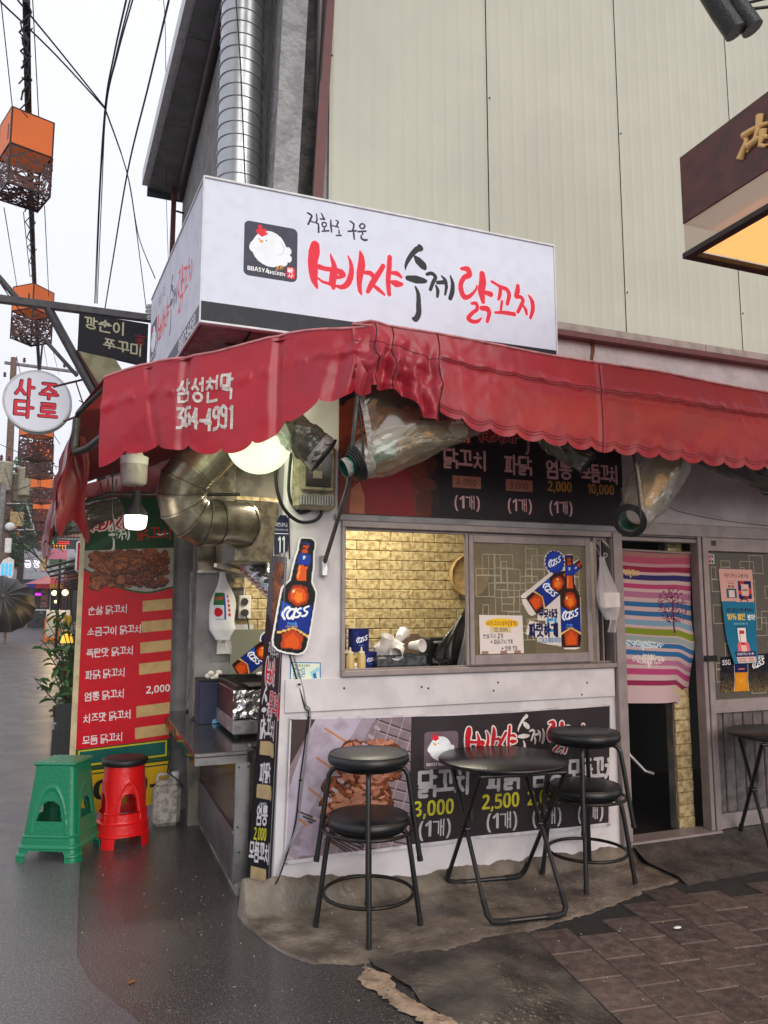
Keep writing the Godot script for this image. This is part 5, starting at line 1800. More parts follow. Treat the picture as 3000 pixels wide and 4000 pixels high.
func door_things() -> void:
	# striped door curtain printed with trees
	var cv := CV.new(480, 840, Color(.74, .64, .65), 1.0)
	var rows := [[0, 34, Color(.72, .46, .46)], [34, 70, Color(.78, .3, .42)], [70, 88, Color(.84, .62, .66)], [88, 118, Color(.62, .08, .24)], [134, 164, Color(.12, .12, .42)], [186, 212, Color(.80, .22, .46)], [230, 262, Color(.76, .45, .62)], [286, 312, Color(.08, .42, .70)], [336, 362, Color(.08, .42, .70)], [384, 412, Color(.48, .70, .82)], [428, 462, Color(.50, .60, .08)], [470, 500, Color(.62, .72, .72)], [505, 530, Color(.08, .42, .70)], [548, 576, Color(.08, .42, .70)], [600, 630, Color(.78, .45, .62)], [650, 684, Color(.78, .22, .48)], [716, 744, Color(.60, .07, .28)]]
	for r in rows: cv.rect(0, r[0], 480, r[1] - r[0], (r[2] as Color).lerp(Color(.55, .47, .48), .22) * Color(.9, .9, .9))  # stripes greyed and dimmed, the doorway's shade put into their colours
	var rr := RandomNumberGenerator.new()
	rr.seed = 12
	for tr in [[355, 440, 96, 230, Color(.36, .06, .22), 240], [85, 150, 70, 40, Color(.80, .68, .5), 120], [180, 640, 110, 70, Color(.85, .83, .8), 170], [150, 545, 140, 50, Color(.78, .84, .86), 200], [400, 800, 60, 50, Color(.75, .68, .5), 90]]:
		var c := Vector2(tr[0], tr[1])
		var leafy := c - Vector2(0, tr[3] * .62)
		cv.brush(PackedVector2Array([c, c - Vector2(0, tr[3] * .45), c - Vector2(3, tr[3] * .9)]), PackedFloat32Array([11, 7, 3]), tr[4])
		for i in 14:
			var p := c - Vector2(0, tr[3] * rr.randf_range(.25, .8))
			cv.line([p, p + Vector2(rr.randf_range(-1, 1) * tr[2] * .8, -rr.randf_range(.05, .25) * tr[3])], 2.5, tr[4])
		for i in tr[5]:
			var an := rr.randf() * TAU
			var rad := sqrt(rr.randf())
			cv.oval(leafy + Vector2(cos(an) * tr[2], sin(an) * tr[3] * .42) * rad, Vector2(5, 2.6), tr[4], rr.randf() * PI)
	var cm := worn(Color.WHITE, Color.WHITE, 1.0, .9)
	cm = printed(cv.tex(), .9)
	cm.backlight_enabled = true
	cm.backlight = Color(.12, .12, .12)
	cm.rim_enabled = true
	cm.rim = .15
	var cur := thing("door_curtain", "pink and blue striped cloth curtain printed with trees in the doorway", "curtain", Vector3(3.43, .85, -3.98))
	var m := MB.new()
	m.grid(60, 70, func(u: float, v: float) -> Vector3:
		var x := lerpf(3.13, 3.735, u)
		var top := 1.865 - .012 * sin(u * PI) - .02 * smoothstep(.6, 1.0, u) * 0.0
		var bot := .905 - .02 * u - .06 * smoothstep(.75, 1.0, u)
		var z := -4.0 + .012 * sin(u * 9.0 + v * 2.0) * (.3 + v) + .03 * v * sin(u * 4.0 + 1.0) + .035 * smoothstep(.6, 1.0, v) * sin(u * 6.0 - 1.0)
		z += .03 * exp(-pow((v - .62 + .25 * (u - .8)) * 9.0, 2.0)) * smoothstep(.55, .9, u)
		return Vector3(x - .01 * v, lerpf(top, bot, v) - .025 * u * exp(-pow((v - .62) * 5.0, 2.0)), z), true)
	obj("cloth", m, cm, cur)
	m = MB.new()
	m.tube(PackedVector3Array([Vector3(3.125, 1.862, -3.995), Vector3(3.74, 1.85, -3.995)]), .008, 6)
	obj("curtain_rod", m, M.alu, cur)
	# folded table legs leaning inside
	var ft := thing("folded_table", "folded metal table legs leaning in the dark doorway", "table", Vector3(3.25, .08, -4.5))
	m = MB.new()
	m.tube(PackedVector3Array([Vector3(3.24, 1.0, -4.45), Vector3(3.42, .52, -4.3), Vector3(3.50, .42, -4.25), Vector3(3.56, .40, -4.24)]), .012, 8)
	obj("leg", m, M.steel, ft)
	m = MB.new()
	m.tube(PackedVector3Array([Vector3(3.40, 1.0, -4.42), Vector3(3.18, .5, -4.42)]), .011, 8)
	obj("leg", m, M.steel, ft)
	obj("table_top", BX(3.18, 3.22, .08, 1.0, -4.9, -4.45, .006), M.dark, ft)
	# posters on the side door's glass
	cv = CV.new(296, 214, Color(.80, .62, .59), 1.0)
	write(cv, "국민지원금", 44, 30, 26, Color(.4, .14, .14), .09, .86)
	write(cv, "사용가능", 168, 30, 26, Color(.15, .1, .12), .09, .86)
	cv.rect(60, 76, 80, 3, Color(.65, .45, .42))
	write(cv, "간편 결제서비스", 100, 88, 9, Color(.3, .2, .2), .1, .8, .5)
	for x in [80, 112]:
		cv.oval(Vector2(x, 116), Vector2(11, 10), Color(.15, .08, .07))
		cv.oval(Vector2(x, 120), Vector2(8, 8), Color(.72, .5, .43))
	cv.rect(52, 128, 90, 60, Color(.05, .34, .42))
	cv.rect(72, 138, 52, 46, Color(.84, .76, .74))
	cv.rect(160, 76, 118, 118, Color(.07, .10, .34))
	cv.rect(176, 76, 40, 30, Color(.72, .16, .12))
	cv.rect(160, 140, 34, 24, Color(.8, .25, .12))
	cv.rect(252, 122, 26, 40, Color(.75, .18, .14))
	cv.rect(210, 172, 36, 22, Color(.6, .1, .16))
	cv.rect(188, 98, 66, 76, Color(.82, .68, .66))
	write(cv, "제로페이", 221, 130, 13, Color(.2, .15, .15), .12, .9, .5)
	cv.oval(Vector2(205, 205), Vector2(36, 16), Color(.22, .16, .17))
	cv.oval(Vector2(205, 210), Vector2(28, 12), Color(.80, .62, .59))
	var a := MB.new()
	a.board(Vector3(3.929, 1.75, -3.9535), Vector3(4.222, 1.748, -3.9535), Vector3(4.216, 1.53, -3.945), Vector3(3.936, 1.53, -3.95), .001)
	tag(obj("pink_poster", a, printed(cv.tex(), .6)), "pale pink payment poster on the side door above the blue one", "poster")
	cv = CV.new(296, 420, Color(.06, .42, .56), 1.0)
	write(cv, "MZ 엄지손가락 움직여서", 156, 48, 27, Color(.04, .09, .2), .13, .76, .5)
	write(cv, "10% 할인", 28, 86, 40, Color(.92, .76, .25), .15, .86)
	write(cv, "받자!", 218, 92, 34, Color(.93, .93, .9), .15, .86)
	write(cv, "제로페이 모바일상품권 구매", 148, 148, 11, Color(.7, .85, .85), .1, .9, .5)
	cv.rect(108, 172, 92, 138, Color(.05, .1, .22))
	cv.rect(114, 180, 80, 124, Color(.88, .88, .88))
	cv.rect(130, 198, 48, 100, Color(.75, .18, .2))
	cv.rect(136, 222, 44, 56, Color(.9, .88, .88))
	cv.poly(PackedVector2Array([Vector2(88, 345), Vector2(96, 296), Vector2(120, 268), Vector2(134, 290), Vector2(128, 345)]), Color(.86, .4, .46))
	cv.poly(PackedVector2Array([Vector2(220, 345), Vector2(216, 296), Vector2(196, 268), Vector2(176, 290), Vector2(182, 345)]), Color(.86, .4, .46))
	cv.rect(128, 300, 56, 45, Color(.9, .72, .68))
	cv.rect(46, 340, 230, 36, Color(.06, .07, .3))
	write(cv, "제로페이로 만날 수 있는 혜택", 160, 349, 17, Color(.9, .9, .92), .11, .82, .5)
	cv.rect(50, 376, 222, 40, Color(.86, .72, .68))
	for y in [384, 400]:
		write(cv, "모바일상품권 10% 할인", 62, y, 10, Color(.3, .2, .25), .1, .8)
		write(cv, "소득공제 30% 적용", 172, y, 10, Color(.3, .2, .25), .1, .8)
	a = MB.new()
	a.grid(10, 16, func(u: float, v: float) -> Vector3: return Vector3(lerpf(lerpf(3.936, 3.995, v * v), 4.224, u), 1.535 - .41 * v, -3.948 + .02 * (1.0 - u) * v * v + .004 * sin(v * 7.0)), true)
	tag(obj("blue_poster", a, printed(cv.tex(), .5)), "blue discount poster with a hand holding a phone on the side door", "poster")
	cv = CV.new(500, 230, Color(.05, .06, .12), 1.0)
	rr.seed = 8
	for i in 3600:
		var y := 235.0 * sqrt(rr.randf()) 
		var x := rr.randf() * 500
		if y < 90 + 20 * sin(x * .02): continue
		var b := rr.randf()
		cv.line([Vector2(x, y), Vector2(x + rr.randf_range(-5, 5), y - rr.randf_range(3, 9))], 1.4, Color(.45, .36, .18).lerp(Color(.72, .6, .34), b) * (.35 + .65 * (y - 80) / 150.0))
	cv.poly(PackedVector2Array([Vector2(0, 0), Vector2(500, 0), Vector2(500, 60), Vector2(220, 40), Vector2(0, 20)]), Color(.05, .06, .12))
	cv.poly(PackedVector2Array([Vector2(112, 226), Vector2(124, 150), Vector2(116, 70), Vector2(232, 70), Vector2(226, 150), Vector2(240, 226)]), Color(.82, .52, .08))
	cv.poly(PackedVector2Array([Vector2(116, 40), Vector2(232, 40), Vector2(232, 104), Vector2(118, 104)]), Color(.06, .1, .32))
	for i in 30: cv.line([Vector2(130 + rr.randf() * 90, 115 + rr.randf() * 100), Vector2(132 + rr.randf() * 90, 118 + rr.randf() * 100)], 1.0, Color(.95, .7, .22))
	for x in [114.0, 236.0]: cv.line([Vector2(x, 40), Vector2(x + (6.0 if x < 200 else -6.0), 150), Vector2(x + (-2.0 if x < 200 else 3.0), 226)], 3, Color(.85, .8, .75))
	cv.rect(150, 78, 54, 8, Color(.8, .45, .3))
	write(cv, "SSG", 16, 20, 32, Color(.85, .85, .85), .12, 1.0)
	write(cv, "ALL NEW", 262, 10, 24, Color(.9, .9, .9), .12, .9)
	cv.strokes(CASS, Transform2D(Vector2(1.1, -.08), Vector2(0, .9), Vector2(276, 36)), Color(.92, .92, .94))
	a = MB.new()
	a.board(Vector3(3.905, 1.17, -3.9545), Vector3(4.4, 1.19, -3.9545), Vector3(4.4, .94, -3.9545), Vector3(3.891, .94, -3.9545), .001)
	tag(obj("beer_glass_poster", a, printed(cv.tex(), .4)), "dark poster with a golden beer glass at the bottom of the side door", "poster")
	cv = CV.new(96, 82, Color(.84, .84, .84), 1.0)
	for k in 3:
		cv.rect(6 + k * 29, 5, 25, 72, [Color(.15, .35, .55), Color(.65, .2, .25), Color(.2, .45, .35)][k])
		write(cv, "JCB"[k], 18 + k * 29, 32, 19, Color.WHITE, .1, .8, .5)
	a = MB.new()
	a.board(Vector3(3.822, 1.848, -3.9555), Vector3(3.897, 1.845, -3.9555), Vector3(3.897, 1.782, -3.9555), Vector3(3.822, 1.785, -3.9555), .001)
	tag(obj("card_sticker", a, printed(cv.tex(), .4)), "small blue red and green card sticker at the top of the side door", "sticker")
	a = BX(3.853, 3.895, 1.90, 1.935, -3.9295, -3.928, 0)
	tag(obj("tape_scrap", a, worn(Color(.35, .28, .25), Color(.2, .15, .14), 6.0, .8)), "scrap of dirty tape on the door frame above the card sticker", "tape")

func wall_things() -> void:
	# electricity meter
	var me := thing("electric_meter", "beige electricity meter with a dark window high on the corner wall", "electricity meter", Vector3(1.11, 2.0, -3.9))
	obj("back_box", BX(1.0, 1.225, 2.01, 2.36, -3.949, -3.86, .018), worn(Color(.62, .58, .47), Color(.45, .41, .33), 2.0, .5), me)
	obj("face", BX(1.02, 1.21, 2.1, 2.34, -3.86, -3.835, .02), worn(Color(.57, .53, .43), Color(.42, .38, .3), 2.0, .45), me)
	obj("dark_window", BX(1.045, 1.185, 2.125, 2.31, -3.836, -3.829, .004), mat(Color(.16, .13, .12), .2), me)
	var dg := MB.new()
	bx(dg, 1.085, 1.135, 2.17, 2.21, -3.829, -3.826, .001)
	bx(dg, 1.085, 1.13, 2.235, 2.25, -3.829, -3.826, .001)
	obj("display", dg, mat(Color(.5, .46, .38), .5), me)
	for i in 13: obj("rib", BX(1.025 + i * .0145, 1.033 + i * .0145, 2.03, 2.085, -3.859, -3.848, .002), M.wall_grey, me)
	# cables
	var ca := thing("meter_cable", "thick black cable looping down under the beige meter", "cable", Vector3(1.0, 1.9, -3.9))
	var m := MB.new()
	m.tube(S([Vector3(.985, 2.6, -3.85), Vector3(.90, 2.3, -3.82), Vector3(.885, 2.14, -3.82), Vector3(.93, 2.01, -3.84), Vector3(1.02, 1.945, -3.88), Vector3(1.11, 1.95, -3.9), Vector3(1.15, 1.985, -3.9), Vector3(1.155, 2.02, -3.9)]), .0095, 8)
	obj("outer_loop", m, M.wire, ca)
	m = MB.new()
	m.tube(S([Vector3(1.0, 2.5, -3.88), Vector3(.975, 2.2, -3.90), Vector3(.985, 2.07, -3.92), Vector3(1.04, 2.0, -3.93), Vector3(1.1, 2.01, -3.93)]), .0085, 8)
	obj("inner_loop", m, M.wire, ca)
	var wl := thing("wall_wires", "pair of thin grey and black wires running down the corner wall to the ground", "wire", Vector3(1.05, .1, -3.93))
	m = MB.new()
	m.tube(PackedVector3Array([Vector3(.985, 2.0, -3.945), Vector3(.995, 1.75, -3.945)]), .004, 6)
	m.tube(S([Vector3(1.0, 1.26, -3.943), Vector3(1.05, 1.1, -3.942), Vector3(1.085, .98, -3.93), Vector3(1.10, .93, -3.92), Vector3(1.06, .62, -3.915), Vector3(1.04, .42, -3.918), Vector3(1.0, .27, -3.92), Vector3(.955, .16, -3.91), Vector3(.93, .11, -3.93)]), .0042, 6)
	obj("black_wire", m, M.wire, wl)
	m = MB.new()
	m.tube(S([Vector3(1.02, 1.26, -3.943), Vector3(1.07, 1.1, -3.94), Vector3(1.09, 1.0, -3.935), Vector3(1.112, .935, -3.92), Vector3(1.075, .62, -3.912), Vector3(1.045, .4, -3.915), Vector3(.99, .27, -3.916), Vector3(.95, .17, -3.905)]), .0042, 6)
	obj("grey_wire", m, M.wall_grey, wl)
	m = MB.new()
	for p in [[1.05, 1.1], [1.062, .62], [1.103, .93]]: m.ball(Vector3(p[0], p[1], -3.918), Vector3(.01, .006, .006), 8, 5)
	obj("tie", m, M.wire, wl)
	# house number plate
	var cv := CV.new(150, 300, Color(.09, .11, .21), 1.0)
	cv.rect(0, 0, 150, 5, Color(.75, .75, .74)); cv.rect(0, 295, 150, 5, Color(.75, .75, .74)); cv.rect(0, 0, 4, 300, Color(.75, .75, .74)); cv.rect(146, 0, 4, 300, Color(.75, .75, .74))
	cv.rect(0, 138, 150, 5, Color(.8, .8, .8))
	write(cv, "마른내로길", 75, 62, 27, Color(.72, .72, .74), .1, .86, .5)
	write(cv, "Mareunnae-ro-gil", 75, 104, 14, Color(.6, .6, .64), .1, .86, .5)
	cv.strokes("48,185,13 62,172,13 62,272,13;88,182,13 102,169,13 102,270,13", Transform2D.IDENTITY, Color(.78, .78, .79))
	m = MB.new()
	m.prism(PackedVector2Array([Vector2(.915, 1.935), Vector2(.908, 1.765), Vector2(.985, 1.79), Vector2(.99, 1.948), Vector2(.972, 1.985), Vector2(.94, 1.98)]), -3.949, -3.944)
	obj_tag("house_number_plate", m, printed(cv.tex(), .4), "navy house number plate reading 11 beside the bottle cut-out", "number plate")
	# bottle cut-out sign
	cv = CV.new(260, 700, Color(.90, .90, .90), 1.0)
	var q := PackedVector2Array()
	var inner := PackedVector2Array()
	for s in BOTTLE_CUT.split(" "):
		var f := s.split_floats(",")
		q.append(Vector2(f[0], f[1]))
	var sh := Geometry2D.offset_polygon(q, -8.0)
	cv.poly(sh[0], Color(.035, .032, .04))
	draw_bottle(cv, Vector2(102, 630), 172, 580, .135, true, 7)
	var rim := q.duplicate()
	rim.append(q[0])
	for i in sh[0].size() + 1: rim.append(sh[0][(sh[0].size() - i) % sh[0].size()])
	cv.poly(rim, Color(.90, .90, .90))
	m = MB.new()
	var pq := PackedVector2Array()
	for p in q: pq.append(Vector2(.9 + p.x * .001, 1.9 - p.y * .001))
	m.prism(pq, -3.935, -3.925, Transform3D(), Rect2(.9, 1.2, .26, .7))
	obj_tag("bottle_cutout_sign", m, printed(cv.tex(), .3), "bottle shaped beer sign with a white rim on the corner wall", "sign")
	# voucher sticker
	cv = CV.new(330, 240, Color(.86, .90, .82), 1.0)
	for r in [[0, 0, 330, 10], [0, 230, 330, 10], [0, 0, 10, 240], [320, 0, 10, 240]]: cv.rect(r[0], r[1], r[2], r[3], Color(.05, .45, .68))
	write(cv, "전통시장 및 상점가", 28, 24, 25, Color(.1, .12, .1), .11, .82)
	write(cv, "온누리", 28, 60, 46, Color(.04, .42, .66), .13, .94)
	write(cv, "상품권", 28, 114, 46, Color(.04, .42, .66), .13, .94)
	write(cv, "가맹점", 22, 172, 25, Color(.1, .12, .1), .11, .86)
	cv.rect(100, 182, 50, 5, Color(.4, .4, .4))
	for x in [22, 92, 150]: cv.rect(x, 208, 44, 8, Color(.3, .35, .3))
	cv.poly(PackedVector2Array([Vector2(210, 110), Vector2(300, 50), Vector2(318, 64), Vector2(318, 190), Vector2(250, 215)]), Color(.6, .8, .86))
	cv.poly(PackedVector2Array([Vector2(240, 130), Vector2(290, 100), Vector2(305, 180), Vector2(262, 200)]), Color(.16, .42, .62))
	cv.poly(PackedVector2Array([Vector2(275, 110), Vector2(310, 96), Vector2(318, 190), Vector2(290, 196)]), Color(.8, .87, .86))
	m = MB.new()
	m.board(Vector3(1.008, 1.213, -3.947), Vector3(1.172, 1.206, -3.947), Vector3(1.174, 1.094, -3.947), Vector3(1.006, 1.098, -3.947), .001)
	obj_tag("voucher_sticker", m, printed(cv.tex(), .4), "pale sticker with a blue border below the bottle shaped sign", "sticker")

func obj_tag(called: String, m: MB, mt: Material, label: String, category: String, group := "") -> MeshInstance3D:
	var o := obj(called, m, mt)
	tag(o, label, category, group)
	return o

func pieces(cv: CV, x: float, y: float, col: Color, s: float) -> void:
	write(cv, "(1개)", x, y, 58 * s, col, .1, .9, .5)

func boards() -> void:
	# long banner across the foot of the wall
	var cv := CV.new(1200, 436, Color(.185, .155, .165), .6, Vector2(0, 0))
	var r := RandomNumberGenerator.new()
	r.seed = 31
	cv.rect(0, 0, 690, 730, Color(.53, .47, .50))
	cv.poly(PackedVector2Array([Vector2(120, 0), Vector2(420, 0), Vector2(140, 620), Vector2(0, 730), Vector2(0, 380)]), Color(.71, .67, .74))
	cv.poly(PackedVector2Array([Vector2(400, 0), Vector2(480, 0), Vector2(60, 730), Vector2(0, 730), Vector2(0, 690)]), Color(.62, .57, .62))
	cv.poly(PackedVector2Array([Vector2(0, 0), Vector2(140, 0), Vector2(0, 260)]), Color(.26, .2, .2))
	for i in 13:
		cv.line([Vector2(480 - 8 * i, 20 + i * 55), Vector2(690 + 60, 90 + i * 55 + 30)], 9, Color(.30, .25, .28))
		cv.line([Vector2(480 - 8 * i, 28 + i * 55), Vector2(690 + 60, 98 + i * 55 + 30)], 3, Color(.75, .68, .7))
	for i in 5: cv.line([Vector2(560 + i * 75 - 60, -10), Vector2(330 + i * 75 - 60, 740)], 6, Color(.66, .6, .62))
	for i in 4:
		cv.line([Vector2(130 - i * 40 + 60, 60 + i * 150), Vector2(430 - i * 60, 210 + i * 150)], 11, Color(.74, .5, .34))
	meat(cv, 300, 150, 620, 330, 130, 34, 5)
	meat(cv, 200, 330, 560, 600, 210, 36, 6)
	for p in [[440, 210, 130], [400, 400, 150], [330, 520, 140]]:
		for i in 60:
			cv.oval(Vector2(p[0], p[1]) + Vector2(r.randf_range(-1, 1), r.randf_range(-.6, .6)) * p[2], Vector2(r.randf_range(8, 34), r.randf_range(5, 16)), Color(.66, .42, .34).lerp(Color(.78, .56, .46), r.randf()), r.randf_range(-.8, .8))
	for i in 7: cv.line([Vector2(60 + i * 30, 470 + i * 8 + i * 20), Vector2(430, 640 + i * 22)], 8, Color(.25, .2, .22))
	cv.poly(PackedVector2Array([Vector2(90, 560), Vector2(190, 520), Vector2(240, 590), Vector2(160, 700), Vector2(70, 690)]), Color(.68, .62, .70))
	for i in 15: cv.line([Vector2(470 - i * 32, 60 + i * 45), Vector2(492 - i * 32, 74 + i * 45)], 18, Color(.70, .64, .68))
	cv.rect(685, 0, 1320, 730, Color(.185, .155, .165))
	var B := xf2(760, 100, .74, 194, 180)
	draw_badge(cv, B, Color(.43, .36, .40))
	draw_logo(cv, xf2(1030, 60, .64, 560, 190), Color(.74, .1, .15), Color(.86, .84, .84), null, Color(.9, .86, .85), 8.0)
	var wt := Color(.74, .72, .73)
	var items := [["닭꼬치", 735, 318, .0, "3,000", 830], ["파닭", 1160, 318, .0, "2,500", 1252], ["염통", 1455, 318, 0.0, "2,000", 1545], ["모듬꼬치", 1690, 318, 0.0, "10,000", 1850]]
	for it in items:
		write(cv, it[0], it[1], it[2], 140, wt, .15, .74 if it[0] != "모듬꼬치" else .62)
		write(cv, it[4], it[5], 480, 84, Color(.80, .77, .20), .12, .86, .5)
		pieces(cv, it[5] + 10, 590, wt, 1.5)
	for e in [[0, 0, 2000, 12], [0, 708, 2000, 20], [0, 0, 8, 730], [1990, 0, 10, 730]]: cv.rect(e[0], e[1], e[2], e[3], Color(.80, .78, .80))
	grime(cv.im, 9, .2, Color(.24, .21, .22))
	var ba := thing("menu_banner", "long dark vinyl menu banner with skewers photo along the foot of the wall", "banner", Vector3(2.0, .2, -3.93))
	var m := MB.new()
	m.grid(60, 20, func(u: float, v: float) -> Vector3:
		var top := lerpf(.935, .912, u) - .028 * sin(u * PI) * 0.6
		var bot := lerpf(.212, .204, u) + .012 * sin(u * PI)
		return Vector3(lerpf(lerpf(1.007, 3.003, u), lerpf(.985, 2.972, u), v), lerpf(top, bot, v), -3.932 + .006 * sin(u * 14.0 + v * 3.0) + .004 * sin(u * 31.0)), true)
	obj("vinyl_sheet", m, printed(cv.tex(), .42), ba)
	m = MB.new()
	for p in [[1.015, .926], [2.99, .902], [.997, .222], [2.96, .215]]: m.ball(Vector3(p[0], p[1], -3.926), Vector3(.007, .007, .003), 8, 5)
	obj("eyelet", m, M.galv, ba)
	# menu board above the serving window
	cv = CV.new(1137, 470, Color(.10, .055, .085), .6)
	for i in 500:
		var p := Vector2(r.randf_range(-40, 620), r.randf_range(200, 800))
		var k := p.x / 620.0
		cv.oval(p, Vector2(r.randf_range(30, 90), r.randf_range(30, 80)), Color(.50, .22, .14).lerp(Color(.36, .12, .10), r.randf()).lerp(Color(.10, .055, .085), smoothstep(.7, 1.0, k)))
	cv.poly(PackedVector2Array([Vector2(110, 560), Vector2(180, 470), Vector2(380, 430), Vector2(430, 560), Vector2(450, 790), Vector2(110, 790)]), Color(.50, .09, .12))
	cv.poly(PackedVector2Array([Vector2(70, 650), Vector2(120, 600), Vector2(150, 690), Vector2(150, 790), Vector2(60, 790)]), Color(.66, .40, .28))
	for i in 7: cv.line([Vector2(70 + i * 4, 560 - i * 46), Vector2(160 + i * 6, 520 - i * 50)], 30, Color(.72, .42, .24).lerp(Color(.5, .2, .12), r.randf()))
	cv.rect(604, 0, 1300, 790, Color(.10, .055, .085))
	draw_badge(cv, xf2(650, 170, .6, 194, 180), Color(.34, .09, .13))
	draw_logo(cv, xf2(880, 170, .56, 560, 220), Color(.56, .07, .12), Color(.66, .48, .50), null, Color(.62, .42, .42), 7.0)
	wt = Color(.84, .64, .66)
	items = [["닭꼬치", 782, 375, "4,000", true], ["파닭", 1135, 385, "3,000", true], ["염통", 1425, 395, "2,000", false], ["모듬꼬치", 1728, 400, "10,000", false]]
	for it in items:
		write(cv, it[0], it[1], it[2], 112, wt, .14, .84 if it[0] != "모듬꼬치" else .60, .5)
		if it[4]:
			cv.rect(it[1] - 92, 530, 186, 72, Color(.66, .42, .36))
			write(cv, it[3], it[1], 548, 40, Color(.45, .27, .23), .05, 1.0, .5)
		else: write(cv, it[3], it[1], 525, 62, Color(.72, .50, .16), .12, .84, .5)
		if it[0] != "모듬꼬치": pieces(cv, it[1] + 5, 648, wt, 1.3)
	grime(cv.im, 19, .12, Color(.2, .15, .15))
	m = MB.new()
	m.board(Vector3(1.262, 2.78, -3.935), Vector3(3.157, 2.78, -3.935), Vector3(3.157, 2.006, -3.935), Vector3(1.262, 2.006, -3.935), .012)
	obj_tag("overhead_menu_board", m, printed(cv.tex(), .4), "dark red menu board above the serving window, under the awning", "menu board")
	# strip board leaning on the corner
	cv = CV.new(260, 1240, Color(.085, .06, .085), .72)
	for y in 60: cv.rect(0, y * 29, 400, 30, Color(.16, .045, .075).lerp(Color(.055, .06, .085), smoothstep(.45, .75, y / 60.0)))
	cv.rect(0, 0, 400, 380, Color(.30, .28, .32))
	for i in 12: cv.line([Vector2(180 + i * 22, 0), Vector2(400, 210 - i * 20)], 3, Color(.6, .58, .6))
	meat(cv, 120, 60, 300, 360, 60, 52, 15)
	cv.poly(PackedVector2Array([Vector2(0, 380), Vector2(0, 300), Vector2(180, 420), Vector2(400, 400), Vector2(400, 560), Vector2(0, 560)]), Color(.17, .05, .08))
	wt = Color(.82, .80, .82)
	write(cv, "직화로구운", 80, 470, 78, wt, .11, .66)
	cv.strokes(LOGO_RED, xf2(80, 560, .56, 560, 240), wt, 10.0)
	cv.strokes(LOGO_RED.get_slice(";", 0) + ";" + LOGO_RED.substr(LOGO_RED.find(";") + 1), xf2(80, 560, .56, 560, 240), Color(.76, .1, .18))
	cv.rect(250, 540, 150, 300, Color(.15, .05, .078))
	cv.rect(140, 700, 4, 4, wt)
	cv.strokes(LOGO_INK, xf2(40, 700, .62, 1060, 140), wt)
	write(cv, "닭꼬치", 165, 730, 120, wt, .19, .58)
	write(cv, "닭꼬치", 165, 730, 120, Color(.76, .1, .18), .11, .58)
	items = [["닭꼬치", 935, "", 0], ["파닭", 1160, "", 0], ["염통", 1375, "2,000", 0], ["모듬꼬치", 1560, "", 1]]
	for it in items:
		write(cv, it[0], 180, it[1] - 60, 96, wt, .15, .9 if it[0] != "모듬꼬치" else .82, .5)
	write(cv, "2,000", 170, 1425, 62, Color(.82, .80, .2), .12, .95, .5)
	pieces(cv, 180, 1100, wt, .9)
	pieces(cv, 180, 1312 - 14, wt, .9)
	pieces(cv, 180, 1500, wt, .9)
	for y in [985, 1205, 1620]:
		cv.poly(PackedVector2Array([Vector2(60, y), Vector2(300, y + 4), Vector2(318, y + 60), Vector2(305, y + 78), Vector2(64, y + 70)]), Color(.72, .62, .46))
	cv.rect(348, 0, 12, 1722, Color(.6, .6, .62))
	grime(cv.im, 29, .12, Color(.25, .22, .2))
	m = MB.new()
	m.board(Vector3(.928, 1.775, -4.1), Vector3(.967, 1.757, -3.91), Vector3(.925, .078, -3.997), Vector3(.848, .05, -4.19), .006)
	obj_tag("corner_menu_strip", m, printed(cv.tex(), .35), "tall narrow dark menu strip leaning on the stall's corner beside the steel counter", "menu board")
	# tall menu board facing the alley
	cv = CV.new(500, 1540, Color(.74, .03, .12), .82)
	cv.rect(0, 0, 610, 378, Color(.02, .22, .11))
	cv.poly(PackedVector2Array([Vector2(40, 340), Vector2(300, 200), Vector2(360, 230), Vector2(60, 378), Vector2(0, 378)]), Color(.08, .30, .18))
	cv.strokes(LOGO_RED, xf2(40, 120, .52, 560, 240), Color(.88, .84, .84), 9.0)
	cv.strokes(LOGO_RED, xf2(40, 120, .52, 560, 240), Color(.70, .08, .12))
	cv.rect(330, 90, 280, 180, Color(.02, .22, .11))
	cv.strokes(LOGO_INK, xf2(150, 170, .5, 1060, 140), Color(.82, .86, .84))
	write(cv, "닭꼬치", 350, 225, 90, Color(.62, .09, .1), .11, .9)
	var arc := PackedVector2Array([Vector2(0, 378), Vector2(610, 378)])
	var rim := PackedVector2Array([Vector2(0, 378), Vector2(610, 378)])
	for i in 21:
		var t := 1.0 - i / 20.0
		var y := 500.0 + 190.0 * sin(clampf(t * 1.35, 0, 1) * PI * .5) - 60.0 * maxf(0.0, t - .75) * 2.0
		arc.append(Vector2(610 * t, y)); rim.append(Vector2(610 * t, y + 14))
	cv.poly(rim, Color(.03, .30, .12))
	cv.poly(arc, Color(.62, .60, .58))
	meat(cv, 60, 410, 560, 630, 190, 40, 25)
	meat(cv, 160, 400, 480, 540, 110, 36, 26)
	var names_ := ["순살 닭꼬치", "소금구이 닭꼬치", "폭탄맛 닭꼬치", "파닭 닭꼬치", "염통 닭꼬치", "치즈맛 닭꼬치", "모듬 닭꼬치"]
	for i in 7:
		var y := 775.0 + i * 148.0
		write(cv, names_[i], 40, y, 58, Color(.85, .84, .85), .12, .82)
		if i == 4: write(cv, "2,000", 440, y - 4, 50, Color(.88, .86, .86), .11, 1.0)
		else: cv.poly(PackedVector2Array([Vector2(400 - i * 4, y - 20), Vector2(606, y - 26), Vector2(608, y + 52), Vector2(402 - i * 4, y + 58)]), Color(.74, .62, .42))
	cv.rect(0, 1745, 610, 135, Color(.03, .25, .12))
	cv.rect(14, 1752, 580, 112, Color(.75, .70, .12))
	cv.rect(26, 1762, 556, 88, Color(.02, .33, .30))
	grime(cv.im, 33, .1, Color(.3, .1, .1))
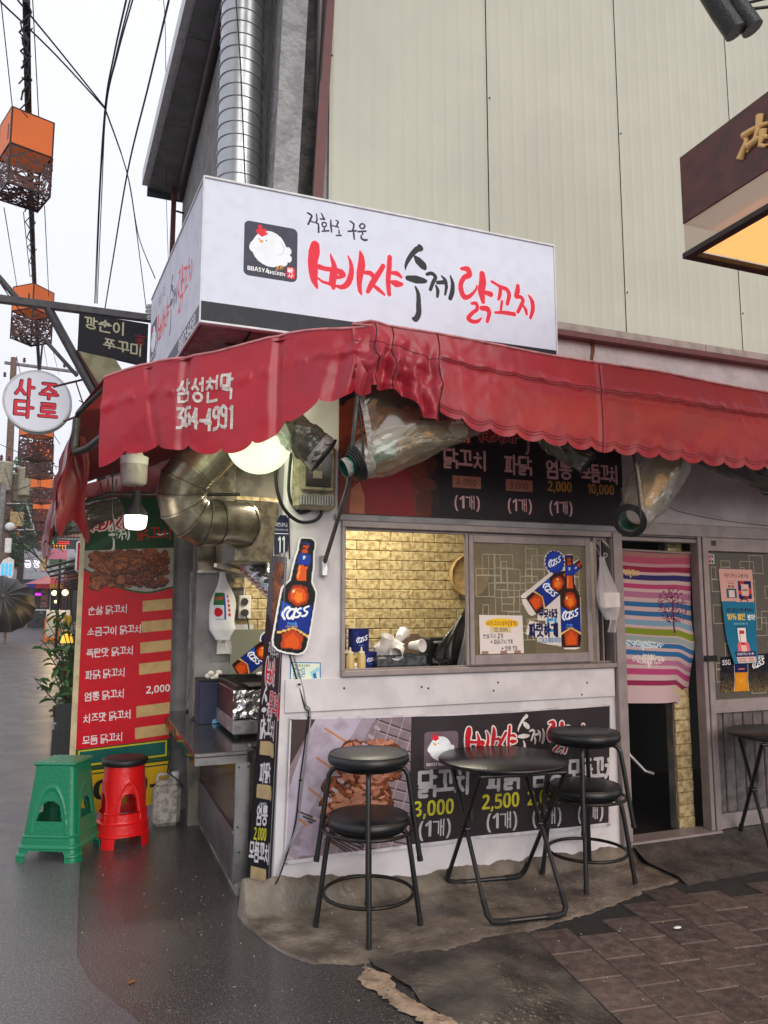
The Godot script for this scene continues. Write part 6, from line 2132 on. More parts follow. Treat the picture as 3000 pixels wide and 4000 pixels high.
	var mb := thing("tall_menu_board", "tall green and red menu board of skewers hanging at the alley end", "menu board", Vector3(.28, .05, -5.8))
	m = MB.new()
	m.board(Vector3(-.024, 2.271, -5.8), Vector3(.584, 2.309, -5.8), Vector3(.604, .428, -5.8), Vector3(-.017, .391, -5.8), .006)
	obj("printed_face", m, printed(cv.tex(), .4), mb)
	m = MB.new()
	m.board(Vector3(-.055, 2.27, -5.86), Vector3(-.0242, 2.271, -5.802), Vector3(-.0172, .391, -5.802), Vector3(-.058, .39, -5.86), .01)
	obj("cream_edge", m, worn(Color(.86, .78, .60), Color(.78, .68, .48), 1.0, .6), mb)
	cv = CV.new(300, 220, Color(.78, .62, .06), .5)
	cv.rect(0, 0, 600, 24, Color(.03, .25, .12))
	cv.rect(0, 50, 600, 14, Color(.03, .25, .12))
	write(cv, "010-", 120, 130, 190, Color(.1, .09, .06), .1, .9)
	m = MB.new()
	m.board(Vector3(-.017, .388, -5.803), Vector3(.604, .424, -5.803), Vector3(.604, .12, -5.803), Vector3(-.017, .09, -5.803), .03)
	obj("yellow_panel", m, printed(cv.tex(), .4), mb)
	m = MB.new()
	for i in 5: m.tube(PackedVector3Array([Vector3(.04 + .05 * i, 2.26, -5.8), Vector3(.06 + .05 * i, 2.36, -5.79 + .03 * (i % 2)), Vector3(.05 + .06 * i, 2.42, -5.8), Vector3(.09 + .045 * i, 2.27, -5.795)]), .003, 5)
	obj("tie_wire", m, M.wire, mb)

func bar_stool(at: Vector3, turn: float, label: String) -> Node3D:
	var t := thing("bar_stool", label, "stool", at, "black bar stools in two stacks", turn)
	var m := MB.new()
	m.lathe(PackedVector2Array([Vector2(0, .445), Vector2(.17, .445), Vector2(.188, .452), Vector2(.196, .465), Vector2(.197, .478), Vector2(.192, .494), Vector2(.186, .498), Vector2(.182, .497), Vector2(.17, .503), Vector2(.1, .508), Vector2(0, .509)]), Transform3D(), 48, .5)
	var s := obj("seat", m, M.leather, t, false)
	m = MB.new()
	var ring := PackedVector3Array()
	for i in 40: ring.append(Vector3(cos(TAU * i / 40) * .188, .497, sin(TAU * i / 40) * .188))
	m.tube(ring, .0035, 6, true)
	obj("piping", m, M.leather, s, false)
	m = MB.new()
	m.lathe(PackedVector2Array([Vector2(0, .43), Vector2(.165, .43), Vector2(.172, .437), Vector2(.165, .4449), Vector2(0, .4449)]), Transform3D(), 32)
	obj("seat_rim", m, M.black, t, false)
	for k in 4:
		var a := PI / 4 + k * PI / 2
		var d := Vector3(cos(a), 0, sin(a))
		m = MB.new()
		var pts := PackedVector3Array([d * .11 + Vector3(0, .434, 0), d * .15 + Vector3(0, .432, 0), d * .175 + Vector3(0, .42, 0), d * .19 + Vector3(0, .395, 0), d * .205 + Vector3(0, .3, 0), d * .225 + Vector3(0, .15, 0), d * .245 + Vector3(0, .012, 0)])
		m.tube(pts, .0125, 10)
		var l := obj("leg", m, M.black, t, false)
		m = MB.new()
		m.tube(PackedVector3Array([d * .2435 + Vector3(0, .022, 0), d * .247 + Vector3(0, 0, 0)]), .0145, 10)
		obj("foot_cap", m, M.rubber, l, false)
	m = MB.new()
	ring = PackedVector3Array()
	for i in 40: ring.append(Vector3(cos(TAU * i / 40) * .212, .15, sin(TAU * i / 40) * .212))
	m.tube(ring, .009, 8, true)
	obj("foot_ring", m, worn(Color(.09, .085, .08), Color(.2, .16, .13), 5.0, .35, 0.0, .5), t, false)
	return t

func shell_stool(square: bool) -> Array:
	# a moulded stool's shell: a window in each side, stepped ridges and arches between the legs; returns body and four leg meshes
	var H := .55 if square else .49
	var body := MB.new()
	var legs := [MB.new(), MB.new(), MB.new(), MB.new()]
	var P := func(an: float, y: float, off: float) -> Vector3:
		var hw := (lerpf(.182, .125, y / H) if square else lerpf(.15, .125, y / H)) + off
		for k in 3:
			var ry: float = [.05, .095, .15][k] if square else [.08, .15, .21][k]
			hw += (.006 if square else [.004, .008, .010][k]) * smoothstep(ry, ry - .006, y)
			if y > ry - .012 and y < ry: hw += .003
		var c := cos(an)
		var s := sin(an)
		# raised arch outline round the window
		var f := fmod(an + PI / 4, PI / 2) - PI / 4
		var q := Vector2((absf(tan(f)) if square else absf(f) * 1.2) / .68, (y - .16) / (.27 if square else .24))
		if q.y > 0.0: hw += .005 * smoothstep(.09, .0, absf(maxf(q.x, pow(q.x * q.x + q.y * q.y, .5) * .98) - .95))
		var k2 := 1.0
		if square: k2 = 1.0 / pow(pow(absf(c), 7.0) + pow(absf(s), 7.0), 1.0 / 7.0)
		else: k2 = 1.0 + .02 * cos(an * 4.0 + PI)
		return Vector3(c * hw * k2, y, s * hw * k2)
	var na := 192
	var ny := 72
	var hole := func(i: int, j: int) -> bool:
		var an := TAU * (i + .5) / na
		var y: float = H * (j + .5) / ny
		var f := fmod(an + PI / 4, PI / 2) - PI / 4
		var s := absf(tan(f)) if square else absf(f) * 1.2
		if y < .07 and s < .62 - .4 * maxf(0.0, y - .05) * 10.0: return true
		var wy := (y - .205) / .115
		if square: wy = (y - .228) / .112
		return wy > 0.0 and wy < 1.0 and s < .5 - .12 * wy - .2 * pow(maxf(0.0, wy - .6) / .4, 3.0)
	for j in ny:
		for i in na:
			if hole.call(i, j): continue
			var a0 := TAU * i / na
			var a1 := TAU * (i + 1) / na
			var y0: float = H * j / ny
			var y1: float = H * (j + 1) / ny
			var tgt: MB = body
			if y0 < .066: tgt = legs[int(fmod(a0 + .0001, TAU) / (PI / 2)) % 4]
			for off in [0.0, -.004]:
				var p: Vector3 = P.call(a0, y0, off)
				var q: Vector3 = P.call(a1, y0, off)
				var r: Vector3 = P.call(a1, y1, off)
				var t: Vector3 = P.call(a0, y1, off)
				var o := Vector3(p.x, .05, p.z).normalized() * (1.0 if off == 0.0 else -1.0)
				tgt.flat(p, q, r, o); tgt.flat(p, r, t, o)
			# rims of the openings
			for e in [[i + 1, j, a1, y0, a1, y1], [i - 1, j, a0, y0, a0, y1], [i, j + 1, a0, y1, a1, y1], [i, j - 1, a0, y0, a1, y0]]:
				var jj: int = e[1]
				if jj < 0 or jj >= ny or hole.call((e[0] + na) % na, jj):
					if jj >= ny: continue
					var A: Vector3 = P.call(e[2], e[3], 0.0)
					var B: Vector3 = P.call(e[4], e[5], 0.0)
					var C: Vector3 = P.call(e[4], e[5], -.004)
					var D: Vector3 = P.call(e[2], e[3], -.004)
					var mid: Vector3 = P.call(a0, (y0 + y1) * .5, -.002).lerp(P.call(a1, (y0 + y1) * .5, -.002), .5)
					var o2 := (A + B) * .5 - mid
					tgt.flat(A, B, C, o2); tgt.flat(A, C, D, o2)
	return [body, legs, P]

func plastic_stools() -> void:
	var gm := mat(Color(.0, .44, .30), .3)
	gm.heightmap_enabled = true
	gm.heightmap_texture = noise(.02, 4, [], FastNoiseLite.TYPE_SIMPLEX_SMOOTH, 91)
	gm.heightmap_scale = .15
	gm.uv1_triplanar = true
	gm.uv1_scale = Vector3.ONE * 3.0
	var rm := gm.duplicate()
	rm.albedo_color = Color(.80, .025, .05)
	for kind in 2:
		var sh := shell_stool(kind == 0)
		var base: Vector3 = Vector3(-.08, 0, -5.28) if kind == 0 else Vector3(.285, 0, -5.39)
		var first := thing("green_plastic_stool" if kind == 0 else "red_plastic_stool", "wet green plastic stool with window cut-outs beside the red stool" if kind == 0 else "red plastic stool with a round black seat in front of the menu board", "stool", base, "", -.43 if kind == 0 else .2)
		var cm: Material = gm if kind == 0 else rm
		obj("body", sh[0], cm, first, false)
		for l in sh[1]: obj("leg", l, cm, first, false)
		var m := MB.new()
		if kind == 0:
			m.box(Vector3(0, .552, 0), Vector3(.262, .02, .262), .009)
			for i in 5:
				for j in 5: m.ball(Vector3(-.09 + i * .045, .5625, -.09 + j * .045), Vector3(.011, .0025, .011), 8, 4)
			obj("seat", m, cm, first, false)
		else:
			m.lathe(PackedVector2Array([Vector2(0, .485), Vector2(.13, .485), Vector2(.142, .492), Vector2(.145, .515), Vector2(.138, .527), Vector2(.1, .532), Vector2(.05, .529), Vector2(.03, .531), Vector2(.0, .527)]), Transform3D(), 40)
			obj("seat", m, worn(Color(.035, .035, .037), Color(.05, .05, .05), 4.0, .5), first, false)

func folding_table(at: Vector3, turn: float, label: String) -> Node3D:
	var t := thing("folding_table", label, "table", at, "black round folding tables", turn)
	var m := MB.new()
	m.lathe(PackedVector2Array([Vector2(0, .685), Vector2(.30, .685), Vector2(.328, .688), Vector2(.335, .696), Vector2(.335, .703), Vector2(.328, .709), Vector2(0, .71)]), Transform3D(), 56, .5)
	obj("table_top", m, worn(Color(.035, .034, .036), Color(.055, .052, .052), 2.0, .33), t, false)
	for k in [-1.0, 1.0]:
		var x := .225 if k < 0 else .205
		m = MB.new()
		var z0: float = .27 * k
		var z1: float = -.25 * k
		var pts := PackedVector3Array()
		for q in [Vector3(-x, .675, z1), Vector3(-x, .40, lerpf(z1, z0, .42)), Vector3(-x, .09, lerpf(z1, z0, .9)), Vector3(-x + .004, .045, z0 - .012 * k), Vector3(-x + .02, .02, z0), Vector3(-x + .06, .014, z0), Vector3(x - .06, .014, z0), Vector3(x - .02, .02, z0), Vector3(x - .004, .045, z0 - .012 * k), Vector3(x, .09, lerpf(z1, z0, .9)), Vector3(x, .40, lerpf(z1, z0, .42)), Vector3(x, .675, z1)]: pts.append(q)
		m.tube(pts, .0115, 10)
		var l := obj("leg_frame", m, M.black, t, false)
		m = MB.new()
		for s in [-1.0, 1.0]:
			m.tube(PackedVector3Array([Vector3(s * x, .1, lerpf(z1, z0, .89)), Vector3(s * (x - .003), .045, z0 - .012 * k), Vector3(s * (x - .02), .02, z0), Vector3(s * (x - .06), .014, z0), Vector3(s * (x - .11), .014, z0)]), .0145, 10)
		obj("foot_sleeve", m, M.rubber, l, false)
		m = MB.new()
		m.tube(PackedVector3Array([Vector3(-x, .672, z1), Vector3(x, .672, z1)]), .01, 8)
		obj("cross_bar", m, M.black, t, false)
	m = MB.new()
	for s in [-1.0, 1.0]:
		m.tube(PackedVector3Array([Vector3(s * .19, .365, 0), Vector3(s * .24, .365, 0)]), .012, 8)
		bx(m, s * .2 - .008, s * .2 + .008, .42, .52, .05, .062, .002)
	obj("pivot", m, M.black, t, false)
	return t

func furniture() -> void:
	var l := bar_stool(Vector3(1.305, .014, -3.57), .45, "lower black bar stool of the left stack, by the corner")
	dup(l, "bar_stool", Vector3(1.305, .302, -3.57), .43, "upper black bar stool stacked on the left one")
	dup(l, "bar_stool", Vector3(2.635, .02, -3.70), .12, "lower black bar stool of the right stack, beyond the table")
	dup(l, "bar_stool", Vector3(2.64, .308, -3.70), .09, "upper black bar stool stacked on the right one")
	var t := folding_table(Vector3(2.06, .013, -3.60), -.12, "round black folding table between the two stacks of bar stools")
	dup(t, "folding_table", Vector3(4.02, .03, -3.58), -.5, "round black folding table cut off at the right edge, by the side door")
	plastic_stools()
	# plastic canister
	var j := thing("white_canister", "dirty white plastic canister behind the red stools, against the grey pier", "canister", Vector3(.585, 0, -5.72))
	var jm := worn(Color(.72, .70, .66), Color(.5, .47, .43), 2.5, .45)
	jm.backlight_enabled = true
	jm.backlight = Color(.1, .1, .1)
	var m := BX(.495, .675, .0, .27, -5.79, -5.62, .03)
	bx(m, .51, .66, .26, .30, -5.77, -5.64, .018)
	obj("canister_body", m, jm, j)
	m = MB.new()
	m.tube(PackedVector3Array([Vector3(.52, .295, -5.7), Vector3(.525, .335, -5.7), Vector3(.6, .338, -5.7), Vector3(.61, .3, -5.7)]), .013, 8)
	obj("handle", m, jm, j)
	m = MB.new()
	m.lathe(PackedVector2Array([Vector2(.024, .295), Vector2(.024, .32), Vector2(.028, .322), Vector2(.028, .35), Vector2(0, .352)]), Transform3D(Basis(), Vector3(.642, 0, -5.7)), 16)
	obj("cap", m, M.white, j)
	m = MB.new()
	m.tube(PackedVector3Array([Vector3(.6, .62, -5.98), Vector3(.62, .45, -5.85), Vector3(.58, .36, -5.66), Vector3(.66, .30, -5.62), Vector3(.69, .25, -5.64)]), .005, 6)
	obj_tag("loose_black_wire", m, M.wire, "loose black wire draped over the white canister", "wire")

func vinyl_roll(label: String, pts: Array, radii: Array, strip_top: Vector3, with_strip: bool, seed_: int, core := false) -> void:
	var sheet: Material = M.vinyl if with_strip else M.old_vinyl
	# a clear curtain rolled up: cone of sheet, zipper band, dark rolled rims and a green core at the mouth (first point)
	var t := thing("rolled_curtain", label, "plastic curtain", pts[0], "rolled clear curtains under the awning")
	var n := FastNoiseLite.new()
	n.seed = seed_
	n.frequency = 1.0
	var k := pts.size()
	var path := func(u: float) -> Vector3:
		var f := u * (k - 1)
		var i := mini(int(f), k - 2)
		return (pts[i] as Vector3).cubic_interpolate(pts[i + 1], pts[maxi(i - 1, 0)], pts[mini(i + 2, k - 1)], f - i)
	var rad := func(u: float) -> float:
		var f := u * (k - 1)
		var i := mini(int(f), k - 2)
		return lerpf(radii[i], radii[i + 1], smoothstep(0, 1, f - i))
	var surf := func(scale: float, ph: float) -> Callable:
		return func(u: float, v: float) -> Vector3:
			var c: Vector3 = path.call(u)
			var d: Vector3 = ((path.call(minf(u + .02, 1.0)) as Vector3) - (path.call(maxf(u - .02, 0.0)) as Vector3)).normalized()
			var sd := d.cross(Vector3.UP).normalized()
			var up := sd.cross(d)
			var an := TAU * v
			var r: float = rad.call(u) * scale
			r *= 1.0 + .12 * sin(an * 3.0 + u * 9.0 + ph) * u + .04 * sin(an * 11.0 + u * 16.0 + 2.0 * sin(u * 9.0)) + .13 * n.get_noise_2d(cos(an) * 1.5 + ph + 5.0, u * 5.0 + sin(an) * 1.5) * smoothstep(.0, .2, u)
			return c + (up * cos(an) + sd * sin(an)) * r
	var m := MB.new()
	m.grid(40, 44, surf.call(1.0, 0.0))
	obj("clear_sheet", m, sheet, t)
	m = MB.new()
	m.grid(30, 36, surf.call(.72, 2.0))
	obj("inner_layer", m, M.vinyl, t)
	var c0: Vector3 = pts[0]
	var c1: Vector3 = path.call(.06)
	var d := (c1 - c0).normalized()
	var r0: float = radii[0]
	m = MB.new()
	m.tube(PackedVector3Array([c0 - d * .004, c0 + d * .05]), r0 * 1.015, 28, false, false)
	obj("zipper_band", m, M.band, t)
	var sd := d.cross(Vector3.UP).normalized()
	var up := sd.cross(d)
	for i in 4:
		m = MB.new()
		var ring := PackedVector3Array()
		var rr := r0 * (1.03 - (.13 if core else .085) * i)
		for j in 30: ring.append(c0 - d * (.004 + (.009 if core else .002) * i) + (up * cos(TAU * j / 30) + sd * sin(TAU * j / 30)) * rr)
		m.tube(ring, r0 * .075, 7, true)
		obj("rolled_rim", m, M.black_matt, t)
	m = MB.new()
	if core:
		m.tube(PackedVector3Array([c0 - d * r0 * .9, c0 + d * .2]), r0 * .52, 22, false, false)
		m.tube(PackedVector3Array([c0 - d * r0 * .88, c0 + d * .2]), r0 * .44, 22, false, false)
	else: m.tube(PackedVector3Array([c0 - d * .002, c0 + d * .12]), r0 * .68, 22, false, false)
	obj("green_core", m, M.green, t)
	if core:
		m = MB.new()
		m.tube(PackedVector3Array([c0 - d * r0 * .92, c0 - d * r0 * .6]), r0 * .55, 22, false, false)
		obj("core_band", m, M.band, t)
	if with_strip:
		m = MB.new()
		var a := c0 + up * r0 * .6 + d * .03
		var w := sd * .0
		m.grid(3, 12, func(u: float, v: float) -> Vector3:
			var p := strip_top.lerp(c0 + d * .045 + sd * -r0 * 1.04 * 0.0 + Vector3(0, 0, r0 * 1.02), v)
			return p + d * (u - .5) * .032 + Vector3(0, 0, .012 * sin(v * PI)))
		obj("zipper_strip", m, M.band, t)
		m = MB.new()
		m.tube(PackedVector3Array([strip_top - d * .022, (strip_top + c0) * .5 - d * .012 + Vector3(0, 0, r0 * .5 + .014), c0 - d * .0 + Vector3(0, 0, r0 * 1.02)]), .006, 6)
		obj("dark_edging", m, M.black_matt, t)
		# the part of the sheet that still hangs from the rail
		m = MB.new()
		m.grid(22, 16, func(u: float, v: float) -> Vector3:
			var top := strip_top + d * u * .5
			top.y = strip_top.y + .12
			var low: Vector3 = path.call(clampf(u * .9 + .05, 0, 1))
			var q := top.lerp(low + Vector3(0, 0, (rad.call(u * .9 + .05) as float) * .8), v)
			return q + Vector3(0, 0, .02 * sin(u * 9.0 + v * 4.0) * sin(v * PI)))
		obj("hanging_sheet", m, M.vinyl, t)

func rolls() -> void:
	vinyl_roll("big rolled clear curtain with a green core at the awning's corner", [Vector3(1.17, 2.175, -3.36), Vector3(1.30, 2.235, -3.36), Vector3(1.46, 2.30, -3.36), Vector3(1.64, 2.35, -3.36), Vector3(1.82, 2.40, -3.36)], [.085, .115, .10, .065, .035], Vector3(1.165, 2.5, -3.3), true, 3, true)
	vinyl_roll("dark rolled curtain end beside the lit globe lamp", [Vector3(1.059, 2.241, -3.56), Vector3(1.000, 2.287, -3.57), Vector3(0.927, 2.346, -3.58), Vector3(0.838, 2.424, -3.6)], [.092, .09, .085, .08], Vector3.ZERO, false, 4)
	vinyl_roll("rolled clear curtain drooping over the doorway, its dark mouth facing the street", [Vector3(2.71, 1.96, -3.33), Vector3(2.80, 2.01, -3.38), Vector3(2.92, 2.13, -3.42), Vector3(3.04, 2.30, -3.44), Vector3(3.12, 2.46, -3.44)], [.085, .095, .13, .14, .12], Vector3(2.735, 2.42, -3.32), true, 5)
	vinyl_roll("short grey rolled curtain end over the middle of the menu board", [Vector3(2.50, 2.27, -3.40), Vector3(2.44, 2.34, -3.45), Vector3(2.36, 2.42, -3.5), Vector3(2.3, 2.5, -3.5)], [.06, .075, .08, .07], Vector3.ZERO, false, 6)
	vinyl_roll("rolled clear curtain at the right end of the awning", [Vector3(3.84, 2.24, -3.42), Vector3(3.70, 2.30, -3.42), Vector3(3.52, 2.36, -3.42), Vector3(3.3, 2.40, -3.42), Vector3(3.15, 2.44, -3.42)], [.07, .085, .09, .07, .05], Vector3.ZERO, false, 7)
	vinyl_roll("rolled clear curtain with a green core poking out beside the tall menu board", [Vector3(-.23, 2.03, -5.6), Vector3(-.16, 2.05, -5.62), Vector3(-.07, 2.09, -5.64), Vector3(.03, 2.14, -5.66), Vector3(.2, 2.2, -5.7)], [.055, .075, .085, .08, .07], Vector3.ZERO, false, 8)

func lamps() -> void:
	var em := mat(Color(.9, .95, .85), .4)
	em.emission_enabled = true
	em.emission = Color(.93, 1.0, .80)
	em.emission_energy_multiplier = .8
	var g := thing("globe_lamp", "big round lit globe lamp glowing pale green under the awning's corner", "lamp", Vector3(.779, 2.325, -3.75))
	var m := MB.new()
	m.ball(Vector3(.779, 2.325, -3.75), Vector3.ONE * .165, 32, 20)
	obj("glowing_globe", m, em, g)
	m = MB.new()
	m.lathe(PackedVector2Array([Vector2(.05, .15), Vector2(.055, .16), Vector2(.055, .2), Vector2(0, .2)]), Transform3D(Basis(), Vector3(.779, 2.325, -3.75)), 18)
	obj("holder", m, M.black, g)
	m = MB.new()
	m.tube(PackedVector3Array([Vector3(.779, 2.54, -3.75), Vector3(.779, 2.75, -3.75)]), .006, 6)
	obj("flex", m, M.wire, g)
	var l := OmniLight3D.new()
	l.name = "globe_light"
	l.light_energy = .3
	l.light_color = Color(.96, 1.0, .84)
	l.light_size = .15
	l.omni_range = 9.0
	l.omni_attenuation = 2.0
	l.shadow_enabled = true
	g.add_child(l)
	# unlit bulb above, lit one below
	var b := thing("unlit_bulb", "unlit frosted white bulb hanging under the awning's left end", "lamp", Vector3(.213, 2.2, -4.3))
	m = MB.new()
	m.lathe(PackedVector2Array([Vector2(0, 2.148), Vector2(.05, 2.15), Vector2(.068, 2.165), Vector2(.071, 2.2), Vector2(.071, 2.262)]), Transform3D(Basis(), Vector3(.213, 0, -4.3)), 28)
	obj("frosted_lens", m, worn(Color(.74, .71, .68), Color(.66, .62, .58), 2.0, .3), b)
	m = MB.new()
	m.lathe(PackedVector2Array([Vector2(.073, 2.262), Vector2(.074, 2.305), Vector2(.05, 2.315), Vector2(.03, 2.35), Vector2(.0, 2.35)]), Transform3D(Basis(), Vector3(.213, 0, -4.3)), 28)
	obj("collar", m, M.paper, b)
	m = MB.new()
	m.tube(PackedVector3Array([Vector3(.213, 2.35, -4.3), Vector3(.213, 2.6, -4.3)]), .005, 6)
	obj("flex", m, M.wire, b)
	b = thing("lit_bulb", "bright lit bulb in a black cone hanging in front of the green menu board", "lamp", Vector3(.232, 1.95, -4.3))
	var lm := mat(Color.WHITE, .4)
	lm.emission_enabled = true
	lm.emission = Color(1, .96, .9)
	lm.emission_energy_multiplier = 3.0
	m = MB.new()
	m.lathe(PackedVector2Array([Vector2(0, 1.91), Vector2(.035, 1.912), Vector2(.052, 1.922), Vector2(.058, 1.95), Vector2(.06, 1.985), Vector2(0, 1.99)]), Transform3D(Basis(), Vector3(.232, 0, -4.3)), 24)
	obj("glowing_bulb", m, lm, b)
	m = MB.new()
	m.lathe(PackedVector2Array([Vector2(.061, 1.985), Vector2(.062, 2.0), Vector2(.025, 2.05), Vector2(.022, 2.12), Vector2(0, 2.125)]), Transform3D(Basis(), Vector3(.232, 0, -4.3)), 24)
	obj("cone_cap", m, M.black_matt, b)
	m = MB.new()
	m.tube(PackedVector3Array([Vector3(.232, 2.12, -4.3), Vector3(.23, 2.55, -4.31)]), .005, 6)
	m.tube(PackedVector3Array([Vector3(.12, 2.45, -4.3), Vector3(.105, 2.2, -4.3), Vector3(.11, 2.0, -4.32), Vector3(.14, 1.86, -4.34)]), .004, 6)
	obj("flex", m, M.wire, b)
	l = OmniLight3D.new()
	l.name = "bulb_light"
	l.light_energy = .1
	l.light_color = Color(1, .95, .88)
	l.light_size = .05
	l.omni_range = 7.0
	l.omni_attenuation = 2.0
	l.shadow_enabled = true
	b.add_child(l)
	# light canopy of the shop opposite, warm inside
	var c := thing("lit_canopy_sign", "rusty brown sign canopy with warm lit soffit and cream brush character", "sign", Vector3(3.2, 3.0, -1.9))
	var rust := worn(Color(.36, .16, .12), Color(.24, .11, .095), 1.3, .45, .1, .0, 6, 44)
	obj("rust_face", BX(2.335, 2.36, 3.14, 3.45, -2.45, -.4, .004), rust, c)
	obj("rust_back", BX(2.36, 5.0, 3.14, 3.45, -2.45, -2.42, .004), rust, c)
	var fr := MB.new()
	bx(fr, 2.33, 2.37, 2.985, 3.01, -2.455, -.4, .002)
	bx(fr, 2.37, 5.0, 2.985, 3.01, -2.455, -2.415, .002)
	bx(fr, 2.78, 2.795, 2.992, 3.004, -2.415, -.4, .001)
	obj("frame", fr, worn(Color(.2, .15, .12), Color(.12, .09, .08), 1.0, .5, 0.0, .3), c)
	var wg := mat(Color(.95, .8, .6), .3)
	wg.emission_enabled = true
	wg.emission = Color(1.0, .70, .40)
	wg.emission_energy_multiplier = .8
	var sf := obj("lamp_soffit", BX(2.37, 5.0, 3.012, 3.02, -2.41, -.4, 0), wg, c)
	var sg := mat(Color(.85, .78, .68, .6), .35)
	sg.transparency = BaseMaterial3D.TRANSPARENCY_ALPHA
	obj("side_glass", BX(2.338, 2.344, 3.011, 3.139, -2.445, -.4, 0), sg, c)
	var inl := mat(Color(.8, .66, .5), .6)
	obj("inner_reflector", BX(2.42, 4.9, 3.1, 3.13, -2.38, -.4, 0), inl, c)
	var hl := MB.new()
	for i in 8: hl.tube(PackedVector3Array([Vector3(2.349, 3.138, -2.36 + i * .05), Vector3(2.349, 3.146, -2.36 + i * .05)]), .007, 8)
	obj("bolt", hl, M.galv, c)
	var st := MB.new()
	var strokes := [[[-2.017, 3.372], [-2.027, 3.321], [-2.046, 3.292], [-2.074, 3.274], [-2.088, 3.26]], [[-2.123, 3.251], [-2.1, 3.284], [-2.085, 3.31], [-2.1, 3.334]], [[-2.1, 3.334], [-2.063, 3.334], [-2.017, 3.329], [-1.984, 3.319]], [[-2.083, 3.28], [-2.033, 3.284], [-2.002, 3.274], [-1.988, 3.265]], [[-2.006, 3.305], [-2.015, 3.268], [-2.026, 3.254], [-2.004, 3.236], [-1.99, 3.236]]]
	for s in strokes:
		var pts := PackedVector3Array()
		var rs := []
		for i in s.size():
			pts.append(Vector3(2.331, s[i][1], s[i][0]))
			rs.append(.016 - .003 * i)
		st.tube(pts, rs, 8)
	var cm := mat(Color(.92, .74, .46), .4)
	obj("brush_character", st, cm, c)
	var al := AreaLight3D.new()
	al.name = "soffit_light"
	al.area_size = Vector2(2.4, 1.9)
	al.light_energy = 1.0
	al.light_color = Color(1.0, .76, .50)
	al.shadow_enabled = true
	c.add_child(al)
	al.position = Vector3(.45, -.03, .5)
	al.rotation_degrees = Vector3(-90, 0, 0)
	# bundle of black hose at the top right
	var h := thing("black_cable_bundle", "thick black wrapped cable bundle hanging at the top right corner", "cable", Vector3(2.75, 4.3, -2.6))
	for k in 2:
		m = MB.new()
		var o := Vector3(.09 * k, .03 * k, .02 * k)
		m.tube(PackedVector3Array([Vector3(2.62, 4.9, -2.7) + o, Vector3(2.73, 4.58, -2.64) + o, Vector3(2.80, 4.40, -2.6) + o, Vector3(2.845, 4.29, -2.57) + o]), .052, 14)
		obj("hose", m, worn(Color(.05, .05, .055), Color(.1, .1, .105), 3.0, .35, .4), h)
	m = MB.new()
	for i in 3: m.tube(PackedVector3Array([Vector3(2.88, 4.42 + .03 * i, -2.57), Vector3(3.0, 4.42 + .05 * i, -2.5), Vector3(3.3, 4.5 + .09 * i, -2.4)]), .008, 6)
	m.tube(PackedVector3Array([Vector3(2.9, 4.75, -2.6), Vector3(3.3, 4.62, -2.5)]), .012, 6)
	obj("thin_cable", m, M.wire, h)

func sticks(m: MB, o: Vector3, ux: Vector3, uy: Vector3, w: float, h: float, cnt: int, r: RandomNumberGenerator) -> void:
	# an irregular pierced metal sheet: crooked strips crossing a panel
	for i in cnt:
		var a := Vector2(r.randf() * w, r.randf() * h)
		var b := a + Vector2(r.randf_range(-.5, .5) * w, r.randf_range(-.3, .3) * h)
		b = Vector2(clampf(b.x, 0, w), clampf(b.y, 0, h))
		if a.distance_to(b) < .02: continue
		var d := (b - a).normalized().orthogonal() * r.randf_range(.005, .011)
		var n := ux.cross(uy).normalized() * (.0008 * (i % 7))
		var P := func(q: Vector2) -> Vector3: return o + ux * q.x + uy * q.y + n
		m.quad(P.call(a + d), P.call(b + d), P.call(b - d), P.call(a - d), ux.cross(uy))

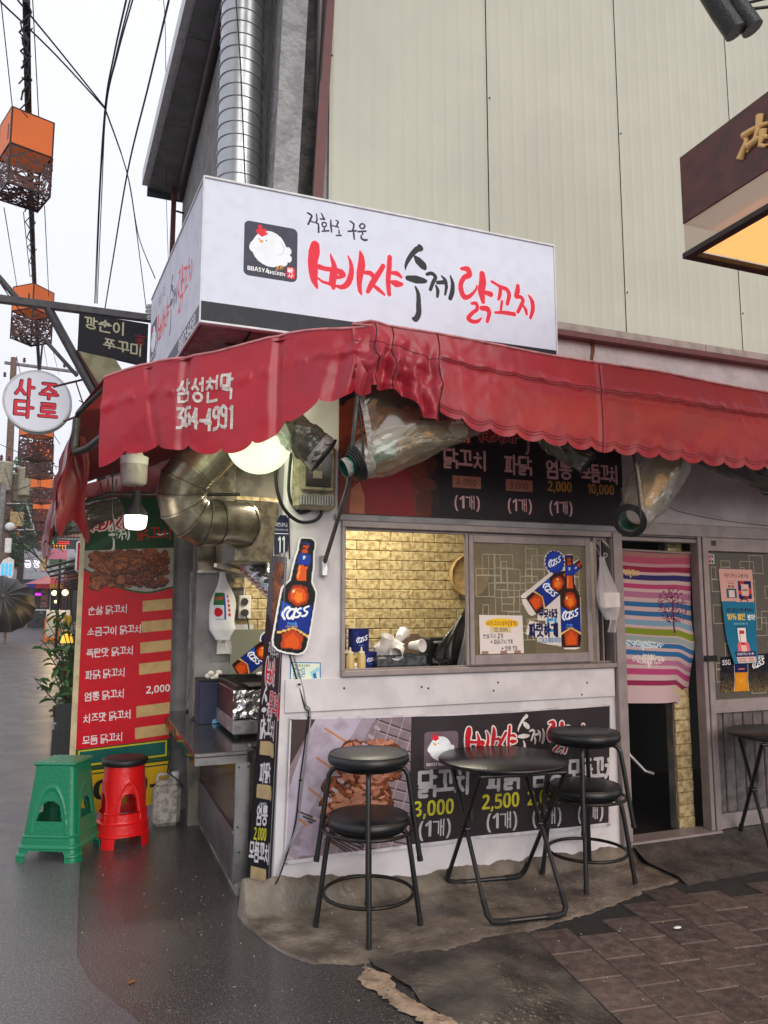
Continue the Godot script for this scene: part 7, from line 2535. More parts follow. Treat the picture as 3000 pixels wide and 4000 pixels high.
func alley_overhead() -> void:
	var r := RandomNumberGenerator.new()
	r.seed = 77
	# lanterns: a solid orange box over a pierced brown skirt
	var orange := mat(Color(.78, .38, .14), .55)
	orange.emission_enabled = true
	orange.emission = Color(.84, .38, .12)
	orange.emission_energy_multiplier = .2
	var brown := worn(Color(.36, .20, .18), Color(.28, .15, .13), 2.0, .6)
	var edge := worn(Color(.16, .07, .08), Color(.1, .05, .06), 2.0, .5)
	var lan := thing("street_lantern", "large orange box lantern highest and nearest in the row, top left", "lantern", Vector3(-.605, 4.71, -6.35), "orange box lanterns strung along the alley")
	var W := .40
	var m := MB.new()
	m.box(Vector3(0, .60, 0), Vector3(W, .36, W), .004)
	obj("orange_box", m, orange, lan, false)
	m = MB.new()
	for sx in [-1.0, 1.0]:
		for sz in [-1.0, 1.0]: m.box(Vector3(sx * (W * .5 - .006), .39, sz * (W * .5 - .006)), Vector3(.016, .79, .016), .002)
	for y in [.006, .415, .784]:
		for s in [-1.0, 1.0]:
			m.box(Vector3(0, y, s * (W * .5 - .004)), Vector3(W, .014, .014), .002)
			m.box(Vector3(s * (W * .5 - .004), y, 0), Vector3(.014, .014, W), .002)
	obj("frame", m, edge, lan, false)
	m = MB.new()
	for k in 4:
		var an := k * PI / 2
		var ux := Vector3(cos(an), 0, -sin(an))
		sticks(m, Vector3(0, .01, 0) - ux * W * .5 + Vector3(sin(an), 0, cos(an)) * (W * .5 - .006), ux, Vector3.UP, W, .40, 105, r)
	sticks(m, Vector3(-W * .5, .008, W * .5), Vector3.RIGHT, Vector3.FORWARD, W, W, 80, r)
	obj("pierced_skirt", m, brown, lan, false)
	lan.rotation.y = .35
	lan.scale = Vector3.ONE * .8
	m = MB.new()
	m.box(Vector3(-W * .5 - .001, .56, .12), Vector3(.004, .16, .03), .001)
	obj("painted_mark", m, edge, lan, false)
	var places := [[-9.65, 4.62, "orange box lantern in front of the steel beam, second from the front"], [-14.5, 4.05, "orange box lantern just below the round sign"], [-18.6, 4.36, "orange box lantern under the one by the round sign"], [-22.5, 4.27, "fifth orange lantern of the right row"], [-26.5, 4.15, "sixth orange lantern of the right row, above the tree"], [-31.0, 4.26, "seventh orange lantern of the right row"], [-36.0, 4.3, "eighth orange lantern of the right row, above the tiled roof"], [-41.0, 4.2, "last orange lantern of the right row"]]
	for i in places.size():
		var p: Array = places[i]
		var o := dup(lan, "street_lantern", Vector3(-.35 - .0405 * absf(p[0]), p[1], p[0]), [.85, .7, .75, .72, .8, .7, .76, .74][i], p[2])
		o.scale = Vector3.ONE * (.8 if i == 0 else 1.0)
	places = [[-24.0, -2.86, 4.75, "orange lantern of the left row cut by the picture's edge"], [-27.0, -3.04, 4.72, "second orange lantern of the left row"], [-31.0, -3.16, 4.7, "third orange lantern of the left row, beside the tree"], [-36.0, -3.32, 4.75, "fourth orange lantern of the left row"], [-40.0, -3.46, 4.7, "fifth orange lantern of the left row"], [-44.0, -3.6, 4.55, "lowest and last orange lantern of the left row"]]
	for p in places:
		var o := dup(lan, "street_lantern", Vector3(p[1], p[2], p[0]), .2, p[3])
		o.scale = Vector3.ONE * 1.12
	# overhead cables
	var cables := [
		["thick wrapped main cable running along the alley through the orange lanterns", 0.028, [Vector3(-0.57, 5.68, -5.4), Vector3(-0.61, 5.36, -6.6), Vector3(-0.75, 5.42, -9.7), Vector3(-0.92, 5.52, -14)]],
		["cable crossing from the top left corner down to the knot", 0.008, [Vector3(-0.88, 6.46, -6.5), Vector3(-0.49, 6.6, -7.2), Vector3(-0.04, 6.69, -8)]],
		["second cable meeting the first at the knot", 0.008, [Vector3(-0.75, 6.51, -6.5), Vector3(-0.45, 6.64, -7.2), Vector3(-0.04, 6.7, -8)]],
		["left strand of the three cables falling to the knot", 0.009, [Vector3(0.09, 6.37, -6), Vector3(0.02, 6.59, -7), Vector3(-0.04, 6.7, -8), Vector3(-0.07, 6.79, -10), Vector3(-0.08, 6.47, -13)]],
		["middle strand of the three cables falling to the knot", 0.007, [Vector3(0.12, 6.4, -6.02), Vector3(0.04, 6.61, -7.02), Vector3(-0.03, 6.7, -8), Vector3(-0.06, 6.79, -10), Vector3(-0.06, 6.47, -13)]],
		["right strand of the three cables falling to the knot", 0.007, [Vector3(0.14, 6.42, -6.04), Vector3(0.05, 6.63, -7.04), Vector3(-0.03, 6.69, -8), Vector3(-0.04, 6.79, -10), Vector3(-0.04, 6.47, -13)]],
		["long straight cable crossing the sky to the right of the knot", 0.01, [Vector3(0.42, 6.47, -6), Vector3(0.36, 6.72, -7.5), Vector3(0.24, 6.63, -9), Vector3(0.15, 6.43, -11), Vector3(0.08, 6.37, -13)]],
		["very thin wire beside the soffit", 0.003, [Vector3(0.34, 6.45, -6), Vector3(0.41, 6.43, -6.2), Vector3(0.61, 5.88, -8), Vector3(0.71, 5.16, -8.5)]],
		["cable from the knot to the small clamp", 0.009, [Vector3(-0.04, 6.69, -8), Vector3(0.06, 6.82, -8.6), Vector3(0.16, 6.94, -9.2)]],
		["left cable falling from the clamp", 0.007, [Vector3(0.16, 6.94, -9.2), Vector3(0.34, 6.91, -10.2), Vector3(0.75, 6.39, -13)]],
		["right cable falling from the clamp to the sign", 0.007, [Vector3(0.16, 6.94, -9.2), Vector3(0.3, 6.99, -10), Vector3(0.46, 6.6, -10.6), Vector3(0.58, 5.26, -8.8)]],
		["thin wire at the far left above the upper lantern", 0.004, [Vector3(-0.74, 5.71, -5.5), Vector3(-0.71, 5.39, -6.3)]],
		["thin wire right of the thick cable above the upper lantern", 0.004, [Vector3(-0.54, 5.77, -5.5), Vector3(-0.52, 5.36, -6.3)]],
		["thin wire leaving the upper lantern at its left corner", 0.004, [Vector3(-0.74, 4.63, -6.4), Vector3(-0.9, 5.16, -9.4)]],
		["thin wire below the middle of the upper lantern", 0.004, [Vector3(-0.6, 4.62, -6.4), Vector3(-0.77, 5.3, -9.4)]],
		["thin wire below the right corner of the upper lantern", 0.004, [Vector3(-0.45, 4.7, -6.4), Vector3(-0.56, 5.1, -9.4)]],
		["thin wire below the lower lantern", 0.004, [Vector3(-0.53, 4.64, -9.6), Vector3(-0.86, 7.18, -20)]],
		["second thin wire below the lower lantern", 0.004, [Vector3(-0.61, 4.63, -9.6), Vector3(-1.13, 7.33, -20)]],
		["thin wire from the left edge to the lower lantern", 0.006, [Vector3(-0.98, 4.84, -8.5), Vector3(-0.9, 4.89, -9.2), Vector3(-0.79, 4.9, -9.7)]],
		["slack wire between the utility pole and the lanterns", 0.014, [Vector3(-3.01, 5.42, -30), Vector3(-2.13, 5.8, -30), Vector3(-1.46, 6.22, -30)]],
		["lower slack wire crossing behind the round sign", 0.012, [Vector3(-3.11, 7.26, -30), Vector3(-2.19, 6.9, -30), Vector3(-1.09, 6.55, -30)]],
		["wire sloping from the pole top towards the awning", 0.012, [Vector3(-2.75, 10.56, -30), Vector3(-2.31, 9.21, -30), Vector3(-1.13, 7.41, -30)]],
		["wire from the transformers sagging to the right", 0.012, [Vector3(-3.01, 6.59, -31), Vector3(-2.04, 3.97, -30), Vector3(-1.16, 3.2, -28)]],
		["wire fanning from the pole to the lantern row", 0.01, [Vector3(-2.78, 5.22, -31), Vector3(-1.98, 4.74, -31), Vector3(-1.4, 5.17, -30)]],
		["wire crossing the dark tree", 0.01, [Vector3(-2.72, 5.4, -31), Vector3(-2.03, 4.22, -31), Vector3(-1.31, 3.49, -30)]],
		["low wire crossing the tree crown", 0.01, [Vector3(-2.41, 3.95, -31), Vector3(-1.8, 4.23, -31), Vector3(-1.31, 4.66, -30)]],
	]
	for c in cables:
		var pts := PackedVector3Array()
		var src: Array = c[2]
		for i in src.size() - 1:
			for h in 8:
				pts.append((src[i] as Vector3).cubic_interpolate(src[i + 1], src[maxi(i - 1, 0)], src[mini(i + 2, src.size() - 1)], h / 8.0))
		pts.append(src[-1])
		m = MB.new()
		m.tube(pts, c[1] as float, 6)
		var o := obj("overhead_cable", m, M.wire)
		tag(o, c[0], "cable", "overhead cables")
		if c[1] > .02:
			var w := MB.new()
			for i in 30:
				var q := pts[i % pts.size()]
				if absf(q.z + 6.5) < .5 or q.z < -8.9: continue
				var rr := PackedVector3Array()
				for j in 5: rr.append(q + Vector3(.04 * sin(j * 2.0 + i), -.08 * j, .03 * cos(j * 1.7 + i)))
				w.tube(rr, .006, 4)
			obj("loose_strand", w, M.wire, o)
	# steel bracket with struts from the shop corner
	var steel := worn(Color(.33, .32, .34), Color(.25, .24, .26), 1.0, .55)
	var b := thing("steel_bracket", "dark grey steel bracket arm with diagonal strut carrying the black sign", "bracket", Vector3(.3, 3.6, -8.05))
	m = MB.new()
	m.box(Vector3(-.3, 4.49, -8.05), Vector3(1.75, .075, .07), .006)
	obj("beam", m, steel, b)
	m = MB.new()
	m.tube(PackedVector3Array([Vector3(-.48, 4.46, -8.05), Vector3(.0, 3.62, -8.05), Vector3(.3, 3.1, -8.05)]), .045, 4)
	obj("strut", m, steel, b)
	m = MB.new()
	m.tube(PackedVector3Array([Vector3(-1.2, 5.0, -8.05), Vector3(-.72, 4.47, -8.05)]), .03, 6)
	obj("side_strut", m, steel, b)
	m = MB.new()
	m.tube(PackedVector3Array([Vector3(-0.50, 4.15, -8.1), Vector3(-0.18, 3.81, -8.1)]), .02, 6)
	obj("side_strut", m, steel, b)
	var rd := MB.new()
	rd.tube(PackedVector3Array([Vector3(-.42, 3.78, -8.5), Vector3(.1, 3.98, -8.5)]), .012, 6)
	rd.tube(PackedVector3Array([Vector3(-.3, 3.42, -8.5), Vector3(.15, 3.66, -8.5)]), .012, 6)
	rd.tube(PackedVector3Array([Vector3(-.2, 3.86, -8.5), Vector3(-.08, 3.52, -8.5)]), .007, 6)
	rd.tube(PackedVector3Array([Vector3(-.16, 3.66, -8.5), Vector3(-.02, 3.6, -8.5)]), .006, 6)
	obj("red_stay", rd, M.red_trim, b)
	# black shop sign
	var s := thing("black_shop_sign", "black hanging shop sign with cream brush lettering and a small red character", "shop sign", Vector3(.15, 3.4, -8.0))
	var cv := CV.new(500, 340, Color(.105, .11, .15), .75)
	var cream := Color(.78, .76, .64)
	write(cv, "깡순이", 50, 34, 130, cream, .13, 1.0)
	write(cv, "쭈꾸미", 240, 232, 125, cream, .13, 1.0)
	var rd2 := Color(.62, .1, .13)
	for q in [[540, 150, 640, 146], [560, 176, 620, 172], [550, 200, 630, 196], [556, 226, 626, 224], [592, 130, 590, 148], [590, 200, 592, 270], [572, 178, 580, 196], [608, 174, 602, 194]]: cv.line([Vector2(q[0], q[1]), Vector2(q[2], q[3])], 9, rd2)
	m = MB.new()
	m.board(Vector3(-.19, 4.44, -8.0), Vector3(.48, 4.41, -8.0), Vector3(.48, 3.96, -8.0), Vector3(-.19, 4.05, -8.0), .05)
	obj("sign_face", m, printed(cv.tex(), .5), s)
	m = MB.new()
	m.prism(PackedVector2Array([Vector2(-.18, 4.045), Vector2(.175, 4.0), Vector2(.42, 3.62), Vector2(.2, 3.5), Vector2(.1, 3.6)]), -8.06, -8.01)
	obj("beige_flap", m, worn(Color(.62, .59, .47), Color(.52, .49, .39), 1.0, .7), s)
	m = MB.new()
	m.prism(PackedVector2Array([Vector2(-.20, 4.05), Vector2(-.18, 4.045), Vector2(.1, 3.6), Vector2(.2, 3.44), Vector2(.18, 3.42), Vector2(.07, 3.57)]), -8.07, -8.005)
	obj("rusty_edge", m, worn(Color(.36, .17, .13), Color(.24, .12, .1), 2.0, .7), s)
	m = BX(.25, .6, 3.62, 3.8, -8.2, -8.1, .004)
	obj("brick_patch", m, worn(Color(.45, .25, .2), Color(.33, .19, .16), 3.0, .85), s)
	var fx := MB.new()
	for i in 9: fx.tube(PackedVector3Array([Vector3(.5, 4.46 + i * .02, -8.05), Vector3(.5, 4.47 + i * .02, -8.05)]), .055 if i % 2 else .048, 14)
	obj_tag("flexible_pipe_end", fx, M.white, "ribbed white flexible pipe end beside the black sign", "pipe")
	# round sign
	var rs := thing("round_sign", "round white lit box sign with four red letters", "sign", Vector3(-.59, 3.74, -9.0))
	cv = CV.new(400, 400, Color(.83, .83, .87), 1.0)
	for q in [["사", 62, 62], ["주", 214, 74], ["타", 62, 202], ["로", 214, 214]]:
		write(cv, q[0], q[1] - 3, q[2] - 3, 118, Color(.28, .08, .14), .22, 1.02)
		write(cv, q[0], q[1], q[2], 112, Color(.80, .17, .24), .155, 1.06)
	var fm := printed(cv.tex(), .4)
	fm.emission_enabled = true
	fm.emission_texture = cv.tex()
	fm.emission = Color(1, 1, 1)
	fm.emission_operator = BaseMaterial3D.EMISSION_OP_MULTIPLY
	fm.emission_energy_multiplier = .22
	var disc := PackedVector2Array()
	for i in 48: disc.append(Vector2(-.59, 3.74) + Vector2(cos(TAU * i / 48), sin(TAU * i / 48)) * .325)
	m = MB.new()
	m.prism(disc, -9.0, -8.995)
	obj("lit_sign_face", m, fm, rs)
	m = MB.new()
	m.lathe(PackedVector2Array([Vector2(.0, -.14), Vector2(.345, -.14), Vector2(.35, -.13), Vector2(.35, .0), Vector2(.345, .008), Vector2(.326, .008), Vector2(.326, -.004), Vector2(0, -.004)]), Transform3D(Basis(Vector3.RIGHT, PI / 2), Vector3(-.59, 3.74, -9.0)), 48)
	obj("rim", m, M.white, rs)
	m = MB.new()
	m.tube(PackedVector3Array([Vector3(-.59, 4.08, -9.07), Vector3(-.6, 4.5, -9.4)]), .012, 6)
	obj("hanger", m, M.wire, rs)

func leaf_cloud(m: MB, c: Vector3, rad: Vector3, cnt: int, size: float, r: RandomNumberGenerator, dark: Color, light: Color) -> void:
	# leaf-sized faces in clumps through an uneven volume
	var clumps := []
	for i in 46:
		var d := Vector3(r.randfn(0, 1), r.randfn(0, 1), r.randfn(0, 1)).normalized() * pow(r.randf(), .45)
		clumps.append([c + d * rad, r.randf_range(.12, .3) * rad.x, r.randf()])
	for i in cnt:
		var k: Array = clumps[r.randi() % clumps.size()]
		var p: Vector3 = k[0] + Vector3(r.randfn(0, .55), r.randfn(0, .5), r.randfn(0, .55)) * k[1]
		var a := Vector3(r.randf_range(-1, 1), r.randf_range(-.7, .7), r.randf_range(-1, 1)).normalized()
		var b := a.cross(Vector3(r.randf_range(-1, 1), r.randf_range(-1, 1), r.randf_range(-1, 1))).normalized()
		var s := size * r.randf_range(.6, 1.3)
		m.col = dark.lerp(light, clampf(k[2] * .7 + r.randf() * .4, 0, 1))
		var n := a.cross(b)
		m.flat(p - a * s, p + b * s * .45, p + a * s, n); m.flat(p - a * s, p + a * s, p - b * s * .45, n)
	m.col = Color.WHITE

func tree(at: Vector3, cy: float, h: float, rad: Vector3, cnt: int, size: float, seed_: int, label: String, dark: Color, light: Color) -> void:
	var r := RandomNumberGenerator.new()
	r.seed = seed_
	var t := thing("leafy_tree", label, "tree", at, "trees at the far end of the alley")
	var m := MB.new()
	m.tube(PackedVector3Array([at, at + Vector3(.1, h * .35, 0), at + Vector3(-.05, h * .7, 0), at + Vector3(0, h, 0)]), [.2, .15, .09, .03], 8)
	for i in 6:
		var y := h * r.randf_range(.4, .8)
		m.tube(PackedVector3Array([at + Vector3(0, y, 0), at + Vector3(r.randf_range(-1, 1) * rad.x * .6, y + rad.y * .3, r.randf_range(-1, 1) * rad.z * .6)]), [.06, .02], 6)
	obj("trunk", m, worn(Color(.2, .16, .13), Color(.13, .1, .08), 2.0, .9), t)
	m = MB.new()
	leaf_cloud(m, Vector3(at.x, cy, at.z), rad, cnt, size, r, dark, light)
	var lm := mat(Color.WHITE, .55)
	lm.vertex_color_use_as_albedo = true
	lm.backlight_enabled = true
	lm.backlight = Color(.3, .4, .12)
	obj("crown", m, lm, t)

func leafy_plant(at: Vector3, h: float, spread: float, leaves: int, seed_: int, label: String, pot: bool) -> void:
	var r := RandomNumberGenerator.new()
	r.seed = seed_
	var t := thing("potted_plant", label, "plant", at, "plants along the right of the alley")
	var stems := MB.new()
	var lm := MB.new()
	# one pointed, folded leaf, shared by all
	var L := .13
	for s in [-1.0, 1.0]:
		lm.flat(Vector3(0, 0, 0), Vector3(L * .4, .018, s * L * .2), Vector3(L * .5, .0, 0), Vector3.UP)
		lm.flat(Vector3(L * .4, .018, s * L * .2), Vector3(L * .8, .01, s * L * .13), Vector3(L * .5, 0, 0), Vector3.UP)
		lm.flat(Vector3(L * .8, .01, s * L * .13), Vector3(L, -.02, 0), Vector3(L * .5, 0, 0), Vector3.UP)
	var am := mesh_of(lm)
	var ms := []
	for c in [Color(.10, .22, .07), Color(.17, .33, .11), Color(.26, .42, .18), Color(.1, .2, .075)]:
		var g := mat(c, .4)
		g.backlight_enabled = true
		g.backlight = Color(.2, .3, .08)
		ms.append(g)
	for k in 9:
		var top := Vector3(r.randf_range(-1, 1) * spread, h * r.randf_range(.55, 1.0), r.randf_range(-1, 1) * spread)
		var mid := Vector3(top.x * .35, top.y * .55, top.z * .35)
		stems.tube(PackedVector3Array([at + Vector3(0, .05, 0), at + mid, at + top]), [.012, .008, .004], 5)
		for i in leaves / 9:
			var f := r.randf_range(.25, 1.0)
			var p := (Vector3.ZERO.lerp(mid, f * 2.0) if f < .5 else mid.lerp(top, f * 2.0 - 1.0))
			var bs := Basis(Vector3.UP, r.randf() * TAU) * Basis(Vector3.BACK, r.randf_range(-.9, .35)) * Basis(Vector3.RIGHT, r.randf_range(-.5, .5))
			share("leaf", am, ms[r.randi() % 4], t, Transform3D(bs.scaled(Vector3.ONE * r.randf_range(.7, 1.4)), p))
	obj("stem", stems, mat(Color(.2, .2, .1), .7), t)
	if pot:
		var m := MB.new()
		m.lathe(PackedVector2Array([Vector2(0, 0), Vector2(.13, 0), Vector2(.17, .26), Vector2(.18, .27), Vector2(.18, .3), Vector2(.16, .3), Vector2(.15, .26), Vector2(0, .25)]), Transform3D(Basis(), at), 20)
		obj("pot", m, worn(Color(.3, .16, .12), Color(.2, .12, .1), 2.0, .8), t)

func alley_far() -> void:
	var r := RandomNumberGenerator.new()
	r.seed = 5
	var m: MB
	# utility pole with crossarm and transformers
	var px := -2.95
	var u := thing("utility_pole", "brown concrete utility pole with a crossarm, insulators and transformers", "utility pole", Vector3(px, .55, -32))
	m = MB.new()
	m.tube(PackedVector3Array([Vector3(px + .06, .5, -32), Vector3(px, 6, -32), Vector3(px - .07, 11.1, -32)]), [.17, .14, .11], 12)
	obj("pole", m, worn(Color(.46, .36, .31), Color(.36, .28, .24), .8, .85), u)
	m = MB.new()
	m.box(Vector3(px + .95, 10.85, -32.1), Vector3(2.7, .11, .1), .01, Basis(Vector3.BACK, -.03))
	m.tube(PackedVector3Array([Vector3(px, 9.9, -32.1), Vector3(px + .9, 10.75, -32.1)]), .03, 5)
	obj("crossarm", m, worn(Color(.45, .43, .43), Color(.33, .32, .32), 1.0, .6), u)
	for p in [[.3, 10.95, 0.0], [1.75, 10.92, 0.0], [2.2, 10.9, 0.0], [-.35, 10.3, .2]]:
		m = MB.new()
		m.lathe(PackedVector2Array([Vector2(.03, 0), Vector2(.07, .03), Vector2(.03, .06), Vector2(.07, .1), Vector2(.03, .13), Vector2(.06, .17), Vector2(0, .2)]), Transform3D(Basis(), Vector3(px + p[0], p[1], -32.0)), 10)
		obj("insulator", m, mat(Color(.34, .14, .15), .3), u)
	for k in 3:
		var tp: Vector3 = [Vector3(px - .12, 6.35, -31.5), Vector3(px + .62, 6.2, -31.7), Vector3(px + .35, 6.05, -32.3)][k]
		m = MB.new()
		m.lathe(PackedVector2Array([Vector2(0, -.55), Vector2(.26, -.55), Vector2(.30, -.5), Vector2(.31, .42), Vector2(.33, .44), Vector2(.33, .49), Vector2(.2, .55), Vector2(0, .56)]), Transform3D(Basis(), tp), 24)
		var tr := obj("transformer", m, worn(Color(.68, .66, .58), Color(.56, .54, .47), 1.0, .55), u)
		for q in [-.12, .14]:
			m = MB.new()
			m.lathe(PackedVector2Array([Vector2(.03, .52), Vector2(.08, .57), Vector2(.035, .61), Vector2(.08, .66), Vector2(.035, .7), Vector2(.07, .75), Vector2(.02, .8), Vector2(0, .84)]), Transform3D(Basis(), tp + Vector3(q, 0, 0)), 12)
			obj("bushing", m, mat(Color(.36, .14, .16), .3), tr)
	m = MB.new()
	for q in [[.35, 5.35, 1.05, 5.4], [.35, 4.35, 1.05, 4.4], [1.02, 5.4, 1.06, 4.2]]: m.tube(PackedVector3Array([Vector3(px + q[0] - .35, q[1], -31.8), Vector3(px + q[2], q[3], -31.8)]), .035, 5)
	obj("rack", m, M.steel, u)
	obj("junction_box", BX(px + .15, px + .62, 4.5, 5.05, -31.9, -31.7, .02), worn(Color(.7, .6, .42), Color(.55, .47, .33), 1.0, .6), u)
	m = MB.new()
	for i in 26:
		var a := Vector3(px + r.randf_range(-.2, .3), r.randf_range(3.6, 5.4), -31.75)
		m.tube(PackedVector3Array([a, a + Vector3(r.randf_range(.2, 1.0), r.randf_range(-.7, .3), 0), a + Vector3(r.randf_range(.6, 2.0), r.randf_range(-1.6, .4), .1)]), .012, 4)
	obj("tangled_wire", m, M.wire, u)
	var p2 := thing("grey_street_pole", "grey street pole at the left edge with white boxes and a lit blue sign", "pole", Vector3(-2.4, .55, -24))
	m = MB.new()
	m.tube(PackedVector3Array([Vector3(-2.42, .5, -24), Vector3(-2.34, 5.0, -24)]), .085, 10)
	obj("pole", m, worn(Color(.52, .51, .5), Color(.42, .41, .4), 1.0, .6), p2)
	obj("white_box", BX(-2.2, -2.03, 3.0, 3.42, -24.0, -23.9, .02), M.white, p2)
	m = MB.new()
	m.ball(Vector3(-2.1, 3.75, -23.95), Vector3(.13, .12, .13), 14, 10)
	obj("white_dome", m, M.white, p2)
	m = MB.new()
	m.prism(PackedVector2Array([Vector2(-2.3, 2.25), Vector2(-2.05, 2.2), Vector2(-1.93, 2.35), Vector2(-1.93, 2.8), Vector2(-2.06, 2.88), Vector2(-2.2, 2.8), Vector2(-2.3, 2.6)]), -23.95, -23.8)
	var bs := obj("sign_box", m, M.white, p2)
	var cy := mat(Color(.1, .5, .75), .4)
	cy.emission_enabled = true
	cy.emission = Color(.12, .6, .9)
	cy.emission_energy_multiplier = .9
	m = MB.new()
	for i in 3: bx(m, -2.24 + i * .1, -2.175 + i * .1, 2.34, 2.7, -23.799, -23.79, .004)
	obj("lit_sign_bars", m, cy, bs)
	# trees
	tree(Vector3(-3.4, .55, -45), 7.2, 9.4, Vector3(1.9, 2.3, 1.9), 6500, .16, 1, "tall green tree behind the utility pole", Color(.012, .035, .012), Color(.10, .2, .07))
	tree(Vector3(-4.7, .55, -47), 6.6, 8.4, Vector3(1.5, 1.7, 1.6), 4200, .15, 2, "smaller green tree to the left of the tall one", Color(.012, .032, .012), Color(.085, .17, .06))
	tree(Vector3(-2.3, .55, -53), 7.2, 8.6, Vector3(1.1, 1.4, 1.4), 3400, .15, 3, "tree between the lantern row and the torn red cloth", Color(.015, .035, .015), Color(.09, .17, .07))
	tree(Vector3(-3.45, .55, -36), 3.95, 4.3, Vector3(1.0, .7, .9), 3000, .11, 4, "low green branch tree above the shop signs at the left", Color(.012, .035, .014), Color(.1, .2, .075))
	# far arcade with a tiled eave and running lights
	var a := thing("tiled_arcade", "low arcade building across the alley's end with a tiled eave and running letters", "building", Vector3(-1.6, .55, -55))
	obj("wall", BX(-8, 5.0, .5, 6.1, -58, -55, 0), worn(Color(.24, .19, .18), Color(.17, .14, .13), .6, .8), a)
	obj("roof", BX(-8, 5.2, 6.1, 6.45, -58.2, -54.6, .05), worn(Color(.36, .26, .24), Color(.28, .2, .19), .8, .8), a)
	m = MB.new()
	for i in 60:
		m.tube(PackedVector3Array([Vector3(-7.9 + i * .215, 6.12, -54.45), Vector3(-7.9 + i * .215, 6.4, -55.2)]), .085, 8)
	obj("eave_tiles", m, worn(Color(.72, .55, .46), Color(.55, .4, .34), 1.5, .6), a)
	obj("white_band", BX(-8, 5.0, 5.92, 6.04, -54.95, -54.9, 0), M.white, a)
	obj("dark_band", BX(-8, 5.0, 4.9, 5.9, -54.99, -54.93, 0), mat(Color(.06, .055, .06), .5), a)
	var em := {}
	for q in [["green_letters", Color(.1, .9, .4), -2.7, -2.1, 5.62, 5.84, 5], ["red_letters", Color(1, .15, .2), -1.95, -1.15, 5.62, 5.82, 8], ["yellow_letters", Color(1, .62, .12), -2.85, -1.3, 5.24, 5.54, 9]]:
		var lm := mat(q[1], .5)
		lm.emission_enabled = true
		lm.emission = q[1]
		lm.emission_energy_multiplier = .9
		m = MB.new()
		var n: int = q[6]
		for i in n:
			var x0: float = lerpf(q[2], q[3], float(i) / n)
			var w: float = (q[3] - q[2]) / n * .7
			bx(m, x0, x0 + w, q[4], q[4] + .05, -54.92, -54.9, 0)
			bx(m, x0 + w * .4, x0 + w * .6, q[4] + .051, q[5] - .051, -54.92, -54.9, 0)
			bx(m, x0, x0 + w * .8, q[5] - .05, q[5], -54.92, -54.9, 0)
		obj("lit_sign_" + q[0], m, lm, a)
	# shop fronts under it
	var sh := thing("white_shop_front", "pale shop front with lit white letters at the alley's end", "shop", Vector3(-2.4, .55, -50))
	obj("wall", BX(-7, .6, .5, 4.95, -53, -50, 0), worn(Color(.68, .68, .72), Color(.62, .62, .66), .6, .7), sh)
	obj("pink_panel", BX(-2.2, -1.15, 4.32, 4.9, -49.99, -49.93, 0), mat(Color(.78, .45, .53), .6), sh)
	obj("green_panel", BX(-2.1, -1.2, 3.95, 4.3, -49.99, -49.93, 0), mat(Color(.2, .34, .17), .6), sh)
	obj("cream_panel", BX(-2.6, -2.22, 3.6, 4.5, -49.99, -49.93, 0), mat(Color(.82, .68, .48), .6), sh)
	obj("grey_fascia", BX(-6, -2.62, 4.3, 4.75, -49.99, -49.95, 0), mat(Color(.7, .7, .73), .6), sh)
	obj("dark_entrance", BX(-4.6, -.2, .55, 3.1, -49.99, -49.9, 0), mat(Color(.09, .06, .07), .6), sh)
	var wl := mat(Color(.9, .9, .95), .4)
	wl.emission_enabled = true
	wl.emission = Color(.95, .95, 1.0)
	wl.emission_energy_multiplier = .7
	m = MB.new()
	var rec := Rec.new()
	var x := -3.5
	for ch in "공장":
		rec.got.clear()
		hangul(rec, ch.unicode_at(0), 0, 0, .4, .42, .1, Color.WHITE)
		for l in rec.got:
			var pts := PackedVector3Array()
			for q in l: pts.append(Vector3(x + q.x, 4.2 - q.y, -49.88))
			m.tube(pts, .035, 5)
		x += .46
	obj("lit_sign_letters", m, wl, sh)
	m = MB.new()
	for i in 3: m.tube(PackedVector3Array([Vector3(-5.0 + i * .35, 3.85, -49.88), Vector3(-4.85 + i * .35, 4.15, -49.88), Vector3(-4.7 + i * .35, 3.85, -49.88)]), .035, 5)
	obj("lit_sign_marks", m, wl, sh)
	var rl := mat(Color(.85, .12, .16), .4)
	rl.emission_enabled = true
	rl.emission = Color(.9, .1, .15)
	rl.emission_energy_multiplier = .4
	obj("lit_sign_red", BX(-4.05, -3.56, 3.75, 4.25, -49.93, -49.88, .01), rl, sh)
	# parasol and stall
	var p := thing("market_parasol", "striped market parasol of pink, blue and red panels over a stall", "parasol", Vector3(-1.55, .55, -38))
	var top := Vector3(-1.5, 2.95, -38)
	for i in 12:
		m = MB.new()
		var a0 := TAU * i / 12
		var a1 := TAU * (i + 1) / 12
		var e0 := top + Vector3(cos(a0) * 1.15, -.46, sin(a0) * 1.15)
		var e1 := top + Vector3(cos(a1) * 1.15, -.46, sin(a1) * 1.15)
		m.flat(top, e0, e1, Vector3.UP)
		var pc := mat([Color(.80, .42, .42), Color(.45, .5, .72), Color(.72, .12, .18), Color(.78, .5, .5)][i % 4], .7)
		pc.backlight_enabled = true
		pc.backlight = Color(.3, .3, .3)
		var pn := obj("panel", m, pc, p)
		m = MB.new()
		m.quad(e0, e1, e1 + Vector3(0, -.2, 0), e0 + Vector3(0, -.2, 0), Vector3(cos(a0), 0, sin(a0)))
		obj("valance", m, mat([Color(.12, .16, .5), Color(.7, .06, .12), Color(.75, .5, .1), Color(.6, .08, .12)][i % 4], .7), pn)
	m = MB.new()
	m.tube(PackedVector3Array([Vector3(-1.5, .5, -38), top]), .025, 6)
	obj("pole", m, M.steel, p)
	var fs := thing("snack_stall", "dark blue snack stall with small menu pictures under the parasol", "market stall", Vector3(-1.75, .55, -38.3))
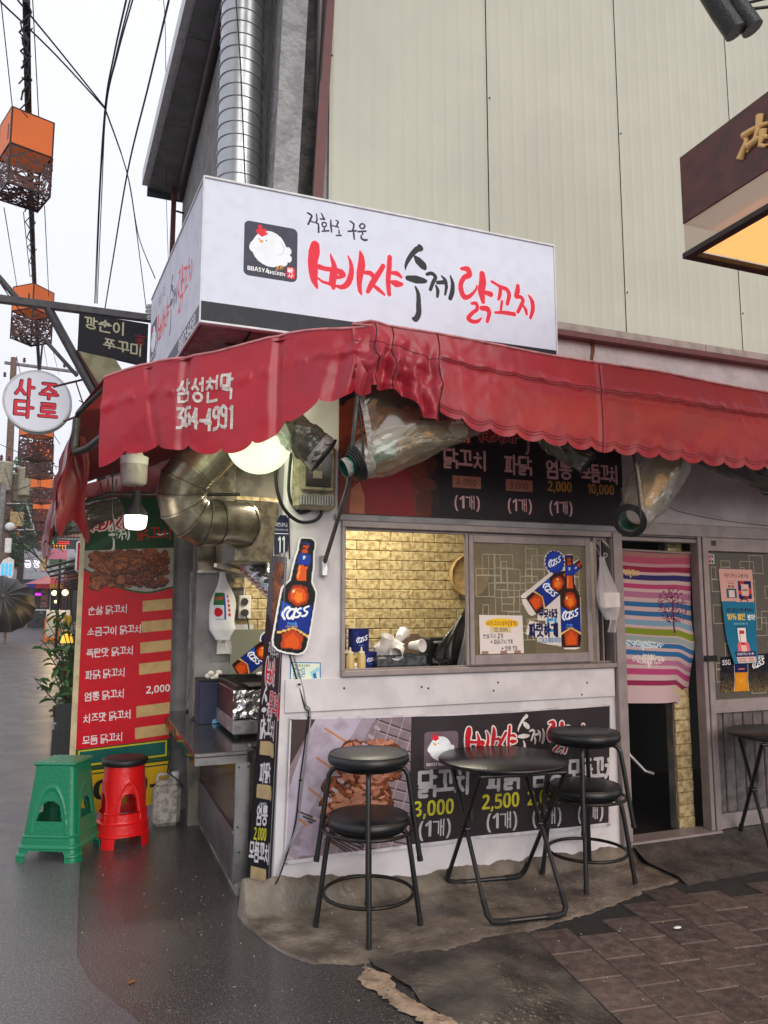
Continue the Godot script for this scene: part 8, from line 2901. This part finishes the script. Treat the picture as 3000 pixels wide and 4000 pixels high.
	obj("counter", BX(-2.4, -1.1, .55, 1.3, -38.8, -38.0, .02), worn(Color(.06, .07, .13), Color(.04, .04, .08), 1.0, .4), fs)
	obj("counter_edge", BX(-2.45, -1.05, 1.3, 1.38, -38.85, -37.95, .02), M.white, fs)
	obj("back_panel", BX(-2.3, -1.0, 1.4, 2.5, -39.2, -39.1, .01), worn(Color(.32, .28, .3), Color(.2, .18, .2), 1.0, .6), fs)
	for i in 3: obj("menu_picture", BX(-1.95, -1.65, 1.45 + i * .33, 1.72 + i * .33, -39.09, -39.07, 0), worn(Color(.75, .6, .55), Color(.55, .2, .15), 4.0, .5), fs)
	obj("blue_side", BX(-1.3, -.95, .6, 2.2, -38.7, -38.4, .01), mat(Color(.08, .11, .26), .6), fs)
	var mg := mat(Color(.8, .2, .8), .4)
	mg.emission_enabled = true
	mg.emission = Color(.85, .2, .9)
	mg.emission_energy_multiplier = .8
	obj("lit_sign_violet", BX(-2.2, -1.95, 2.0, 2.12, -39.09, -39.05, 0), mg, fs)
	obj_tag("kerb_step", BX(-5, 3, .5, .66, -43, -42, .02), worn(Color(.62, .45, .4), Color(.5, .4, .38), 1.0, .8), "pale orange kerb step across the far end of the alley", "kerb")
	# stalls along the right of the alley
	var rb := thing("market_row", "row of dark market stalls along the right side of the alley", "building", Vector3(1.2, 0, -24))
	obj("wall", BX(.25, 3.0, 0, 4.0, -42, -12.1, 0), worn(Color(.3, .28, .27), Color(.2, .18, .18), .5, .8), rb)
	obj("roof", BX(.1, 3.0, 4.0, 4.2, -42, -12.1, .02), worn(Color(.36, .3, .28), Color(.28, .24, .22), .5, .8), rb)
	for i in 5:
		var z := -16.0 - i * 4.6
		m = MB.new()
		m.prism(PackedVector2Array([Vector2(-z, 3.0), Vector2(-z + 3.6, 3.0), Vector2(-z + 3.6, 2.9), Vector2(-z, 2.9)]), 0, 1.0, Transform3D(Basis(Vector3.FORWARD, Vector3(.0, 1, 0), Vector3([-.55, -.75, -.95, -1.0, -1.0][i], -.28, 0)), Vector3(.3, 0, 0)))
		obj("stall_awning", m, worn([Color(.11, .09, .09), Color(.66, .66, .68), Color(.2, .09, .08), Color(.12, .12, .14), Color(.3, .26, .25)][i], Color(.1, .09, .09), 1.0, .6), rb)
		m = MB.new()
		for k in 3: m.tube(PackedVector3Array([Vector3(.3, 2.55 - .06 * k, z - 1.0 * k), Vector3(-.75, 2.25 - .05 * k, z - 1.0 * k - .3)]), .03, 5)
		m.tube(PackedVector3Array([Vector3(-.6, .3, z - 3.4), Vector3(-.6, 2.6, z - 3.4)]), .03, 6)
		obj("awning_arm", m, M.red_trim if i % 2 else M.black, rb)
	var warm := mat(Color(1, .9, .7), .4)
	warm.emission_enabled = true
	warm.emission = Color(1, .88, .62)
	warm.emission_energy_multiplier = 1.6
	for k in 3:
		var q: Array = [[-.47, 1.83, -20.0, .075, "round lit stall lamp nearest in the alley, under dark awnings"], [-.78, 1.85, -22.0, .07, "warm lit lamp left of the round stall lamp"], [-.7, 1.62, -21.0, .04, "small warm lamp below the round stall lamp"]][k]
		m = MB.new()
		m.ball(Vector3(q[0], q[1], q[2]), Vector3.ONE * q[3], 14, 10)
		var lo := thing("stall_lamp", q[4], "lamp", Vector3(q[0], q[1], q[2]), "lamps of the alley stalls")
		obj("glowing_bulb", m, warm, lo)
		m = MB.new()
		m.tube(PackedVector3Array([Vector3(q[0], q[1] + q[3], q[2]), Vector3(q[0] + .05, 2.5, q[2])]), .008, 5)
		obj("flex", m, M.wire, lo)
		var ol := OmniLight3D.new()
		ol.name = "stall_light"
		ol.light_energy = .25
		ol.light_color = Color(1, .85, .6)
		ol.light_size = q[3]
		ol.omni_range = 5.0
		ol.omni_attenuation = 2.0
		ol.shadow_enabled = true
		lo.add_child(ol)
	# red hanging sign
	var hs := thing("red_hanging_sign", "red hanging sign with rounded white rim, half hidden by the menu board", "sign", Vector3(.0, 1.9, -11.0))
	var cv := CV.new(200, 300, Color(.72, .05, .13), 1.0)
	write(cv, "가", 50, 80, 130, Color(.92, .9, .9), .13, 1.0)
	m = MB.new()
	m.board(Vector3(-.13, 2.35, -10.98), Vector3(.25, 2.35, -10.98), Vector3(.25, 1.98, -10.98), Vector3(-.13, 1.98, -10.98), .01)
	obj("sign_face", m, printed(cv.tex(), .4), hs)
	obj("rim", BX(-.155, .3, 1.955, 2.375, -11.08, -10.995, .03), M.white, hs)
	# A-boards, plants, folded boards
	for k in 2:
		var q: Array = [[-.80, -22.0, "orange framed standing menu board with food pictures", Color(.8, .42, .12)], [-.52, -22.6, "blue edged standing board behind the orange framed one", Color(.1, .3, .5)]][k]
		var ab := thing("standing_board", q[2], "signboard", Vector3(q[0], .55, q[1]), "standing boards in the alley")
		obj("frame", BX(q[0] - .18, q[0] + .18, .57, 1.2, q[1] - .06, q[1], .01), mat(q[3], .6), ab)
		obj("face", BX(q[0] - .14, q[0] + .14, .7, 1.17, q[1] + .001, q[1] + .006, 0), worn(Color(.85, .84, .82), Color(.5, .45, .42), 6.0, .5), ab)
		obj("header", BX(q[0] - .15, q[0] + .15, 1.2, 1.4, q[1] - .05, q[1] - .01, .03), M.white, ab)
	leafy_plant(Vector3(-.05, .09, -10.6), 1.5, .42, 180, 3, "tall leafy potted plant beside the menu board's cream edge", true)
	leafy_plant(Vector3(-.12, .05, -9.6), .95, .40, 150, 4, "lower leafy plant spilling over the alley", true)
	leafy_plant(Vector3(-.2, .3, -13.4), 1.25, .45, 140, 6, "leafy plant farther back under the stall lamps", true)
	var yl := thing("yellow_lantern_pot", "small glowing yellow cone lamp among the plants", "lamp", Vector3(-.2, 1.0, -11.6))
	var ye := mat(Color(.9, .7, .2), .5)
	ye.emission_enabled = true
	ye.emission = Color(.95, .72, .25)
	ye.emission_energy_multiplier = .7
	m = MB.new()
	m.lathe(PackedVector2Array([Vector2(0, 1.0), Vector2(.085, 1.0), Vector2(.05, 1.16), Vector2(0, 1.17)]), Transform3D(Basis(), Vector3(-.22, .0, -11.6)), 16)
	obj("glowing_shade", m, ye, yl)
	obj("yellow_bucket", BX(-.28, -.17, 1.24, 1.38, -11.7, -11.6, .02), mat(Color(.75, .6, .12), .6), yl)
	obj("post", BX(-.225, -.215, .1, 1.0, -11.61, -11.6, 0), M.wire, yl)
	for k in 2:
		var q: Array = [[-.15, -7.6, .5, "black folded board leaning near the menu board, the lower one"], [-.16, -8.7, .62, "black folded board behind the lower one"]][k]
		var fb := thing("folded_board", q[3], "signboard", Vector3(q[0], 0, q[1]), "folded black boards")
		m = MB.new()
		m.box(Vector3(q[0] + .1, q[2] * .42, q[1]), Vector3(.36, q[2] * .8, .03), .006, Basis(Vector3.RIGHT, -.35))
		obj("panel", m, M.black_matt, fb)
		m = MB.new()
		m.tube(PackedVector3Array([Vector3(q[0] - .07, .0, q[1] - .3), Vector3(q[0] - .06, q[2] * .9, q[1] - .1)]), .012, 6)
		obj("leg", m, M.steel, fb)
	umbrella_person()

func umbrella_person() -> void:
	var base := Vector3(-1.98, .55, -22.0)
	var p := thing("person", "person in dark shorts and sandals walking behind a big black umbrella", "person", base)
	# joints: [from, to, radius, radius]
	var bones := [[Vector3(0, .92, 0), Vector3(0, 1.28, .04), .15, .17], [Vector3(0, 1.28, .04), Vector3(0, 1.45, .05), .16, .07], [Vector3(0, 1.45, .05), Vector3(0, 1.52, .06), .06, .06], [Vector3(0, 1.6, .07), Vector3(0, 1.66, .07), .095, .1]]
	for s in [-1.0, 1.0]:
		var kz: float = .12 * s
		bones.append([Vector3(s * .09, .9, 0), Vector3(s * .1, .5, kz), .095, .06])
		bones.append([Vector3(s * .1, .5, kz), Vector3(s * .1, .09, kz * 1.6 - .03), .058, .035])
		bones.append([Vector3(s * .1, .05, kz * 1.6 - .05), Vector3(s * .11, .035, kz * 1.6 + .14), .038, .03])
		bones.append([Vector3(s * .19, 1.38, .04), Vector3(s * .22, 1.12, .1), .055, .042])
		bones.append([Vector3(s * .22, 1.12, .1), Vector3(s * .08, 1.2, .32), .04, .032])
	var field := func(q: Vector3) -> float:
		var d := 1e9
		for b in bones:
			var ab: Vector3 = b[1] - b[0]
			var t := clampf((q - b[0]).dot(ab) / ab.length_squared(), 0, 1)
			var e: float = q.distance_to(b[0] + ab * t) - lerpf(b[2], b[3], t)
			var h := clampf(.5 + .5 * (d - e) / .04, 0, 1)
			d = lerpf(d, e, h) - .04 * h * (1 - h)
		return d
	var cs := .03
	var lo := Vector3(-.36, -.03, -.36)
	var n := Vector3i(24, 62, 26)
	var val := PackedFloat32Array()
	val.resize((n.x + 1) * (n.y + 1) * (n.z + 1))
	var I := func(x: int, y: int, z: int) -> int: return (z * (n.y + 1) + y) * (n.x + 1) + x
	for z in n.z + 1:
		for y in n.y + 1:
			for x in n.x + 1: val[I.call(x, y, z)] = field.call(lo + Vector3(x, y, z) * cs)
	var vtx := {}
	for z in n.z:
		for y in n.y:
			for x in n.x:
				var acc := Vector3.ZERO
				var c := 0
				for e in [[0,0,0,1,0,0],[0,1,0,1,1,0],[0,0,1,1,0,1],[0,1,1,1,1,1],[0,0,0,0,1,0],[1,0,0,1,1,0],[0,0,1,0,1,1],[1,0,1,1,1,1],[0,0,0,0,0,1],[1,0,0,1,0,1],[0,1,0,0,1,1],[1,1,0,1,1,1]]:
					var a: float = val[I.call(x + e[0], y + e[1], z + e[2])]
					var b: float = val[I.call(x + e[3], y + e[4], z + e[5])]
					if (a < 0) != (b < 0):
						acc += Vector3(x + e[0], y + e[1], z + e[2]).lerp(Vector3(x + e[3], y + e[4], z + e[5]), a / (a - b))
						c += 1
				if c: vtx[Vector3i(x, y, z)] = lo + acc / c * cs
	var m := MB.new()
	var N := func(q: Vector3) -> Vector3:
		var h := .01
		return Vector3(field.call(q + Vector3(h, 0, 0)) - field.call(q - Vector3(h, 0, 0)), field.call(q + Vector3(0, h, 0)) - field.call(q - Vector3(0, h, 0)), field.call(q + Vector3(0, 0, h)) - field.call(q - Vector3(0, 0, h))).normalized()
	for k in vtx:
		for ax in 3:
			var u := Vector3i.ZERO
			var w := Vector3i.ZERO
			u[(ax + 1) % 3] = 1; w[(ax + 2) % 3] = 1
			var d := Vector3i.ZERO
			d[ax] = 1
			var kk: Vector3i = k
			if (val[I.call(kk.x, kk.y, kk.z)] < 0) == (val[I.call(kk.x + d.x, kk.y + d.y, kk.z + d.z)] < 0): continue
			if not (vtx.has(kk - u) and vtx.has(kk - w) and vtx.has(kk - u - w)): continue
			var q := [vtx[kk], vtx[kk - u], vtx[kk - u - w], vtx[kk - w]]
			var nn := []
			for z in q: nn.append(N.call(z))
			m.col = Color(.45, .27, .2) if (q[0] as Vector3).y < .55 or (q[0] as Vector3).y > 1.44 else (Color(.02, .03, .06) if (q[0] as Vector3).y < .98 else Color(.05, .05, .06))
			m.tri(base + q[0], base + q[1], base + q[2], nn[0], nn[1], nn[2])
			m.tri(base + q[0], base + q[2], base + q[3], nn[0], nn[2], nn[3])
	var bm := mat(Color.WHITE, .7)
	bm.vertex_color_use_as_albedo = true
	obj("body", m, bm, p)
	for s in [-1.0, 1.0]:
		m = MB.new()
		m.box(base + Vector3(s * .105, .012, .12 * s * 1.6 + .05), Vector3(.09, .024, .26), .01)
		m.box(base + Vector3(s * .105, .07, .12 * s * 1.6 + .06), Vector3(.085, .012, .05), .004)
		obj("sandal", m, mat(Color(.4, .36, .33), .7), p)
	# umbrella, tilted towards the street
	var um := thing("black_umbrella", "large black umbrella with pale ribs held low at the left edge", "umbrella", base + Vector3(0, 1.2, .32))
	var bs := Basis(Vector3.RIGHT, 1.0) * Basis(Vector3.BACK, -.25)
	var c := base + Vector3(-.02, 1.02, .55)
	for i in 16:
		m = MB.new()
		m.grid(4, 8, func(u: float, v: float) -> Vector3:
			var an := TAU * (i + u) / 16
			var rr := .86 * v * (1.0 - .05 * sin(u * PI) * v)
			return c + bs * Vector3(cos(an) * rr, .36 * (1.0 - v * v) + .012 * (1 - sin(u * PI)), sin(an) * rr))
		obj("panel", m, mat(Color(.055, .05, .055), .45), um)
	m = MB.new()
	for i in 16:
		var an := TAU * i / 16
		var pts := PackedVector3Array()
		for k in 6:
			var v := k / 5.0
			pts.append(c + bs * Vector3(cos(an) * .86 * v, .362 * (1.0 - v * v) + .014, sin(an) * .86 * v))
		m.tube(pts, .004, 4)
	obj("rib", m, mat(Color(.42, .4, .4), .5), um)
	m = MB.new()
	m.tube(PackedVector3Array([c + bs * Vector3(0, .42, 0), base + Vector3(.02, 1.2, .34), base + Vector3(.02, 1.12, .26)]), .01, 6)
	obj("shaft", m, M.steel, um)
